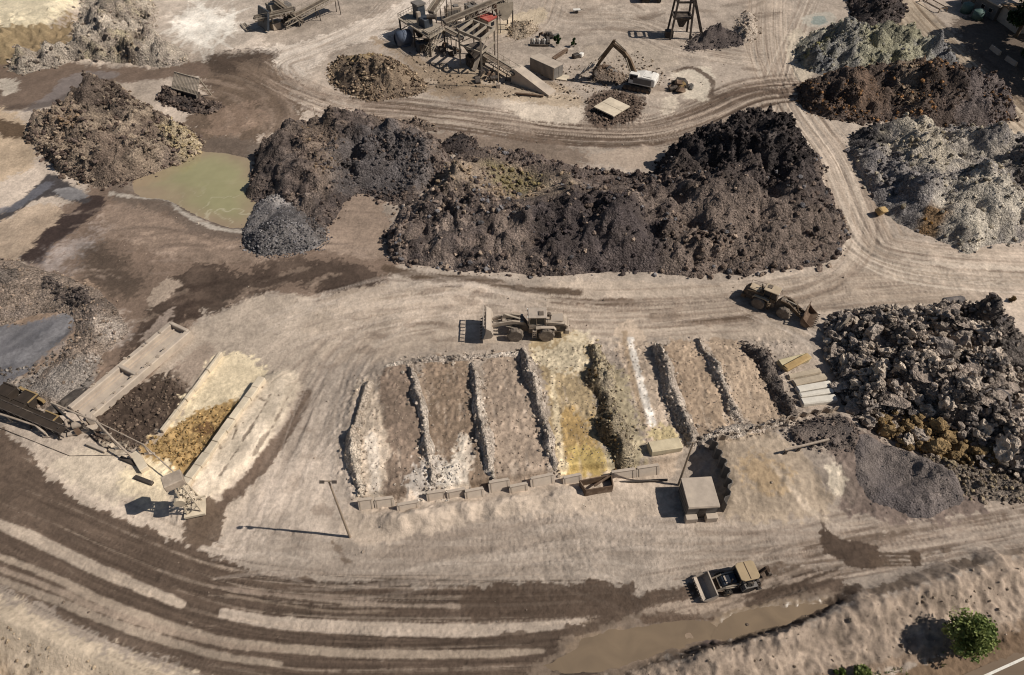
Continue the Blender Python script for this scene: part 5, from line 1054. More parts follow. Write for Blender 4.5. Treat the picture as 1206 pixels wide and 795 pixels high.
def frame_box(name, label, cat, pts, z0, z1, th, mat, inner=True):
    """open topped box of four plates"""
    P = [GV(*p, z1) for p in pts]; c = sum(P, Vector()) / 4; r = thing(name, label, cat, (c.x, c.y, z0))
    for k in range(4):
        a, b = P[k] - c, P[(k + 1) % 4] - c; MB().bar((a.x, a.y, (z1 - z0) / 2), (b.x, b.y, (z1 - z0) / 2), th, z1 - z0).build('side_plate', mat, r)
    return r, P, c
fr_, P_, c_ = frame_box('steel_trough', 'open rusty steel trough in the bay front below the yellow floor', 'trough', [(683, 566), (720, 559), (722, 572), (690, 577)], 0.2, 1.6, 0.12, P_RUST)
MB().bar(rel(fr_, (*GV(700, 572, 1.55).xy, 1.5)), rel(fr_, (*GV(720, 559, 1.55).xy, 1.5)), 0.2, 0.2).build('brace', P_RUST, fr_)
r = thing('rail', 'long thin steel rail lying along the ground left of the hut', 'rail', on(754, 570), hd((722, 571), (785, 568)))
MB().box((0, 0, 0.25), (6.2, 0.12, 0.3)).box((0, 0, 0.42), (6.2, 0.22, 0.05)).build('rail_bar', P_STEELD, r)
r = thing('barrier_rail', 'bent rail on short posts above the ochre stained bank', 'barrier', on(943, 537), hd((918, 543), (968, 531)))
MB().bar((-2.9, 0, 1.0), (2.9, 0, 1.05), 0.22, 0.22).build('rail_bar', P_PLATE, r)
for x in (-2.5, -0.8, 1.0, 2.6): MB().prism([(x - 0.5, -0.3), (x, 0.95), (x + 0.12, 0.95), (x + 0.1, -0.3)], -0.07, 0.07).build('post', P_STEELD, r)
# ================================================================ pale cast slabs
def cast_slab(label, a, b, w, h, mat, z=0.0, group='cast slabs beside the boulder heap', bev=0.14):
    p, q = Vector((*G(*a), 0)), Vector((*G(*b), 0)); c = (p + q) / 2; L_ = (q - p).length
    m = MB().box((0, 0, h / 2), (L_, w, h)); o = m.build('cast_slab', mat, None, bev)
    rr = random.Random(len(label)); 
    for v in o.data.vertices: v.co += Vector((rr.uniform(-.05, .05), rr.uniform(-.05, .05), rr.uniform(-.04, .04)))
    o.location = (c.x, c.y, float(gz(c.x, c.y)) + z - 0.05); o.rotation_euler = (0, 0, math.atan2((q - p).y, (q - p).x)); return tag(o, label, 'cast slab', group)
SL_W = plain('white cast slab', S(206, 198, 184), 0.8, 0, 0.14, 1.0, 0.25); SL_T = plain('tan cast slab', S(172, 157, 136), 0.85, 0, 0.2, 1.0, 0.25); SL_O = plain('ochre cast slab', S(166, 138, 94), 0.85, 0, 0.25, 0.8, 0.25, dust=S(182, 158, 116)); SL_C = plain('cream cast slab', S(188, 174, 140), 0.85, 0, 0.2, 1.0, 0.25)
cast_slab('cream slab at the top of the row, under the ochre slab', (917, 432), (950, 423), 1.3, 0.8, SL_C)
cast_slab('ochre slab lying diagonally across the cream slab', (921, 441), (950, 425), 1.0, 0.55, SL_O, 0.8)
cast_slab('thin tan slab just below the ochre slab', (927, 446), (965, 438), 0.8, 0.5, SL_T)
cast_slab('tan and rubble strewn slab above the white slabs', (933, 454), (971, 446), 1.0, 0.65, SL_T)
cast_slab('upper white slab in the stacked row', (937, 462), (977, 455), 1.0, 0.75, SL_W)
cast_slab('white slab second from the bottom of the row', (940, 469), (979, 463), 0.75, 0.8, SL_W)
cast_slab('broad white slab at the bottom of the row', (942, 477), (983, 472), 1.05, 0.8, SL_W)
cast_slab('large pale block closing the bay with the white drip streak', (762, 537), (799, 531), 1.5, 1.1, plain('pale block', S(196, 180, 150), 0.9, 0, 0.2, 0.8, 0.3), group=None)
# ================================================================ west side: troughs, walls, pipes
def trough():
    A, B = GV(98, 490), GV(214, 391); c = (A + B) / 2; r = thing('concrete_trough', 'long double concrete trough in the wet ground west of the bays', 'trough', (c.x, c.y, float(gz(c.x, c.y))), math.atan2((B - A).y, (B - A).x))
    L_ = (B - A).length; w = 3.3
    MB().box((0, 0, 0.12), (L_, w, 0.5)).build('floor', P_CONC, r)
    for y in (-w / 2, w / 2): MB().box((0, y, 0.45), (L_ + 0.4, 0.75, 1.25)).build('side_wall', P_CONC, r, 0.1)
    MB().box((0, w * 0.22, 0.42), (L_ * 0.98, 0.16, 0.35)).box((0, -w * 0.22, 0.42), (L_ * 0.98, 0.16, 0.35)).build('guide_rail', P_CONC, r)
    for x in (-0.04, 0.5): MB().box((x * L_, 0, 0.5), (0.5, w, 1.35)).build('cross_wall', P_CONC, r, 0.08)
    m = MB()
    for k in range(22): x = random.uniform(-0.5, 0.5) * L_; y = random.choice((-1, 1)) * w / 2; m.box((x, y + random.uniform(-0.3, 0.3), 1.1), (random.uniform(.2, .5), random.uniform(.2, .4), .2), random.random() * 3)
    tag(m.build('loose_stones', P_PLATE, r), kind='stuff')
trough()
def wall(label, pts, h, t, mat, name='retaining_wall', cat='wall', zb=-0.4):
    P = W(pts); c = P.mean(0); o = thing(name, label, cat, (c[0], c[1], float(gz(c[0], c[1]))))
    m = MB()
    rw = random.Random(len(label))
    for a, b in zip(P[:-1], P[1:]):
        n = max(1, int(np.hypot(*(b - a)) / 1.6))
        for k in range(n):
            p, q = a + (b - a) * k / n - c, a + (b - a) * (k + 0.985) / n - c; hh = h + rw.uniform(-0.1, 0.08); o2 = rw.uniform(-0.05, 0.05)
            m.bar((p[0] + o2, p[1], (hh + zb) / 2), (q[0] + o2, q[1], (hh + zb) / 2), t * rw.uniform(0.85, 1.1), hh - zb)
    m.build('wall', mat, o, 0.05); return o
wall('straight pale concrete wall along the right edge of the ochre bay', [(216, 585), (312, 452)], 0.75, 1.0, P_CONCP)
wall('low concrete kerb between the dark rubble bay and the cream bay', [(192, 510), (262, 418)], 0.7, 0.4, P_CONCP)
wall('short pale concrete block at the lower left corner of the ochre bay', [(160, 536), (172, 556)], 0.8, 0.9, P_CONCP)
def pipe(label, pts, r_, mat, stands=True, name='steel_pipe'):
    P = [GV(px, py, z) for px, py, z in pts]; o = thing(name, label, 'pipe', (P[0].x, P[0].y, 0)); Q = [p - Vector((P[0].x, P[0].y, 0)) for p in P]
    MB().tube(Q, r_, 8).build('pipe', mat, o)
    if stands:
        for q in Q[:: max(1, len(Q) // 3)]:
            if q.z > 0.5: MB().bar((q.x, q.y, -0.3), (q.x, q.y, q.z), 0.16).bar((q.x - 0.6, q.y, 0.1), (q.x + 0.6, q.y, 0.1), 0.25).build('stand', P_CONC, o)
    return o
pipe('pale pipe on stands crossing the dark ground at the west border', [(-15, 483, 1.3), (8, 490, 1.3), (42, 501, 1.3), (53, 510, 0.9)], 0.14, P_PLATE)
pipe('long pale pipe bending over the trough end and dark rubble', [(60, 474, 2.6), (90, 487, 2.6), (113, 496, 2.6), (132, 516, 2.4), (151, 534, 1.6)], 0.12, P_PLATE)
pipe('second thin pipe falling beside the long bent pipe to the ochre bay', [(115, 497, 2.6), (168, 523, 2.2), (207, 558, 1.8)], 0.07, P_PLATE)
pipe('short pale strut pipe leaning down to the pump cluster', [(60, 474, 2.6), (78, 491, 1.2), (92, 502, 0.6)], 0.12, P_PLATE)
pipe('thin dark cable lying in a bend across the tan apron', [(-10, 500, 0.05), (40, 520, 0.05), (82, 537, 0.05), (140, 536, 0.05), (195, 533, 0.05)], 0.05, P_STEELD, False, 'ground_cable')
for lab, a, b in (('dark steel bar lying on the apron nearest the trough end', (143, 540), (162, 548)), ('dark steel bar lying below the ochre bay corner', (160, 563), (181, 571)), ('tan steel beam lying beside the pump cluster', (104, 524), (126, 533))):
    p, q = GV(*a), GV(*b); o = MB().box((0, 0, 0.18), ((q - p).length, 0.45, 0.36)).build('steel_bar', P_CONC if 'tan' in lab else P_STEELD, None, 0.04); o.location = ((p + q) / 2).xy.to_3d() + Vector((0, 0, float(gz(*((p + q) / 2).xy)))); o.rotation_euler = (0, 0, math.atan2((q - p).y, (q - p).x)); tag(o, lab, 'steel bar')
P_MOULD = plain('brown mould steel', S(56, 47, 39), 0.8, 0, 0.25, 1.0)
P_GOLD = plain('ochre edge', S(150, 126, 88), 0.85, 0, 0.2, 1.0)
for i, (px, py) in enumerate([(6, 479), (24, 486), (43, 495), (62, 500), (12, 466), (38, 475)]):
    labs = ['dark steel mould box at the west end of the lower row', 'dark steel mould box second along the lower row', 'dark steel mould box third along the lower row', 'dark steel mould box at the right end of the lower row', 'dark steel mould box at the left of the upper row', 'dark steel mould box at the right of the upper row']
    r = thing('mould_box', labs[i], 'steel box', on(px, py), hd((6, 479), (62, 503)), 'steel mould boxes at the west edge')
    MB().box((0, 0, 0.65), (2.2, 1.7, 1.3)).build('body', P_MOULD, r, 0.06)
    MB().box((0, 0.78, 1.34), (2.2, 0.16, 0.12)).box((1.0, 0, 1.34), (0.16, 1.4, 0.1)).build('rim', P_GOLD if i in (3, 5) else P_MOULD, r)
r = thing('steel_beam', 'long tan beam lying along the upper row of mould boxes', 'beam', on(42, 470), hd((24, 464), (60, 485)))
MB().box((0, 0, 0.9), (4.6, 0.35, 0.45)).build('beam', P_GOLD, r)
for x in (-1.8, 1.8): MB().box((x, 0, 0.3), (0.3, 0.3, 0.75)).build('leg', P_MOULD, r)
def pump():
    r = thing('pump_station', 'dusty cluster of pumps and valves at the south end of the trough', 'pump station', on(99, 504), 0.3)
    MB().box((0, 0, 0.15), (3.4, 1.8, 0.3)).build('base', P_CONC, r)
    MB().cyl((-0.9, 0, 0.8), (0.2, 0, 0.8), 0.45).cyl((0.2, 0, 0.8), (0.7, 0, 0.8), 0.3).build('pump', P_PLATE, r)
    MB().box((1.2, 0.3, 0.9), (0.7, 0.8, 1.3)).build('cabinet', P_CONC, r, 0.04)
    MB().tube([(-0.9, 0, 0.8), (-1.5, 0, 0.9), (-1.6, 0.6, 1.4), (-1.2, 1.2, 0.4)], 0.16).build('pipe', P_PLATE, r)
    MB().tube([(0.4, -0.2, 1.0), (0.6, -0.9, 1.3), (1.6, -1.5, 0.3)], 0.13).build('hose', P_STEELD, r)
    MB().box((-0.4, -0.8, 0.5), (0.6, 0.5, 0.7), 0.5).build('valve_box', P_RUST, r)
pump()
def mast():
    r = thing('lattice_mast', 'pale lattice mast with drum and box head below the ochre bay', 'lattice mast', on(233, 602), 0.25)
    b, t, H = 0.75, 0.4, 5.4; m = MB()
    C4 = [(-1, -1), (1, -1), (1, 1), (-1, 1)]
    for a in C4: m.bar((a[0] * b, a[1] * b, -0.2), (a[0] * t, a[1] * t, H), 0.14)
    for k in range(4):
        z0, z1 = k * H / 4, (k + 1) * H / 4; f = lambda z: b + (t - b) * z / H
        for j in range(4):
            p, q = C4[j], C4[(j + 1) % 4]; m.bar((p[0] * f(z0), p[1] * f(z0), z0 + 0.1), (q[0] * f(z1), q[1] * f(z1), z1), 0.08); m.bar((p[0] * f(z1), p[1] * f(z1), z1), (q[0] * f(z1), q[1] * f(z1), z1), 0.08)
    m.build('lattice', P_CONCP, r)
    MB().box((-0.3, 0, H + 0.55), (2.0, 1.5, 1.0), 0.3).build('head_box', P_PLATE, r, 0.06)
    MB().cyl((-0.7, -0.9, 2.8), (-0.7, 0.9, 2.8), 0.6).build('drum', P_CONCP, r); MB().bar((-1.5, 0, 1.4), (1.7, 0, 2.0), 0.16).bar((-1.4, 0.5, 0.1), (0.2, 0.5, 3.2), 0.14).build('brace', P_CONCP, r)
    MB().box((0, 0, 0.05), (2.2, 2.2, 0.35)).build('base_plate', P_CONCP, r)
mast()
def grating():
    r = thing('slatted_grating', 'slanted slatted grating on an A frame over dark rubble', 'grating', on(222, 116), hd((205, 112), (236, 121)))
    L_ = 6.6; top, bot = Vector((0, 1.6, 4.2)), Vector((0, -0.4, 1.7))
    m = MB()
    for k in range(19):
        x = -L_ / 2 + k * L_ / 18; m.bar((x, top.y, top.z), (x, bot.y, bot.z), 0.17, 0.1)
    m.build('slat_panel', P_STEEL, r)
    MB().bar((-L_ / 2, top.y, top.z), (L_ / 2, top.y, top.z), 0.2).bar((-L_ / 2, bot.y, bot.z), (L_ / 2, bot.y, bot.z), 0.2).build('frame', P_STEEL, r)
    for x in (-L_ / 2, L_ / 2):
        MB().bar((x, 1.6, 4.2), (x, 3.2, -0.2), 0.2).build('leg', P_STEEL, r); MB().bar((x, -0.4, 1.7), (x, -1.0, -0.2), 0.2).build('leg', P_STEEL, r); MB().bar((x, 0.5, 2.7), (x, 2.6, 1.4), 0.14).build('brace', P_STEEL, r)
    MB().box((0, 0.3, 0.9), (L_ * 0.92, 1.0, 1.6)).build('chute', P_STEELD, r)  # dark box standing for the shaded opening under the panel
grating()
def lattice_boom():
    A, B = GV(-14, 470, 2.0), GV(76, 508, 1.2); r = thing('conveyor', 'slim dark lattice conveyor along the mould boxes at the west border', 'conveyor', (A.x, A.y, 0), math.atan2((B - A).y, (B - A).x)); L_ = rel(r, B).x
    for y in (-0.5, 0.5):
        m = MB().bar((0, y, 2.2), (L_, y, 1.4), 0.12).bar((0, y, 1.4), (L_, y, 0.6), 0.12); n = 12
        for k in range(n): x0, x1 = k * L_ / n, (k + 1) * L_ / n; z = lambda x: 2.2 - 0.8 * x / L_; m.bar((x0, y, z(x0)), (x1, y, z(x1) - 0.8), 0.08)
        m.build('side_truss', P_STEELD, r)
    MB().bar((0, 0, 2.15), (L_, 0, 1.35), 0.8, 0.08).build('belt', P_MOULD, r)
    for x in (1.0, L_ * 0.55, L_ - 0.8): MB().bar((x, -0.9, -0.2), (x, 0, 1.6), 0.14).bar((x, 0.9, -0.2), (x, 0, 1.6), 0.14).build('trestle', P_STEELD, r)
lattice_boom()
# ================================================================ crushing plant
def legs(root, pts, z1, t, mat):
    for p in pts: MB().bar((p[0], p[1], -0.3), (p[0], p[1], z1), t).build('leg', mat, root)
def conveyor(label, a, b, wid=1.2, side=0.5, nleg=3, group='conveyors of the crushing plants', truss=True):
    """a, b: (px, py, z) ends of the belt"""
    A, B = GV(*a), GV(*b); A.z, B.z = a[2], b[2]; r = thing('conveyor', label, 'conveyor', (A.x, A.y, 0), math.atan2((B - A).y, (B - A).x), group)
    q = rel(r, B); L_ = q.x; z = lambda x: a[2] + (b[2] - a[2]) * x / L_
    MB().bar((0, 0, a[2]), (L_, 0, b[2]), wid, 0.14).build('belt', P_BELT, r)
    for y in (-wid / 2 - 0.1, wid / 2 + 0.1):
        m = MB().bar((0, y, a[2] + 0.12), (L_, y, b[2] + 0.12), 0.14, 0.2).bar((0, y, a[2] - side - 0.3), (L_, y, b[2] - side - 0.3), 0.12, 0.16)
        n = max(4, int(L_ / 1.3))
        for k in range(n):
            x0, x1 = k * L_ / n, (k + 1) * L_ / n; m.bar((x0, y, z(x0) - side - 0.3), (x1, y, z(x1) + 0.1), 0.08)
            m.bar((x1, y, z(x1) - side - 0.3), (x1, y, z(x1) + 0.1), 0.08)
        m.build('side_truss', P_STEEL, r)
    for x, zz in ((0, a[2]), (L_, b[2])): MB().cyl((x, -wid / 2 - 0.1, zz - 0.12), (x, wid / 2 + 0.1, zz - 0.12), 0.32).build('drum', P_STEELD, r)
    for k in range(nleg):
        x = L_ * (k + 0.6) / nleg
        if z(x) > 1.2:
            for y in (-wid / 2, wid / 2): MB().bar((x, y * 1.5, -0.3), (x, y, z(x) - side - 0.2), 0.16).build('leg', P_STEELD, r)
    w = MB().bar((0, wid / 2 + 0.65, a[2] - 0.1), (L_, wid / 2 + 0.65, b[2] - 0.1), 0.7, 0.06).bar((0, wid / 2 + 1.0, a[2] + 0.9), (L_, wid / 2 + 1.0, b[2] + 0.9), 0.06)
    for k in range(int(L_ / 2) + 1): x = min(L_, k * 2.0); w.bar((x, wid / 2 + 1.0, z(x) - 0.1), (x, wid / 2 + 1.0, z(x) + 0.9), 0.06)
    w.build('walkway', P_STEEL, r); return r
def screen_plant():
    z = 4.3; D = [GV(*p, z) for p in ((469, 22), (506, 45), (524, 34), (488, 12))]; c = sum(D, Vector()) / 4
    r = thing('screening_plant', 'dark crusher and screen on a raised steel deck north of the brown cone', 'crusher', (c.x, c.y, float(gz(c.x, c.y))))
    P = [d - Vector((c.x, c.y, 0)) for d in D]
    MB().slab([(p.x, p.y) for p in P], z - 0.3, z).build('deck', P_STEEL, r)
    legs(r, [(p.x * 0.95, p.y * 0.95) for p in P] + [((P[0].x + P[1].x) / 2, (P[0].y + P[1].y) / 2)], z - 0.3, 0.35, P_STEELD)
    for i, j in ((0, 1), (1, 2), (3, 0)):
        MB().bar((P[i].x * .95, P[i].y * .95, 0.3), (P[j].x * .95, P[j].y * .95, z - 0.4), 0.18).bar((P[i].x * .95, P[i].y * .95, 1.8), (P[j].x * .95, P[j].y * .95, 1.8), 0.16).build('brace', P_STEEL, r)
        h = MB().bar((P[i].x, P[i].y, z + 1.05), (P[j].x, P[j].y, z + 1.05), 0.07).bar((P[i].x, P[i].y, z + 0.55), (P[j].x, P[j].y, z + 0.55), 0.05)
        for k in range(7): q = P[i].lerp(P[j], k / 6); h.bar((q.x, q.y, z), (q.x, q.y, z + 1.05), 0.06)
        h.build('handrail', P_STEELD, r)
    ux = (P[1] - P[0]).normalized(); a = math.atan2(ux.y, ux.x)
    def at(s, t): return P[0] + (P[1] - P[0]) * s + (P[3] - P[0]) * t
    q = at(0.3, 0.75); MB().box((q.x, q.y, z + 1.5), (2.2, 2.0, 3.0), a).build('crusher_body', P_BLUEB, r, 0.05)
    MB().box((q.x, q.y, z + 3.15), (2.6, 2.4, 0.4), a).build('crusher_lid', P_GREYP, r)
    q = at(0.62, 0.5); MB().box((q.x, q.y, z + 0.9), (2.8, 2.2, 1.8), a).build('screen_box', P_BLUEB, r, 0.05)
    q = at(0.5, 0.35); MB().box((q.x, q.y, z + 1.4), (0.7, 0.8, 2.8), a).build('cabinet', P_PLATE, r)
    q = at(0.75, 0.65); MB().cyl((q.x - 1, q.y, z + 2.2), (q.x + 1, q.y, z + 2.2), 0.5).build('motor', P_STEELD, r)
    q = at(0.85, 0.2); MB().box((q.x, q.y, z + 0.25), (2.2, 1.4, 0.4), a).build('chute', P_STEEL, r)
    q = at(0.45, 0.45); MB().prism([(-1.6, z - 0.4), (1.6, z - 0.4), (0.5, 1.6), (-0.5, 1.6)], -1.3, 1.3).build('underdeck_hopper', P_STEELD, r).location = (q.x, q.y, 0)
screen_plant()
q = on(476, 53); o = MB().cyl((-1.6, 0, 1.7), (1.6, 0, 1.7), 1.6, 1.6, 22).cyl((-1.9, 0, 1.7), (-1.6, 0, 1.7), 1.1, 1.6, 22, False).cyl((1.6, 0, 1.7), (1.9, 0, 1.7), 1.6, 1.1, 22).box((0, 0, 0.15), (2.4, 2.0, 0.5)).build('storage_drum', P_DOME, None, 0, True)
o.location = q; o.rotation_euler = (0, 0, 0.5); tag(o, 'blue grey drum tank under the west end of the screening deck', 'tank')
def load_frame():
    z = 7.4; D = [GV(*p, z) for p in ((540, 36), (566, 47), (582, 34), (557, 24))]; c = sum(D, Vector()) / 4
    r = thing('steel_gantry', 'four legged open steel gantry with parallel roof beams', 'gantry', (c.x, c.y, float(gz(c.x, c.y))))
    P = [Vector((d.x - c.x, d.y - c.y, 0)) for d in D]; legs(r, P, z, 0.34, P_STEEL)
    for i in range(4): a, b = P[i], P[(i + 1) % 4]; MB().bar((a.x, a.y, z), (b.x, b.y, z), 0.36, 0.55).build('top_beam', P_STEEL, r)
    for t in (0.33, 0.66): a, b = P[0].lerp(P[1], t), P[3].lerp(P[2], t); MB().bar((a.x, a.y, z), (b.x, b.y, z), 0.4, 0.4).build('roof_beam', P_STEEL, r)
    for i in (0, 1): a, b = P[i], P[(i + 1) % 4]; MB().bar((a.x, a.y, 4.6), (b.x, b.y, 4.6), 0.25, 0.4).build('mid_beam', P_STEEL, r); MB().bar((a.x, a.y, 4.8), (a.x * .4 + b.x * .6, a.y * .4 + b.y * .6, z - 0.2), 0.16).build('brace', P_STEEL, r)
    return c
cg = load_frame()
r = thing('feed_hopper', 'dark feed hopper and jaw unit standing under the steel gantry', 'hopper', (cg.x - 0.5, cg.y - 0.5, float(gz(cg.x, cg.y))), 0.5)
MB().prism([(-2.2, 4.2), (2.2, 4.2), (0.9, 2.2), (-0.9, 2.2)], -1.6, 1.6).build('hopper', P_STEELD, r); MB().box((0, 0, 1.2), (3.6, 2.4, 2.2)).build('jaw_body', P_DARKM, r, 0.05)
MB().bar((0.6, -1.0, 3.2), (-1.6, -2.6, 0.2), 1.0, 0.12).build('chute', P_PLATE, r); MB().cyl((1.4, -1.5, 1.6), (1.4, -1.2, 1.6), 0.9).build('flywheel', P_STEEL, r)
conveyor('long covered conveyor rising northeast from the screening deck', (524, 26, 4.2), (596, -4, 7.5), 1.7, 0.9)
conveyor('steep short conveyor rising north above the crusher body', (508, 14, 5.5), (532, -22, 9.0), 1.1, 0.5, 2)
conveyor('short link conveyor between the screening deck and the gantry', (522, 34, 4.0), (543, 45, 4.0), 0.9, 0.4, 2)
conveyor('low conveyor running from the gantry down to the concrete ramp', (560, 58, 2.2), (606, 86, 2.2), 1.3, 0.4, 3)
r = thing('control_shed', 'small shed with a faded red roof beside the steel gantry', 'shed', on(574, 40), hd((562, 30), (580, 36)))
MB().box((0, 0, 2.0), (3.2, 3.0, 4.0)).build('wall', P_PLATE, r); MB().box((0, 0, 4.1), (3.7, 3.5, 0.25), 0, 0.1).build('roof', P_RED, r); MB().box((0.3, -1.52, 1.2), (0.9, 0.06, 2.0)).build('door', P_STEELD, r); MB().box((1.62, 0, 2.8), (0.06, 1.2, 0.9)).build('window', P_GLASS, r)
# concrete ramp wedge and container
a, b = Vector((*G(602, 97), 0)), Vector((*G(646, 114), 0)); off = Vector((*G(611, 76, 3.0), 0)) - Vector((*G(602, 82, 3.0), 0)); L_ = (b - a).length
r = thing('concrete_ramp', 'long pale concrete ramp wedge sloping down beside the container', 'ramp', (*a.xy, float(gz(*a.xy))), math.atan2((b - a).y, (b - a).x))
wd = abs(rel(r, (*(a + off).xy, 0)).y)
MB().prism([(0, -0.3), (L_, -0.3), (L_, 0.15), (0.6, 3.0), (0, 3.0)], 0, wd).build('body', P_CONC, r); MB().bar((0.6, 0.1, 3.1), (L_, 0.1, 0.25), 0.2, 0.2).build('kerb', P_CONC, r)
a, b = GV(624, 84), GV(652, 97); r = thing('shipping_container', 'plain pale shipping container beside the concrete ramp', 'container', (*((a + b) / 2 + Vector((1.0, 1.7, 0))).xy, 0.05), math.atan2((b - a).y, (b - a).x))
MB().box((0, 0, 1.4), ((b - a).length, 2.9, 2.7)).build('body', P_CONC, r, 0.03)
for y in (-1.47, 1.47):
    m = MB().box((0, y, 2.68), ((b - a).length, 0.06, 0.1))
    for k in range(20): m.box((-(b - a).length / 2 + 0.3 + k * ((b - a).length - 0.6) / 19, y, 1.4), (0.14, 0.07, 2.4))
    m.build('wall_rib', P_GREYP, r)
for y in (-0.7, 0.7): MB().box(((b - a).length / 2 + 0.03, y, 1.4), (0.06, 1.3, 2.4)).build('door', P_GREYP, r)
# loose plant things between the ramp and the excavator
r = thing('gas_bottle_rack', 'low rack of pale gas bottles north of the container', 'gas bottles', on(635, 53), -0.05)
MB().box((0, 0, 0.25), (4.2, 1.4, 0.4)).build('rack', P_STEELD, r)
for k in range(7): MB().cyl((-1.8 + k * 0.6, 0, 0.4), (-1.8 + k * 0.6, 0, 1.4), 0.24).cyl((-1.8 + k * 0.6, 0, 1.4), (-1.8 + k * 0.6, 0, 1.55), 0.12).build('gas_bottle', P_WHITE if k % 2 else P_GREYP, r)
r = thing('flat_panel', 'two pale roof panels lying flat on the grey gravel patch', 'roof panels', on(720, 131), hd((702, 131), (724, 141)))
for y in (-1.35, 1.35): MB().box((0, y, 0.75), (5.0, 2.6, 0.22), 0, 0.02).build('panel', P_CONCP, r)
for x, y in ((-2.2, -2.3), (2.2, -2.3), (2.2, 2.3), (-2.2, 2.3)): MB().box((x, y, 0.25), (0.4, 0.4, 0.9)).build('leg', P_STEELD, r)
r = thing('flat_panel', 'small white slab lying near the tip of the container', 'slab', on(662, 92), -0.3); MB().box((0, 0, 0.15), (2.6, 2.2, 0.25)).build('slab', P_CONCP, r)
def bar_thing(name, label, cat, a, b, z, w, h, mat):
    p, q = GV(*a), GV(*b); r = thing(name, label, cat, (*((p + q) / 2).xy, float(gz(*((p + q) / 2).xy))), math.atan2((q - p).y, (q - p).x)); L_ = (q - p).length
    MB().box((0, 0, z), (L_, w, h)).build('beam_web', mat, r); MB().box((0, 0, z + h / 2 + 0.03), (L_, w * 1.8, 0.07)).build('flange', mat, r)
    for x in (-L_ * 0.4, L_ * 0.4): MB().box((x, 0, z / 2 - 0.1), (0.3, w * 2, z)).build('foot', P_STEELD, r)
bar_thing('steel_beam', 'dark beam lying north of the container end', 'beam', (651, 72), (668, 61), 0.5, 0.4, 0.6, P_RUST)
bar_thing('steel_beam', 'dark bent beam lying south of the concrete ramp', 'beam', (606, 112), (640, 115), 0.3, 0.25, 0.3, P_RUST)
r = thing('scrap_machine', 'small white and dark scrap machine part above the slotted bucket', 'scrap', on(680, 67), 0.6); MB().box((-0.5, 0, 0.5), (1.6, 1.0, 0.9)).build('body', P_DARKM, r, 0.1); MB().box((0.9, -0.2, 0.45), (1.1, 0.9, 0.8), 0.4).build('cover', P_WHITE, r, 0.1)
# gallows frame beside the grey cone
def tower():
    r = thing('loading_tower', 'dark steel loading tower with slanted braces beside the grey cone', 'steel tower', on(799, 42), 0.0); z = 9.5
    C4 = [(-2.0, -1.6), (2.0, -1.6), (2.0, 1.6), (-2.0, 1.6)]
    for x, y in C4: MB().bar((x * 1.15, y * 1.3, -0.3), (x * 0.85, y, z), 0.4).build('leg', P_STEELD, r)
    for zz in (4.6, 8.0, z):
        f = 1.15 - 0.3 * zz / z; m = MB()
        for i in range(4): a, b = C4[i], C4[(i + 1) % 4]; m.bar((a[0] * f, a[1] * f, zz), (b[0] * f, b[1] * f, zz), 0.3, 0.4)
        m.build('beam_ring', P_STEELD, r)
    for y in (-1.7, 1.7): MB().bar((1.9, y, z - 0.5), (5.6, y, -0.3), 0.3).build('brace', P_STEELD, r)
    MB().box((0, 0, 4.3), (3.4, 2.8, 0.25)).build('platform', P_STEELD, r); MB().prism([(-1.3, 4.2), (1.3, 4.2), (0.5, 2.4), (-0.5, 2.4)], -1.1, 1.1).build('hopper', P_DARKM, r)
    MB().box((-2.4, -0.5, 0.7), (1.8, 1.6, 1.4)).build('drive_box', P_STEELD, r, 0.05)
tower()
# junk beside the excavator
RB = [P_DARKM, P_STEELD, P_RUST, P_GREYP]
def junk(label, ctr, spots, seed):
    r = thing('scrap_pile', label, 'scrap pile', on(*ctr)); rr = random.Random(seed)
    for k in range(spots):
        a = rr.uniform(0, 6.28); d = rr.random() ** 0.6 * 2.6; s = rr.uniform(0.5, 1.5); x, y = d * math.cos(a), d * math.sin(a) * 0.9; z = max(0.3, 1.4 - d * 0.45)
        m = MB()
        if k % 3 == 0: m.cyl((x - s * 0.6, y, z), (x + s * 0.6, y + rr.uniform(-.5, .5), z + rr.uniform(-.3, .6)), s * 0.4)
        elif k % 3 == 1: m.box((x, y, z), (s * 1.3, s * 0.8, s * 0.6), rr.uniform(0, 3), rr.uniform(-.5, .5), rr.uniform(-.4, .4))
        else: m.prism([(-s, 0), (s, -0.1), (s * 0.7, s * 0.6), (-s * 0.4, s * 0.8)], -0.25 * s, 0.3 * s)
        o = m.build('scrap_piece', SL_O if k == 4 and seed == 5 else RB[k % 4], r, 0.04)
        if k % 3 == 2: o.location = (x, y, z - 0.2); o.rotation_euler = (rr.uniform(-.5, .5), rr.uniform(-.5, .5), rr.uniform(0, 6))
junk('heap of dark machine scrap with an orange piece right of the excavator', (800, 104), 15, 5)
junk('dark scrap pieces strewn under the excavator boom', (712, 86), 9, 8)
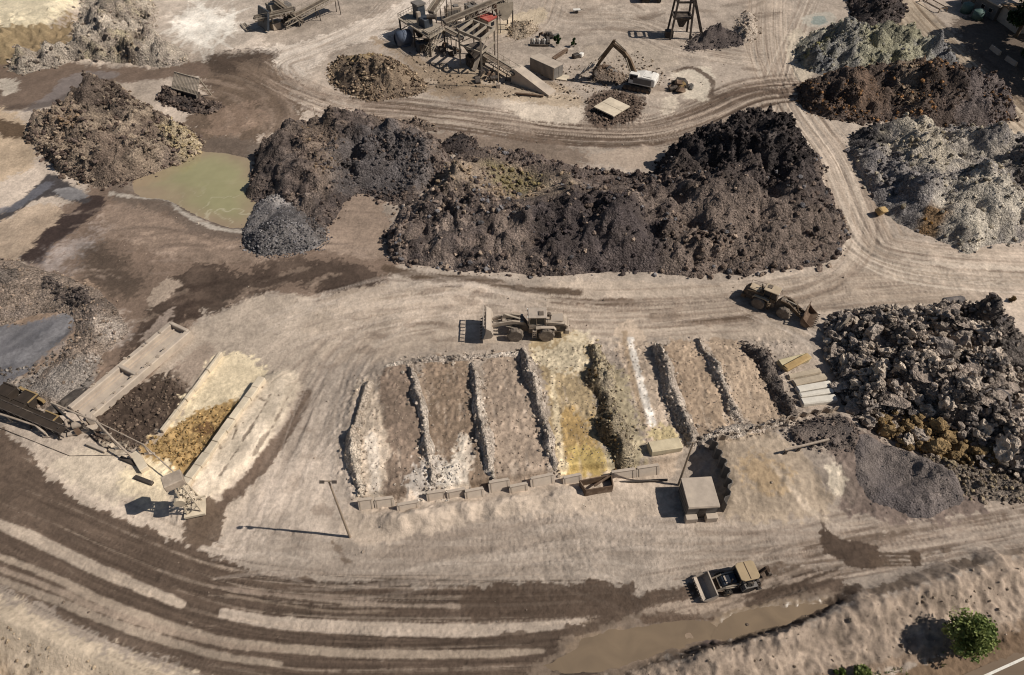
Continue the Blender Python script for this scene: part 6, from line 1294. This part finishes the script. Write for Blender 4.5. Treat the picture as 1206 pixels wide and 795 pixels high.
# the second plant at the north edge
r = thing('screening_plant', 'tan hopper and screen frame at the top left of the north haul road', 'crusher', on(316, 34), hd((308, 36), (345, 24)))
MB().box((-0.5, 0, 2.6), (0.5, 4.6, 4.4), 0, 0.3).build('screen_panel', P_BLUEB, r); MB().box((3.5, 0, 3.0), (6.5, 3.4, 0.3)).build('deck', P_STEEL, r)
legs(r, [(0.8, -1.6), (0.8, 1.6), (6.4, -1.6), (6.4, 1.6)], 3.0, 0.3, P_STEEL)
MB().box((3.2, 0.3, 4.2), (3.6, 2.4, 2.0)).build('hopper', P_STEEL, r, 0.05); MB().box((5.8, -0.2, 3.8), (1.6, 2.2, 1.3)).build('screen_box', P_GREYP, r)
MB().bar((0.8, -1.7, 0.5), (6.4, -1.7, 2.8), 0.2).bar((0.8, -1.7, 4.0), (6.4, -1.7, 4.0), 0.1).build('brace', P_STEEL, r); MB().box((1.4, -1.2, 0.8), (2.0, 1.8, 1.5)).build('engine_box', P_PLATE, r, 0.05)
conveyor('tan conveyor sloping down southeast from the north hopper', (322, -2, 6.5), (356, 24, 1.0), 1.3, 0.4, 2)
conveyor('long low conveyor running northeast along the north haul road', (334, 26, 1.6), (404, -12, 5.0), 1.5, 0.6, 3)
conveyor('conveyor crossing behind the north hopper to the left', (346, 10, 4.5), (300, 20, 3.0), 1.1, 0.5, 2)
r = thing('ladder_frame', 'low pale ladder frame lying left of the north hopper shadow', 'steel frame', on(290, 33), hd((285, 27), (296, 39)))
for y in (-0.5, 0.5): MB().bar((-2.4, y, 0.35), (2.4, y, 0.35), 0.18).build('rail_bar', P_STEEL, r)
m = MB()
for k in range(7): m.bar((-2.1 + k * 0.7, -0.5, 0.35), (-2.1 + k * 0.7, 0.5, 0.35), 0.1)
m.build('rung', P_STEEL, r)
# ================================================================ far buildings and vehicles at the north edge
P_WALLN = plain('blue grey sheet wall', S(74, 78, 88), 0.8, 0, 0.15, 0.6); P_WALLR = plain('dull red sheet wall', S(112, 66, 62), 0.8, 0, 0.2, 0.6)
r = thing('workshop_building', 'long low workshop with blue grey and red sheet wall at the north edge', 'building', on(684, -1), 0.0)
MB().box((-2.5, 3.5, 2.2), (10, 7, 4.4)).build('wall', P_WALLN, r); MB().box((5.6, 3.6, 2.1), (5.8, 6.6, 4.2)).build('red_wall', P_WALLR, r); MB().box((0.4, 3.5, 4.5), (17, 7.6, 0.25)).build('roof', P_CONC, r)
for x in (-5.5, -1): MB().box((x, -0.03, 1.5), (2.6, 0.08, 3.0)).build('door', P_STEELD, r)
def truck(label, loc, rz, mc, mb):
    r = thing('truck', label, 'truck', loc, rz)
    for x in (-2.0, -0.9, 2.0):
        for y in (-0.95, 0.95): MB().lathe([(0.3, -0.16), (0.5, -0.16), (0.5, 0.16), (0.3, 0.16)], c=(x, y, 0.5)).build('wheel', P_TYRE2, r)
    MB().box((0, 0, 0.8), (6.0, 0.9, 0.3)).build('chassis', P_DARKM, r)
    c = MB().prism([(1.4, 0.8), (3.1, 0.8), (3.1, 1.7), (2.8, 2.6), (1.4, 2.6)], -1.1, 1.1).build('cab', mc, r, 0.05); MB().box((3.0, 0, 2.1), (0.05, 1.9, 0.8), 0, -0.3).build('windscreen', P_GLASS, c)
    for y in (-1.11, 1.11): MB().box((2.2, y, 2.1), (1.0, 0.03, 0.7)).build('window', P_GLASS, c)
    b = MB().box((-0.9, 0, 1.05), (4.2, 2.3, 0.16)).build('load_bed', mb, r)
    for y in (-1.15, 1.15): MB().box((-0.9, y, 1.6), (4.2, 0.1, 1.0)).build('side_board', mb, b)
    MB().box((-3.0, 0, 1.6), (0.1, 2.3, 1.0)).build('tailgate', mb, b); MB().box((1.25, 0, 1.7), (0.1, 2.3, 1.2)).build('headboard', mb, b); return r
truck('pale truck parked at the north edge left of the steel tower', on(766, 2), 0.05, P_WHITE, P_GREYP)
r = thing('hand_cart', 'small pale two wheeled cart near the workshop', 'cart', on(679, 15), 0.1)
MB().box((0, 0, 0.7), (1.8, 1.0, 0.25)).build('tray', P_WHITE, r); MB().bar((0.9, 0, 0.75), (1.9, 0, 0.5), 0.08).build('handle', P_STEELD, r)
for y in (-0.55, 0.55): MB().lathe([(0.1, -0.06), (0.35, -0.06), (0.35, 0.06), (0.1, 0.06)], c=(0, y, 0.35)).build('wheel', P_TYRE2, r)
# north-east yard
def shed(label, px, py, rz, L_, W_, H_, mw, mr, pitch=0.0):
    r = thing('yard_building', label, 'building', on(px, py), rz)
    MB().box((0, 0, H_ / 2), (L_, W_, H_)).build('wall', mw, r)
    if pitch: MB().prism([(-L_ / 2 - .3, 0), (L_ / 2 + .3, 0), (L_ / 2 + .3, 0.25), (-L_ / 2 - .3, 0.25)], -W_ / 2 - .3, W_ / 2 + .3).build('roof', mr, r).location = (0, 0, H_)
    else: MB().box((0, 0, H_ + 0.12), (L_ + 0.6, W_ + 0.6, 0.26)).build('roof', mr, r)
    MB().box((-L_ * 0.2, -W_ / 2 - 0.03, 1.1), (1.1, 0.08, 2.2)).build('door', P_STEELD, r)
    for x in (0.1, 0.33): w = MB().box((x * L_, -W_ / 2 - 0.03, 1.7), (1.2, 0.08, 1.0)).build('window_frame', P_CONC, r); MB().box((x * L_, -W_ / 2 - 0.08, 1.7), (1.0, 0.05, 0.8)).build('pane', P_GLASS, w)
shed('pale roofed long shed in the tree shade at the north east edge', 1160, 12, hd((1140, 2), (1180, 24)), 11, 5, 3.2, P_GREYP, P_CONC)
shed('brown roofed house behind the tall tree at the east edge', 1212, 30, 0.1, 12, 8, 3.4, P_CONC, plain('brown tile roof', S(124, 100, 76), 0.85, 0, 0.2, 1.0), 0.1)
r = thing('pipe_frame', 'brown rectangular pipe frame standing beside the north east road', 'steel frame', on(1098, 8), hd((1086, 2), (1108, 14)))
for y in (-1.2, 1.2):
    MB().bar((-3.4, y, 0.9), (3.4, y, 0.9), 0.16).build('rail_bar', P_BROWN, r)
    for x in (-3.4, 3.4): MB().bar((x, y, -0.2), (x, y, 0.95), 0.16).build('post', P_BROWN, r)
for x in (-3.4, 3.4): MB().bar((x, -1.2, 0.9), (x, 1.2, 0.9), 0.16).build('end_rail', P_BROWN, r)
for i, (a, b) in enumerate([((1166, 57), (1177, 65)), ((1184, 70), (1196, 78))]):
    p, q = GV(*a), GV(*b); r = thing('concrete_barrier', ('pale concrete barrier on the tree side of the north east road, upper one', 'pale concrete barrier on the tree side of the north east road, lower one')[i], 'barrier', (*((p + q) / 2).xy, 0.0), math.atan2((q - p).y, (q - p).x), 'concrete barriers along the north east road')
    L2 = (q - p).length / 2; MB().add([(-L2, -0.35, -.1), (L2, -0.35, -.1), (L2, 0.35, -.1), (-L2, 0.35, -.1), (-L2, -0.12, 0.9), (L2, -0.12, 0.9), (L2, 0.12, 0.9), (-L2, 0.12, 0.9)], [(3, 2, 1, 0), (4, 5, 6, 7), (0, 1, 5, 4), (1, 2, 6, 5), (2, 3, 7, 6), (3, 0, 4, 7)]).build('body', P_CONC, r, 0.04)
P_TANK = plain('green water tank', S(84, 104, 96), 0.6, 0, 0.15, 1.0)
for i, (px, py) in enumerate([(1137, 14), (1150, 22)]):
    r = thing('water_tank', ('round green water tank nearest the north east road', 'dark round water tank under the tall tree')[i], 'water tank', on(px, py)); MB().cyl((0, 0, 0), (0, 0, 2.0), 1.3, 1.3, 20).build('body', P_TANK, r, 0, True); MB().cyl((0, 0, 2.0), (0, 0, 2.4), 1.3, 0.4, 20).build('lid', P_TANK, r)

# more of the crowded plant floor
def gen(name, label, cat, px, py, rz, d, mat, mat2):
    r = thing(name, label, cat, on(px, py), rz); MB().box((0, 0, d[2] / 2 + 0.2), d).build('body', mat, r, 0.05); MB().box((0, 0, 0.1), (d[0] * 1.05, d[1] * 1.05, 0.3)).build('skid', P_STEELD, r)
    MB().box((d[0] * 0.2, 0, d[2] + 0.3), (d[0] * 0.3, d[1] * 0.6, 0.3)).build('roof_vent', mat2, r); MB().cyl((-d[0] * 0.3, 0, d[2]), (-d[0] * 0.3, 0, d[2] + 0.9), 0.12).build('exhaust', P_DARKM, r)
    m = MB()
    for k in range(4): m.box((-d[0] * 0.3 + k * d[0] * 0.2, -d[1] / 2 - 0.03, d[2] * 0.55), (d[0] * 0.16, 0.06, d[2] * 0.7))
    m.build('side_louvre', mat2, r)
gen('generator', 'blue grey generator box between the drum tank and the deck legs', 'generator', 500, 60, 0.4, (3.4, 1.8, 2.0), P_BLUEB, P_DARKM)
gen('generator', 'dusty beige power unit standing behind the screening deck', 'generator', 534, 22, 0.3, (3.8, 2.2, 2.6), P_PLATE, P_GREYP)
gen('control_cabin', 'tall grey cabin between the red roofed shed and the long conveyor', 'cabin', 556, 30, 0.5, (2.6, 2.4, 4.6), P_GREYP, P_STEELD)
r = thing('surge_bin', 'pale steel surge bin on four legs behind the steel gantry', 'bin', on(592, 34), 0.4); MB().prism([(-2, 6.5), (2, 6.5), (2, 4.5), (0.5, 2.6), (-0.5, 2.6), (-2, 4.5)], -1.7, 1.7).build('bin_body', P_STEEL, r); legs(r, [(-1.9, -1.6), (1.9, -1.6), (1.9, 1.6), (-1.9, 1.6)], 4.6, 0.25, P_STEELD)
r = thing('steel_stair', 'steel stair climbing the south side of the screening deck', 'stair', (*G(512, 62), 0.0), 0.9)
for y in (-0.45, 0.45): MB().bar((-2.8, y, 0.0), (1.6, y, 4.2), 0.1, 0.25).build('stringer', P_STEEL, r); MB().bar((-2.8, y, 1.0), (1.6, y, 5.2), 0.06).build('handrail', P_STEEL, r)
m = MB()
for k in range(14): m.box((-2.7 + k * 0.32, 0, 0.15 + k * 0.305), (0.28, 0.85, 0.05))
m.build('treads', P_STEEL, r)
for i, (px, py, lab) in enumerate([(448, 132, 'small dark scrap heap on the north track verge'), (572, 92, 'low heap of dark scrap and timber under the low conveyor'), (642, 46, 'few scrap pieces on the ground behind the gas bottles'), (528, 62, 'spilled steel scrap on the ground under the screening deck')][1:]): junk(lab, (px, py), 10, 20 + i)
# ================================================================ trees and shrubs
def leaf_mat(name, c1, c2):
    m, nt, b = nodes(name); L = nt.links.new
    at = N(nt, 'ShaderNodeVertexColor', layer_name='Col'); L(at.outputs['Color'], b.inputs['Base Color']); b.inputs['Roughness'].default_value = 0.6; b.inputs['Specular IOR Level'].default_value = 0.25
    tr = N(nt, 'ShaderNodeBsdfTranslucent'); L(at.outputs['Color'], tr.inputs['Color']); mx = N(nt, 'ShaderNodeMixShader'); mx.inputs[0].default_value = 0.25
    out = [n for n in nt.nodes if n.type == 'OUTPUT_MATERIAL'][0]; L(b.outputs[0], mx.inputs[1]); L(tr.outputs[0], mx.inputs[2]); L(mx.outputs[0], out.inputs[0]); return m
M_LEAF = leaf_mat('leaves', 0, 0); M_BARK = plain('bark', S(92, 78, 64), 0.9, 0, 0.25, 3.0)
def tree(name, label, cat, loc, H, R, clumps, leaves, lsz, cols, seed, trunk=0.3, group=None):
    r = thing(name, label, cat, loc, 0, group); g = np.random.default_rng(seed); rr = random.Random(seed)
    cc = []
    for k in range(clumps):
        a = g.uniform(0, 6.28); t = g.uniform(0.22, 0.98); rad = R * (math.sin(min(1, t * 1.15) * math.pi * 0.92) ** 0.7) * g.uniform(0.2, 0.95)
        cc.append((rad * math.cos(a), rad * math.sin(a), t * H, R * g.uniform(0.2, 0.42)))
    tb = MB(); top = Vector((rr.uniform(-.2, .2) * R, rr.uniform(-.2, .2) * R, H * 0.7)); tb.cyl((0, 0, -0.3), (top.x * 0.4, top.y * 0.4, H * 0.4), trunk, trunk * 0.6, 8).cyl((top.x * 0.4, top.y * 0.4, H * 0.4), top, trunk * 0.6, trunk * 0.25, 8)
    tk = tb.build('trunk', M_BARK, r)
    lb = MB()
    for c in cc[::2]: z = min(c[2] * 0.75, H * 0.6) * rr.uniform(0.5, 0.9); lb.cyl((top.x * z / H, top.y * z / H, z), (c[0], c[1], c[2]), trunk * 0.28, trunk * 0.06, 5)
    lb.build('limb', M_BARK, tk)
    V = []; CL = []; per = leaves // clumps
    for c in cc:
        d = g.normal(size=(per, 3)); d /= np.linalg.norm(d, axis=1)[:, None]; q = np.array(c[:3]) + d * (c[3] * g.uniform(0.45, 1.12, (per, 1)) ** 0.8) * [1, 1, 0.8]
        R3 = rot_rand(per, g); s = lsz * g.uniform(0.6, 1.3, (per, 1, 1)); base_ = np.array([[-.5, -.35, 0], [.5, -.35, 0.1], [.5, .35, 0], [-.5, .35, 0.1]])
        v = np.einsum('nij,vj->nvi', R3, base_) * s + q[:, None, :]
        V.append(v.reshape(-1, 3)); base_c = np.array(cols)[g.integers(len(cols))] * g.uniform(0.8, 1.2); CL.append(np.repeat(base_c * g.uniform(0.7, 1.35, (per, 1)), 4, 0))
    V = np.concatenate(V); n = len(V) // 4
    link('crown', np_mesh('crown', V, np.arange(n * 4).reshape(n, 4), np.concatenate(CL)), M_LEAF, r); return r
GR = [S(106, 118, 64), S(122, 134, 76), S(90, 102, 55), S(138, 146, 86)]; DG = [S(44, 62, 34), S(56, 76, 40), S(38, 52, 30)]
tree('leafy_tree', 'bright green bushy tree on the bank above the paved road', 'tree', on(1131, 757), 4.5, 2.4, 64, 4600, 0.24, GR, 31, 0.2)
tree('leafy_shrub', 'low green shrub at the bottom of the bank left of the bushy tree', 'shrub', on(1012, 797), 1.6, 1.3, 18, 2200, 0.2, GR, 32, 0.1)
tree('leafy_shrub', 'tiny yellow green shrub beside the low green shrub on the bank', 'shrub', on(990, 796), 0.8, 0.7, 8, 600, 0.16, [S(128, 124, 60), S(96, 112, 52)], 33, 0.05)
tree('leafy_tree', 'tall dark tree shading the north east road and sheds', 'tree', on(1196, 44), 17, 4.2, 46, 8000, 0.55, DG, 34, 0.45, 'trees at the north east edge')
for i, (px, py, h, R_) in enumerate([(1226, 62, 19, 5.0), (1250, 40, 20, 5.5), (1222, 84, 15, 4.6), (1240, 104, 14, 4.2), (1222, 18, 20, 5.5), (1262, 76, 19, 5.5)]):
    tree('leafy_tree', 'dark tree standing east of the barriers beyond the north east road', 'tree', on(px, py), h, R_, 40, 5000, 0.65, DG, 40 + i, 0.4, 'trees at the north east edge')
tree('conifer_shrub', 'slim dark evergreen bush right of the gas bottles', 'shrub', on(656, 54), 2.8, 0.8, 16, 1400, 0.25, DG, 51, 0.1)
tree('conifer_shrub', 'small dark evergreen bush farther right of the gas bottles', 'shrub', on(676, 55), 1.9, 0.7, 14, 900, 0.25, DG, 52, 0.1)
tree('dry_shrub', 'small brown dry tuft on the pale ground at the east side', 'shrub', on(1190, 355), 0.7, 0.7, 8, 600, 0.18, [S(120, 98, 64), S(96, 78, 50)], 53, 0.05)
gv = np.random.default_rng(77)
# weeds on the bank by the paved road: one mass
V = []; CL = []
Pb = W([(1000, 800), (1080, 780), (1160, 745), (1206, 732), (1206, 748), (1100, 790), (1030, 812)]); lo, hi = Pb.min(0), Pb.max(0)
cand = gv.uniform(lo, hi, (1500, 2)); cand = cand[(sdf(Pb, cand[:, 0], cand[:, 1]) > 0) & (vn(cand[:, 0] / 2.2, cand[:, 1] / 2.2, 8) > 0.62)]
zz = gz(cand[:, 0], cand[:, 1])
for k in range(len(cand)):
    for j in range(5):
        a = gv.uniform(0, 6.28); l = gv.uniform(0.15, 0.35); w2 = 0.03; b0 = np.array([cand[k, 0], cand[k, 1], zz[k]]); t_ = b0 + [l * 0.7 * math.cos(a), l * 0.7 * math.sin(a), l]; sd_ = np.array([-math.sin(a), math.cos(a), 0]) * w2
        V += [b0 - sd_, b0 + sd_, t_ + sd_ * 0.3, t_ - sd_ * 0.3]; c_ = S(104, 112, 58) * gv.uniform(0.6, 1.3); CL += [c_] * 4
if V: tag(link('weeds', np_mesh('weeds', np.array(V), np.arange(len(V)).reshape(-1, 4), np.array(CL)), M_LEAF), kind='stuff')
# ================================================================ the separate big blocks of the boulder heap
def block_mesh(seed, sub=3):
    v, f = rocky(sub, seed, 0.25); r = np.random.default_rng(seed)
    n3 = fbm(v[:, 0] * 3 + seed, v[:, 1] * 3 + v[:, 2] * 2.1, 1.0, 3, seed); n4 = fbm(v[:, 0] * 7 + v[:, 2] * 3 + seed, v[:, 1] * 7 - v[:, 2] * 4, 1.0, 2, seed + 5); v = v * (1 + 0.30 * n3[:, None] + 0.10 * n4[:, None])
    c = np.array([S(176, 161, 145), S(154, 141, 129), S(194, 178, 160), S(132, 122, 114)])[seed % 4]
    cc = c * (1 + 0.3 * n3[:, None]); return np_mesh('block', v, f, cc)
meshes = [block_mesh(700 + k) for k in range(16)]
def slabby(seed):
    v, f = rocky(3, seed, 0.2); v = v * [1.5, 1.1, 0.35]; n3 = fbm(v[:, 0] * 2, v[:, 1] * 2, 1.0, 3, seed); v[:, 2] += 0.2 * (v[:, 0] ** 2) * 0.4; c = S(146, 132, 120); return np_mesh('block', v, f, c * (1 + 0.3 * n3[:, None]))
meshes += [slabby(740 + k) for k in range(5)]
def ochre(seed):
    v, f = rocky(3, seed, 0.3); n3 = fbm(v[:, 0] * 3, v[:, 1] * 3 + v[:, 2], 1.0, 3, seed); c = S(134, 112, 80); return np_mesh('block', v, f, c * (1 + 0.35 * n3[:, None]))
och = [ochre(780 + k) for k in range(4)]
PB, hb = HEAPS[-1]
PO = smooth(W([(1030, 500), (1060, 498), (1120, 520), (1150, 540), (1110, 552), (1050, 532)]))
rb = np.random.default_rng(5); placed = []; tries = 0
lo, hi = PB.min(0), PB.max(0); BLO, BHI = lo.copy(), hi.copy()
sizes = np.sort(0.5 + 0.95 * rb.random(292) ** 1.8)[::-1]
for s_ in sizes:
    for _ in range(60):
        p = rb.uniform(lo, hi); d = float(sdf(PB, p[:1], p[1:])[0])
        if d < 0.1: continue
        if p[0] > 62: continue
        if all((p[0] - q[0]) ** 2 + (p[1] - q[1]) ** 2 > (0.62 * (s_ + q[2])) ** 2 for q in placed): placed.append((p[0], p[1], s_)); break
pa = np.array(placed); zb, _, _, _ = hb(pa[:, 0], pa[:, 1]); zg = gz(pa[:, 0], pa[:, 1]); oo = sdf(PO, pa[:, 0], pa[:, 1])
for k, (x, y, s_) in enumerate(placed):
    is_o = oo[k] > -0.3 and k % 2 == 0
    me = och[k % 4] if is_o else meshes[k % len(meshes)]
    if not me.materials: me.materials.append(M_ROCK)
    o = bpy.data.objects.new('slag_block', me); COL.objects.link(o)
    fl = 0.5 if k % len(meshes) >= 16 and not is_o else 1.0
    o.scale = (s_ * rb.uniform(0.85, 1.2), s_ * rb.uniform(0.8, 1.15), s_ * rb.uniform(0.75, 1.05)); o.rotation_euler = (rb.uniform(-.5, .5), rb.uniform(-.5, .5), rb.uniform(0, 6.28)) if fl < 1 else tuple(rb.uniform(0, 6.28, 3))
    o.location = (x, y, max(0, float(zb[k])) + float(zg[k]) + s_ * 0.28)
    if is_o: tag(o, 'ochre stained slag block at the south foot of the boulder heap', 'slag block', 'ochre stained blocks of the boulder heap')
    else: tag(o, 'grey broken slag block lying loose in the east boulder heap', 'slag block', 'grey blocks of the boulder heap')
# rubble lodged between and on the blocks
q_ = rb.uniform(lo, hi, (9000, 2)); q_ = q_[(sdf(PB, q_[:, 0], q_[:, 1]) > -0.6) & (q_[:, 0] < 64)][:3600]; zq = np.maximum(hb(q_[:, 0], q_[:, 1])[0], 0) + gz(q_[:, 0], q_[:, 1])
od = sdf(PO, q_[:, 0], q_[:, 1]) > 0; cq = pal([S(156, 142, 129), S(126, 115, 105), S(100, 92, 86), S(176, 160, 143)], [1, 1, 1, 1], rb, len(q_)); cq[od] = S(132, 110, 78) * rb.uniform(0.7, 1.25, (od.sum(), 1))
rubble('rubble', np.stack([q_[:, 0], q_[:, 1], zq + rb.uniform(0, 0.9, len(q_))], 1), 0.12 + 0.5 * rb.random(len(q_)) ** 2, cq, BH, 1, 955)
# marked pieces of the heap
def shell(label, px, py, z, R_, tilt, rz):
    r = thing('slag_shell', label, 'slag shell', (*G(px, py), z + float(gz(*G(px, py)))), rz); m = MB(); n = 20; P = []
    rings = [(1.0, 0.0), (0.97, -0.3), (0.78, -0.62), (0.4, -0.82), (0.36, -0.7), (0.7, -0.5), (0.86, -0.25), (0.88, 0.0)]; rr = random.Random(px)
    jag = [rr.uniform(-0.1, 0.1) for _ in range(n)]
    for j, (q, zz) in enumerate(rings): P += [(R_ * q * math.cos(6.2832 * k / n), R_ * 0.8 * q * math.sin(6.2832 * k / n), R_ * (zz + (jag[k] if j in (0, 7) else 0))) for k in range(n)]
    F = [(j * n + k, j * n + (k + 1) % n, ((j + 1) % 8) * n + (k + 1) % n, ((j + 1) % 8) * n + k) for j in range(8) for k in range(n) if j != 3]
    F += [tuple(3 * n + k for k in range(n)), tuple(4 * n + k for k in range(n))]
    F += []
    o = m.add(P, F).build('shell', P_SHELL, r); o.rotation_euler = tilt
P_SHELL = plain('dark slag crust', S(92, 86, 84), 0.85, 0, 0.3, 1.2, 0.3, dust=S(124, 114, 106))
shell('large hollow bowl shaped slag shell lying in the boulder heap', 1150, 500, 4.6, 2.2, (0.55, -0.1, 0), 0.3)
shell('smaller round slag shell near the north rim of the boulder heap', 1158, 392, 3.6, 1.5, (-0.3, 0.5, 0), 0.8)
def slabrock(label, px, py, z, dims, rot, mat):
    m = MB(); m.box((0, 0, 0), dims); o = m.build('slag_plate', mat, None, 0.2); rr = random.Random(px)
    for v in o.data.vertices: v.co += Vector((rr.uniform(-.2, .2), rr.uniform(-.2, .2), rr.uniform(-.08, .08)))
    x, y = G(px, py); o.location = (x, y, z + float(gz(x, y))); o.rotation_euler = rot; tag(o, label, 'slag plate')
P_SLAGP = plain('grey slag plate', S(150, 136, 120), 0.9, 0, 0.3, 1.0, 0.4)
slabrock('pointed grey slag plate standing upright at the west corner of the boulder heap', 988, 392, 1.3, (2.6, 0.5, 3.0), (0.15, -0.5, 0.7), P_SLAGP)
slabrock('dark flat slag plate on top of the north rim of the boulder heap', 1120, 368, 1.6, (3.4, 2.2, 0.7), (0.25, 0.05, 0.2), P_SHELL)
slabrock('long dark slag plate lying along the north foot of the boulder heap', 1055, 384, 1.5, (4.2, 1.6, 0.5), (0.4, 0.05, -0.1), P_SHELL)
slabrock('grey slag plate leaning next to the upright pointed plate', 1014, 392, 1.8, (2.0, 0.6, 2.4), (0.5, 0.3, 0.9), P_SHELL)
slabrock('broken orange block at the west foot of the pale mixed heap', 1036, 252, 0.7, (1.8, 1.2, 1.2), (0.2, 0.3, 0.5), SL_O)
# loose stones scattered over the yard
n = 1100; q = np.stack([rb.uniform(-70, 75, n), rb.uniform(24, 150, n)], 1); keep = vn(q[:, 0] / 9, q[:, 1] / 9, 91) > 0.52; q = q[keep]
z = gz(q[:, 0], q[:, 1]); s_ = 0.05 + 0.16 * rb.random(len(q)) ** 3
rubble('scattered_stones', np.stack([q[:, 0], q[:, 1], z], 1), s_, pal([S(150, 134, 118), S(110, 96, 84), S(170, 156, 140)], [1, 1, 1], rb, len(q)), None, 1, 900)
for nm, poly, num, cols, smx in [('scattered_rubble', [(415, 440), (620, 412), (820, 400), (935, 400), (945, 495), (830, 530), (660, 558), (480, 590), (415, 598)], 4200, [S(150, 134, 116), S(122, 107, 94), S(168, 152, 134)], 0.075),
                             ('bank_stones', [(740, 800), (1000, 720), (1206, 668), (1240, 742), (1100, 775), (1000, 800), (900, 830)], 260, [S(150, 134, 116), S(140, 124, 108)], 0.2),
                             ('bay_rubble', [(110, 500), (142, 464), (200, 442), (222, 455), (165, 530), (128, 533)], 600, [S(84, 71, 62), S(98, 84, 72), S(114, 98, 84)], 0.26),
                             ('ochre_rubble', [(172, 528), (222, 492), (274, 476), (278, 486), (215, 558)], 700, [S(158, 130, 84), S(172, 144, 98), S(132, 104, 66)], 0.18),
                             ('gravel_patch', [(690, 120), (720, 108), (760, 118), (750, 142), (715, 150), (692, 142)], 900, [S(92, 78, 68), S(112, 96, 84)], 0.4),
                             ('white_crust_stones', [(488, 560), (512, 545), (548, 550), (530, 592), (486, 592)], 260, [S(190, 181, 170), S(174, 163, 150)], 0.16),
                             ('slurry_bank_stones', [(-20, 440), (40, 430), (110, 380), (125, 400), (110, 450), (40, 480)], 900, [S(128, 120, 112), S(104, 94, 86)], 0.25),
                             ('west_bank_stones', [(-20, 720), (60, 755), (170, 800), (60, 830), (-20, 820)], 120, [S(168, 150, 126), S(136, 120, 100)], 0.2),
                             ('plant_debris', [(590, 95), (660, 80), (760, 60), (790, 95), (740, 120), (640, 118), (520, 110), (480, 60)], 1300, [S(130, 114, 98), S(96, 84, 72), S(160, 144, 124)], 0.35)]:
    P_ = W(poly); lo, hi = P_.min(0), P_.max(0); q = rb.uniform(lo, hi, (num * 2, 2)); q = q[sdf(P_, q[:, 0], q[:, 1]) + 1.2 * (vn(q[:, 0] / 2, q[:, 1] / 2, 33) - 0.5) > 0][:num]
    rubble(nm, np.stack([q[:, 0], q[:, 1], gz(q[:, 0], q[:, 1])], 1), 0.05 + smx * rb.random(len(q)) ** 2.5, pal(cols, [1] * len(cols), rb, len(q)), None, 1, 910 + num)
# ================================================================ light, sky, camera
w_ = bpy.data.worlds.new("World"); SC.world = w_; w_.use_nodes = True; nt = w_.node_tree
SUN_EL, SUN_AZ = math.radians(45), math.radians(-6)     # azimuth of the sun seen from the yard, counter-clockwise from +X
sky = nt.nodes.new('ShaderNodeTexSky'); sky.sky_type = 'NISHITA'; sky.sun_disc = False
sky.sun_elevation = SUN_EL; sky.sun_rotation = math.radians(90) - SUN_AZ
bg = nt.nodes['Background']; bg.inputs['Strength'].default_value = 0.05
nt.links.new(sky.outputs[0], bg.inputs[0])
sl = bpy.data.lights.new('sun', 'SUN'); sl.energy = 5.0; sl.angle = math.radians(0.5); sl.color = (1.0, 0.945, 0.87)
so = bpy.data.objects.new('sun', sl); COL.objects.link(so)
d_ = Vector((math.cos(SUN_EL) * math.cos(SUN_AZ), math.cos(SUN_EL) * math.sin(SUN_AZ), math.sin(SUN_EL)))
so.rotation_euler = d_.to_track_quat('Z', 'Y').to_euler(); so.location = (60, 0, 90)
cd = bpy.data.cameras.new('camera'); cd.sensor_width = 36; cd.sensor_fit = 'HORIZONTAL'; cd.lens = 36 * FOC / 1206; cd.clip_end = 6000; cd.clip_start = 0.5
co = bpy.data.objects.new('camera', cd); COL.objects.link(co); co.location = (0, 0, CAM_H); co.rotation_euler = (math.pi / 2 - PITCH, 0, 0)
SC.camera = co
SC.view_settings.view_transform = 'Standard'; SC.view_settings.look = 'None'; SC.view_settings.exposure = -0.13; SC.view_settings.gamma = 1.0; SC.view_settings.use_curve_mapping = False
SC.cycles.max_bounces = 4; SC.cycles.diffuse_bounces = 2
SC.cycles.pixel_filter_type = 'BLACKMAN_HARRIS'; SC.cycles.filter_width = 1.1
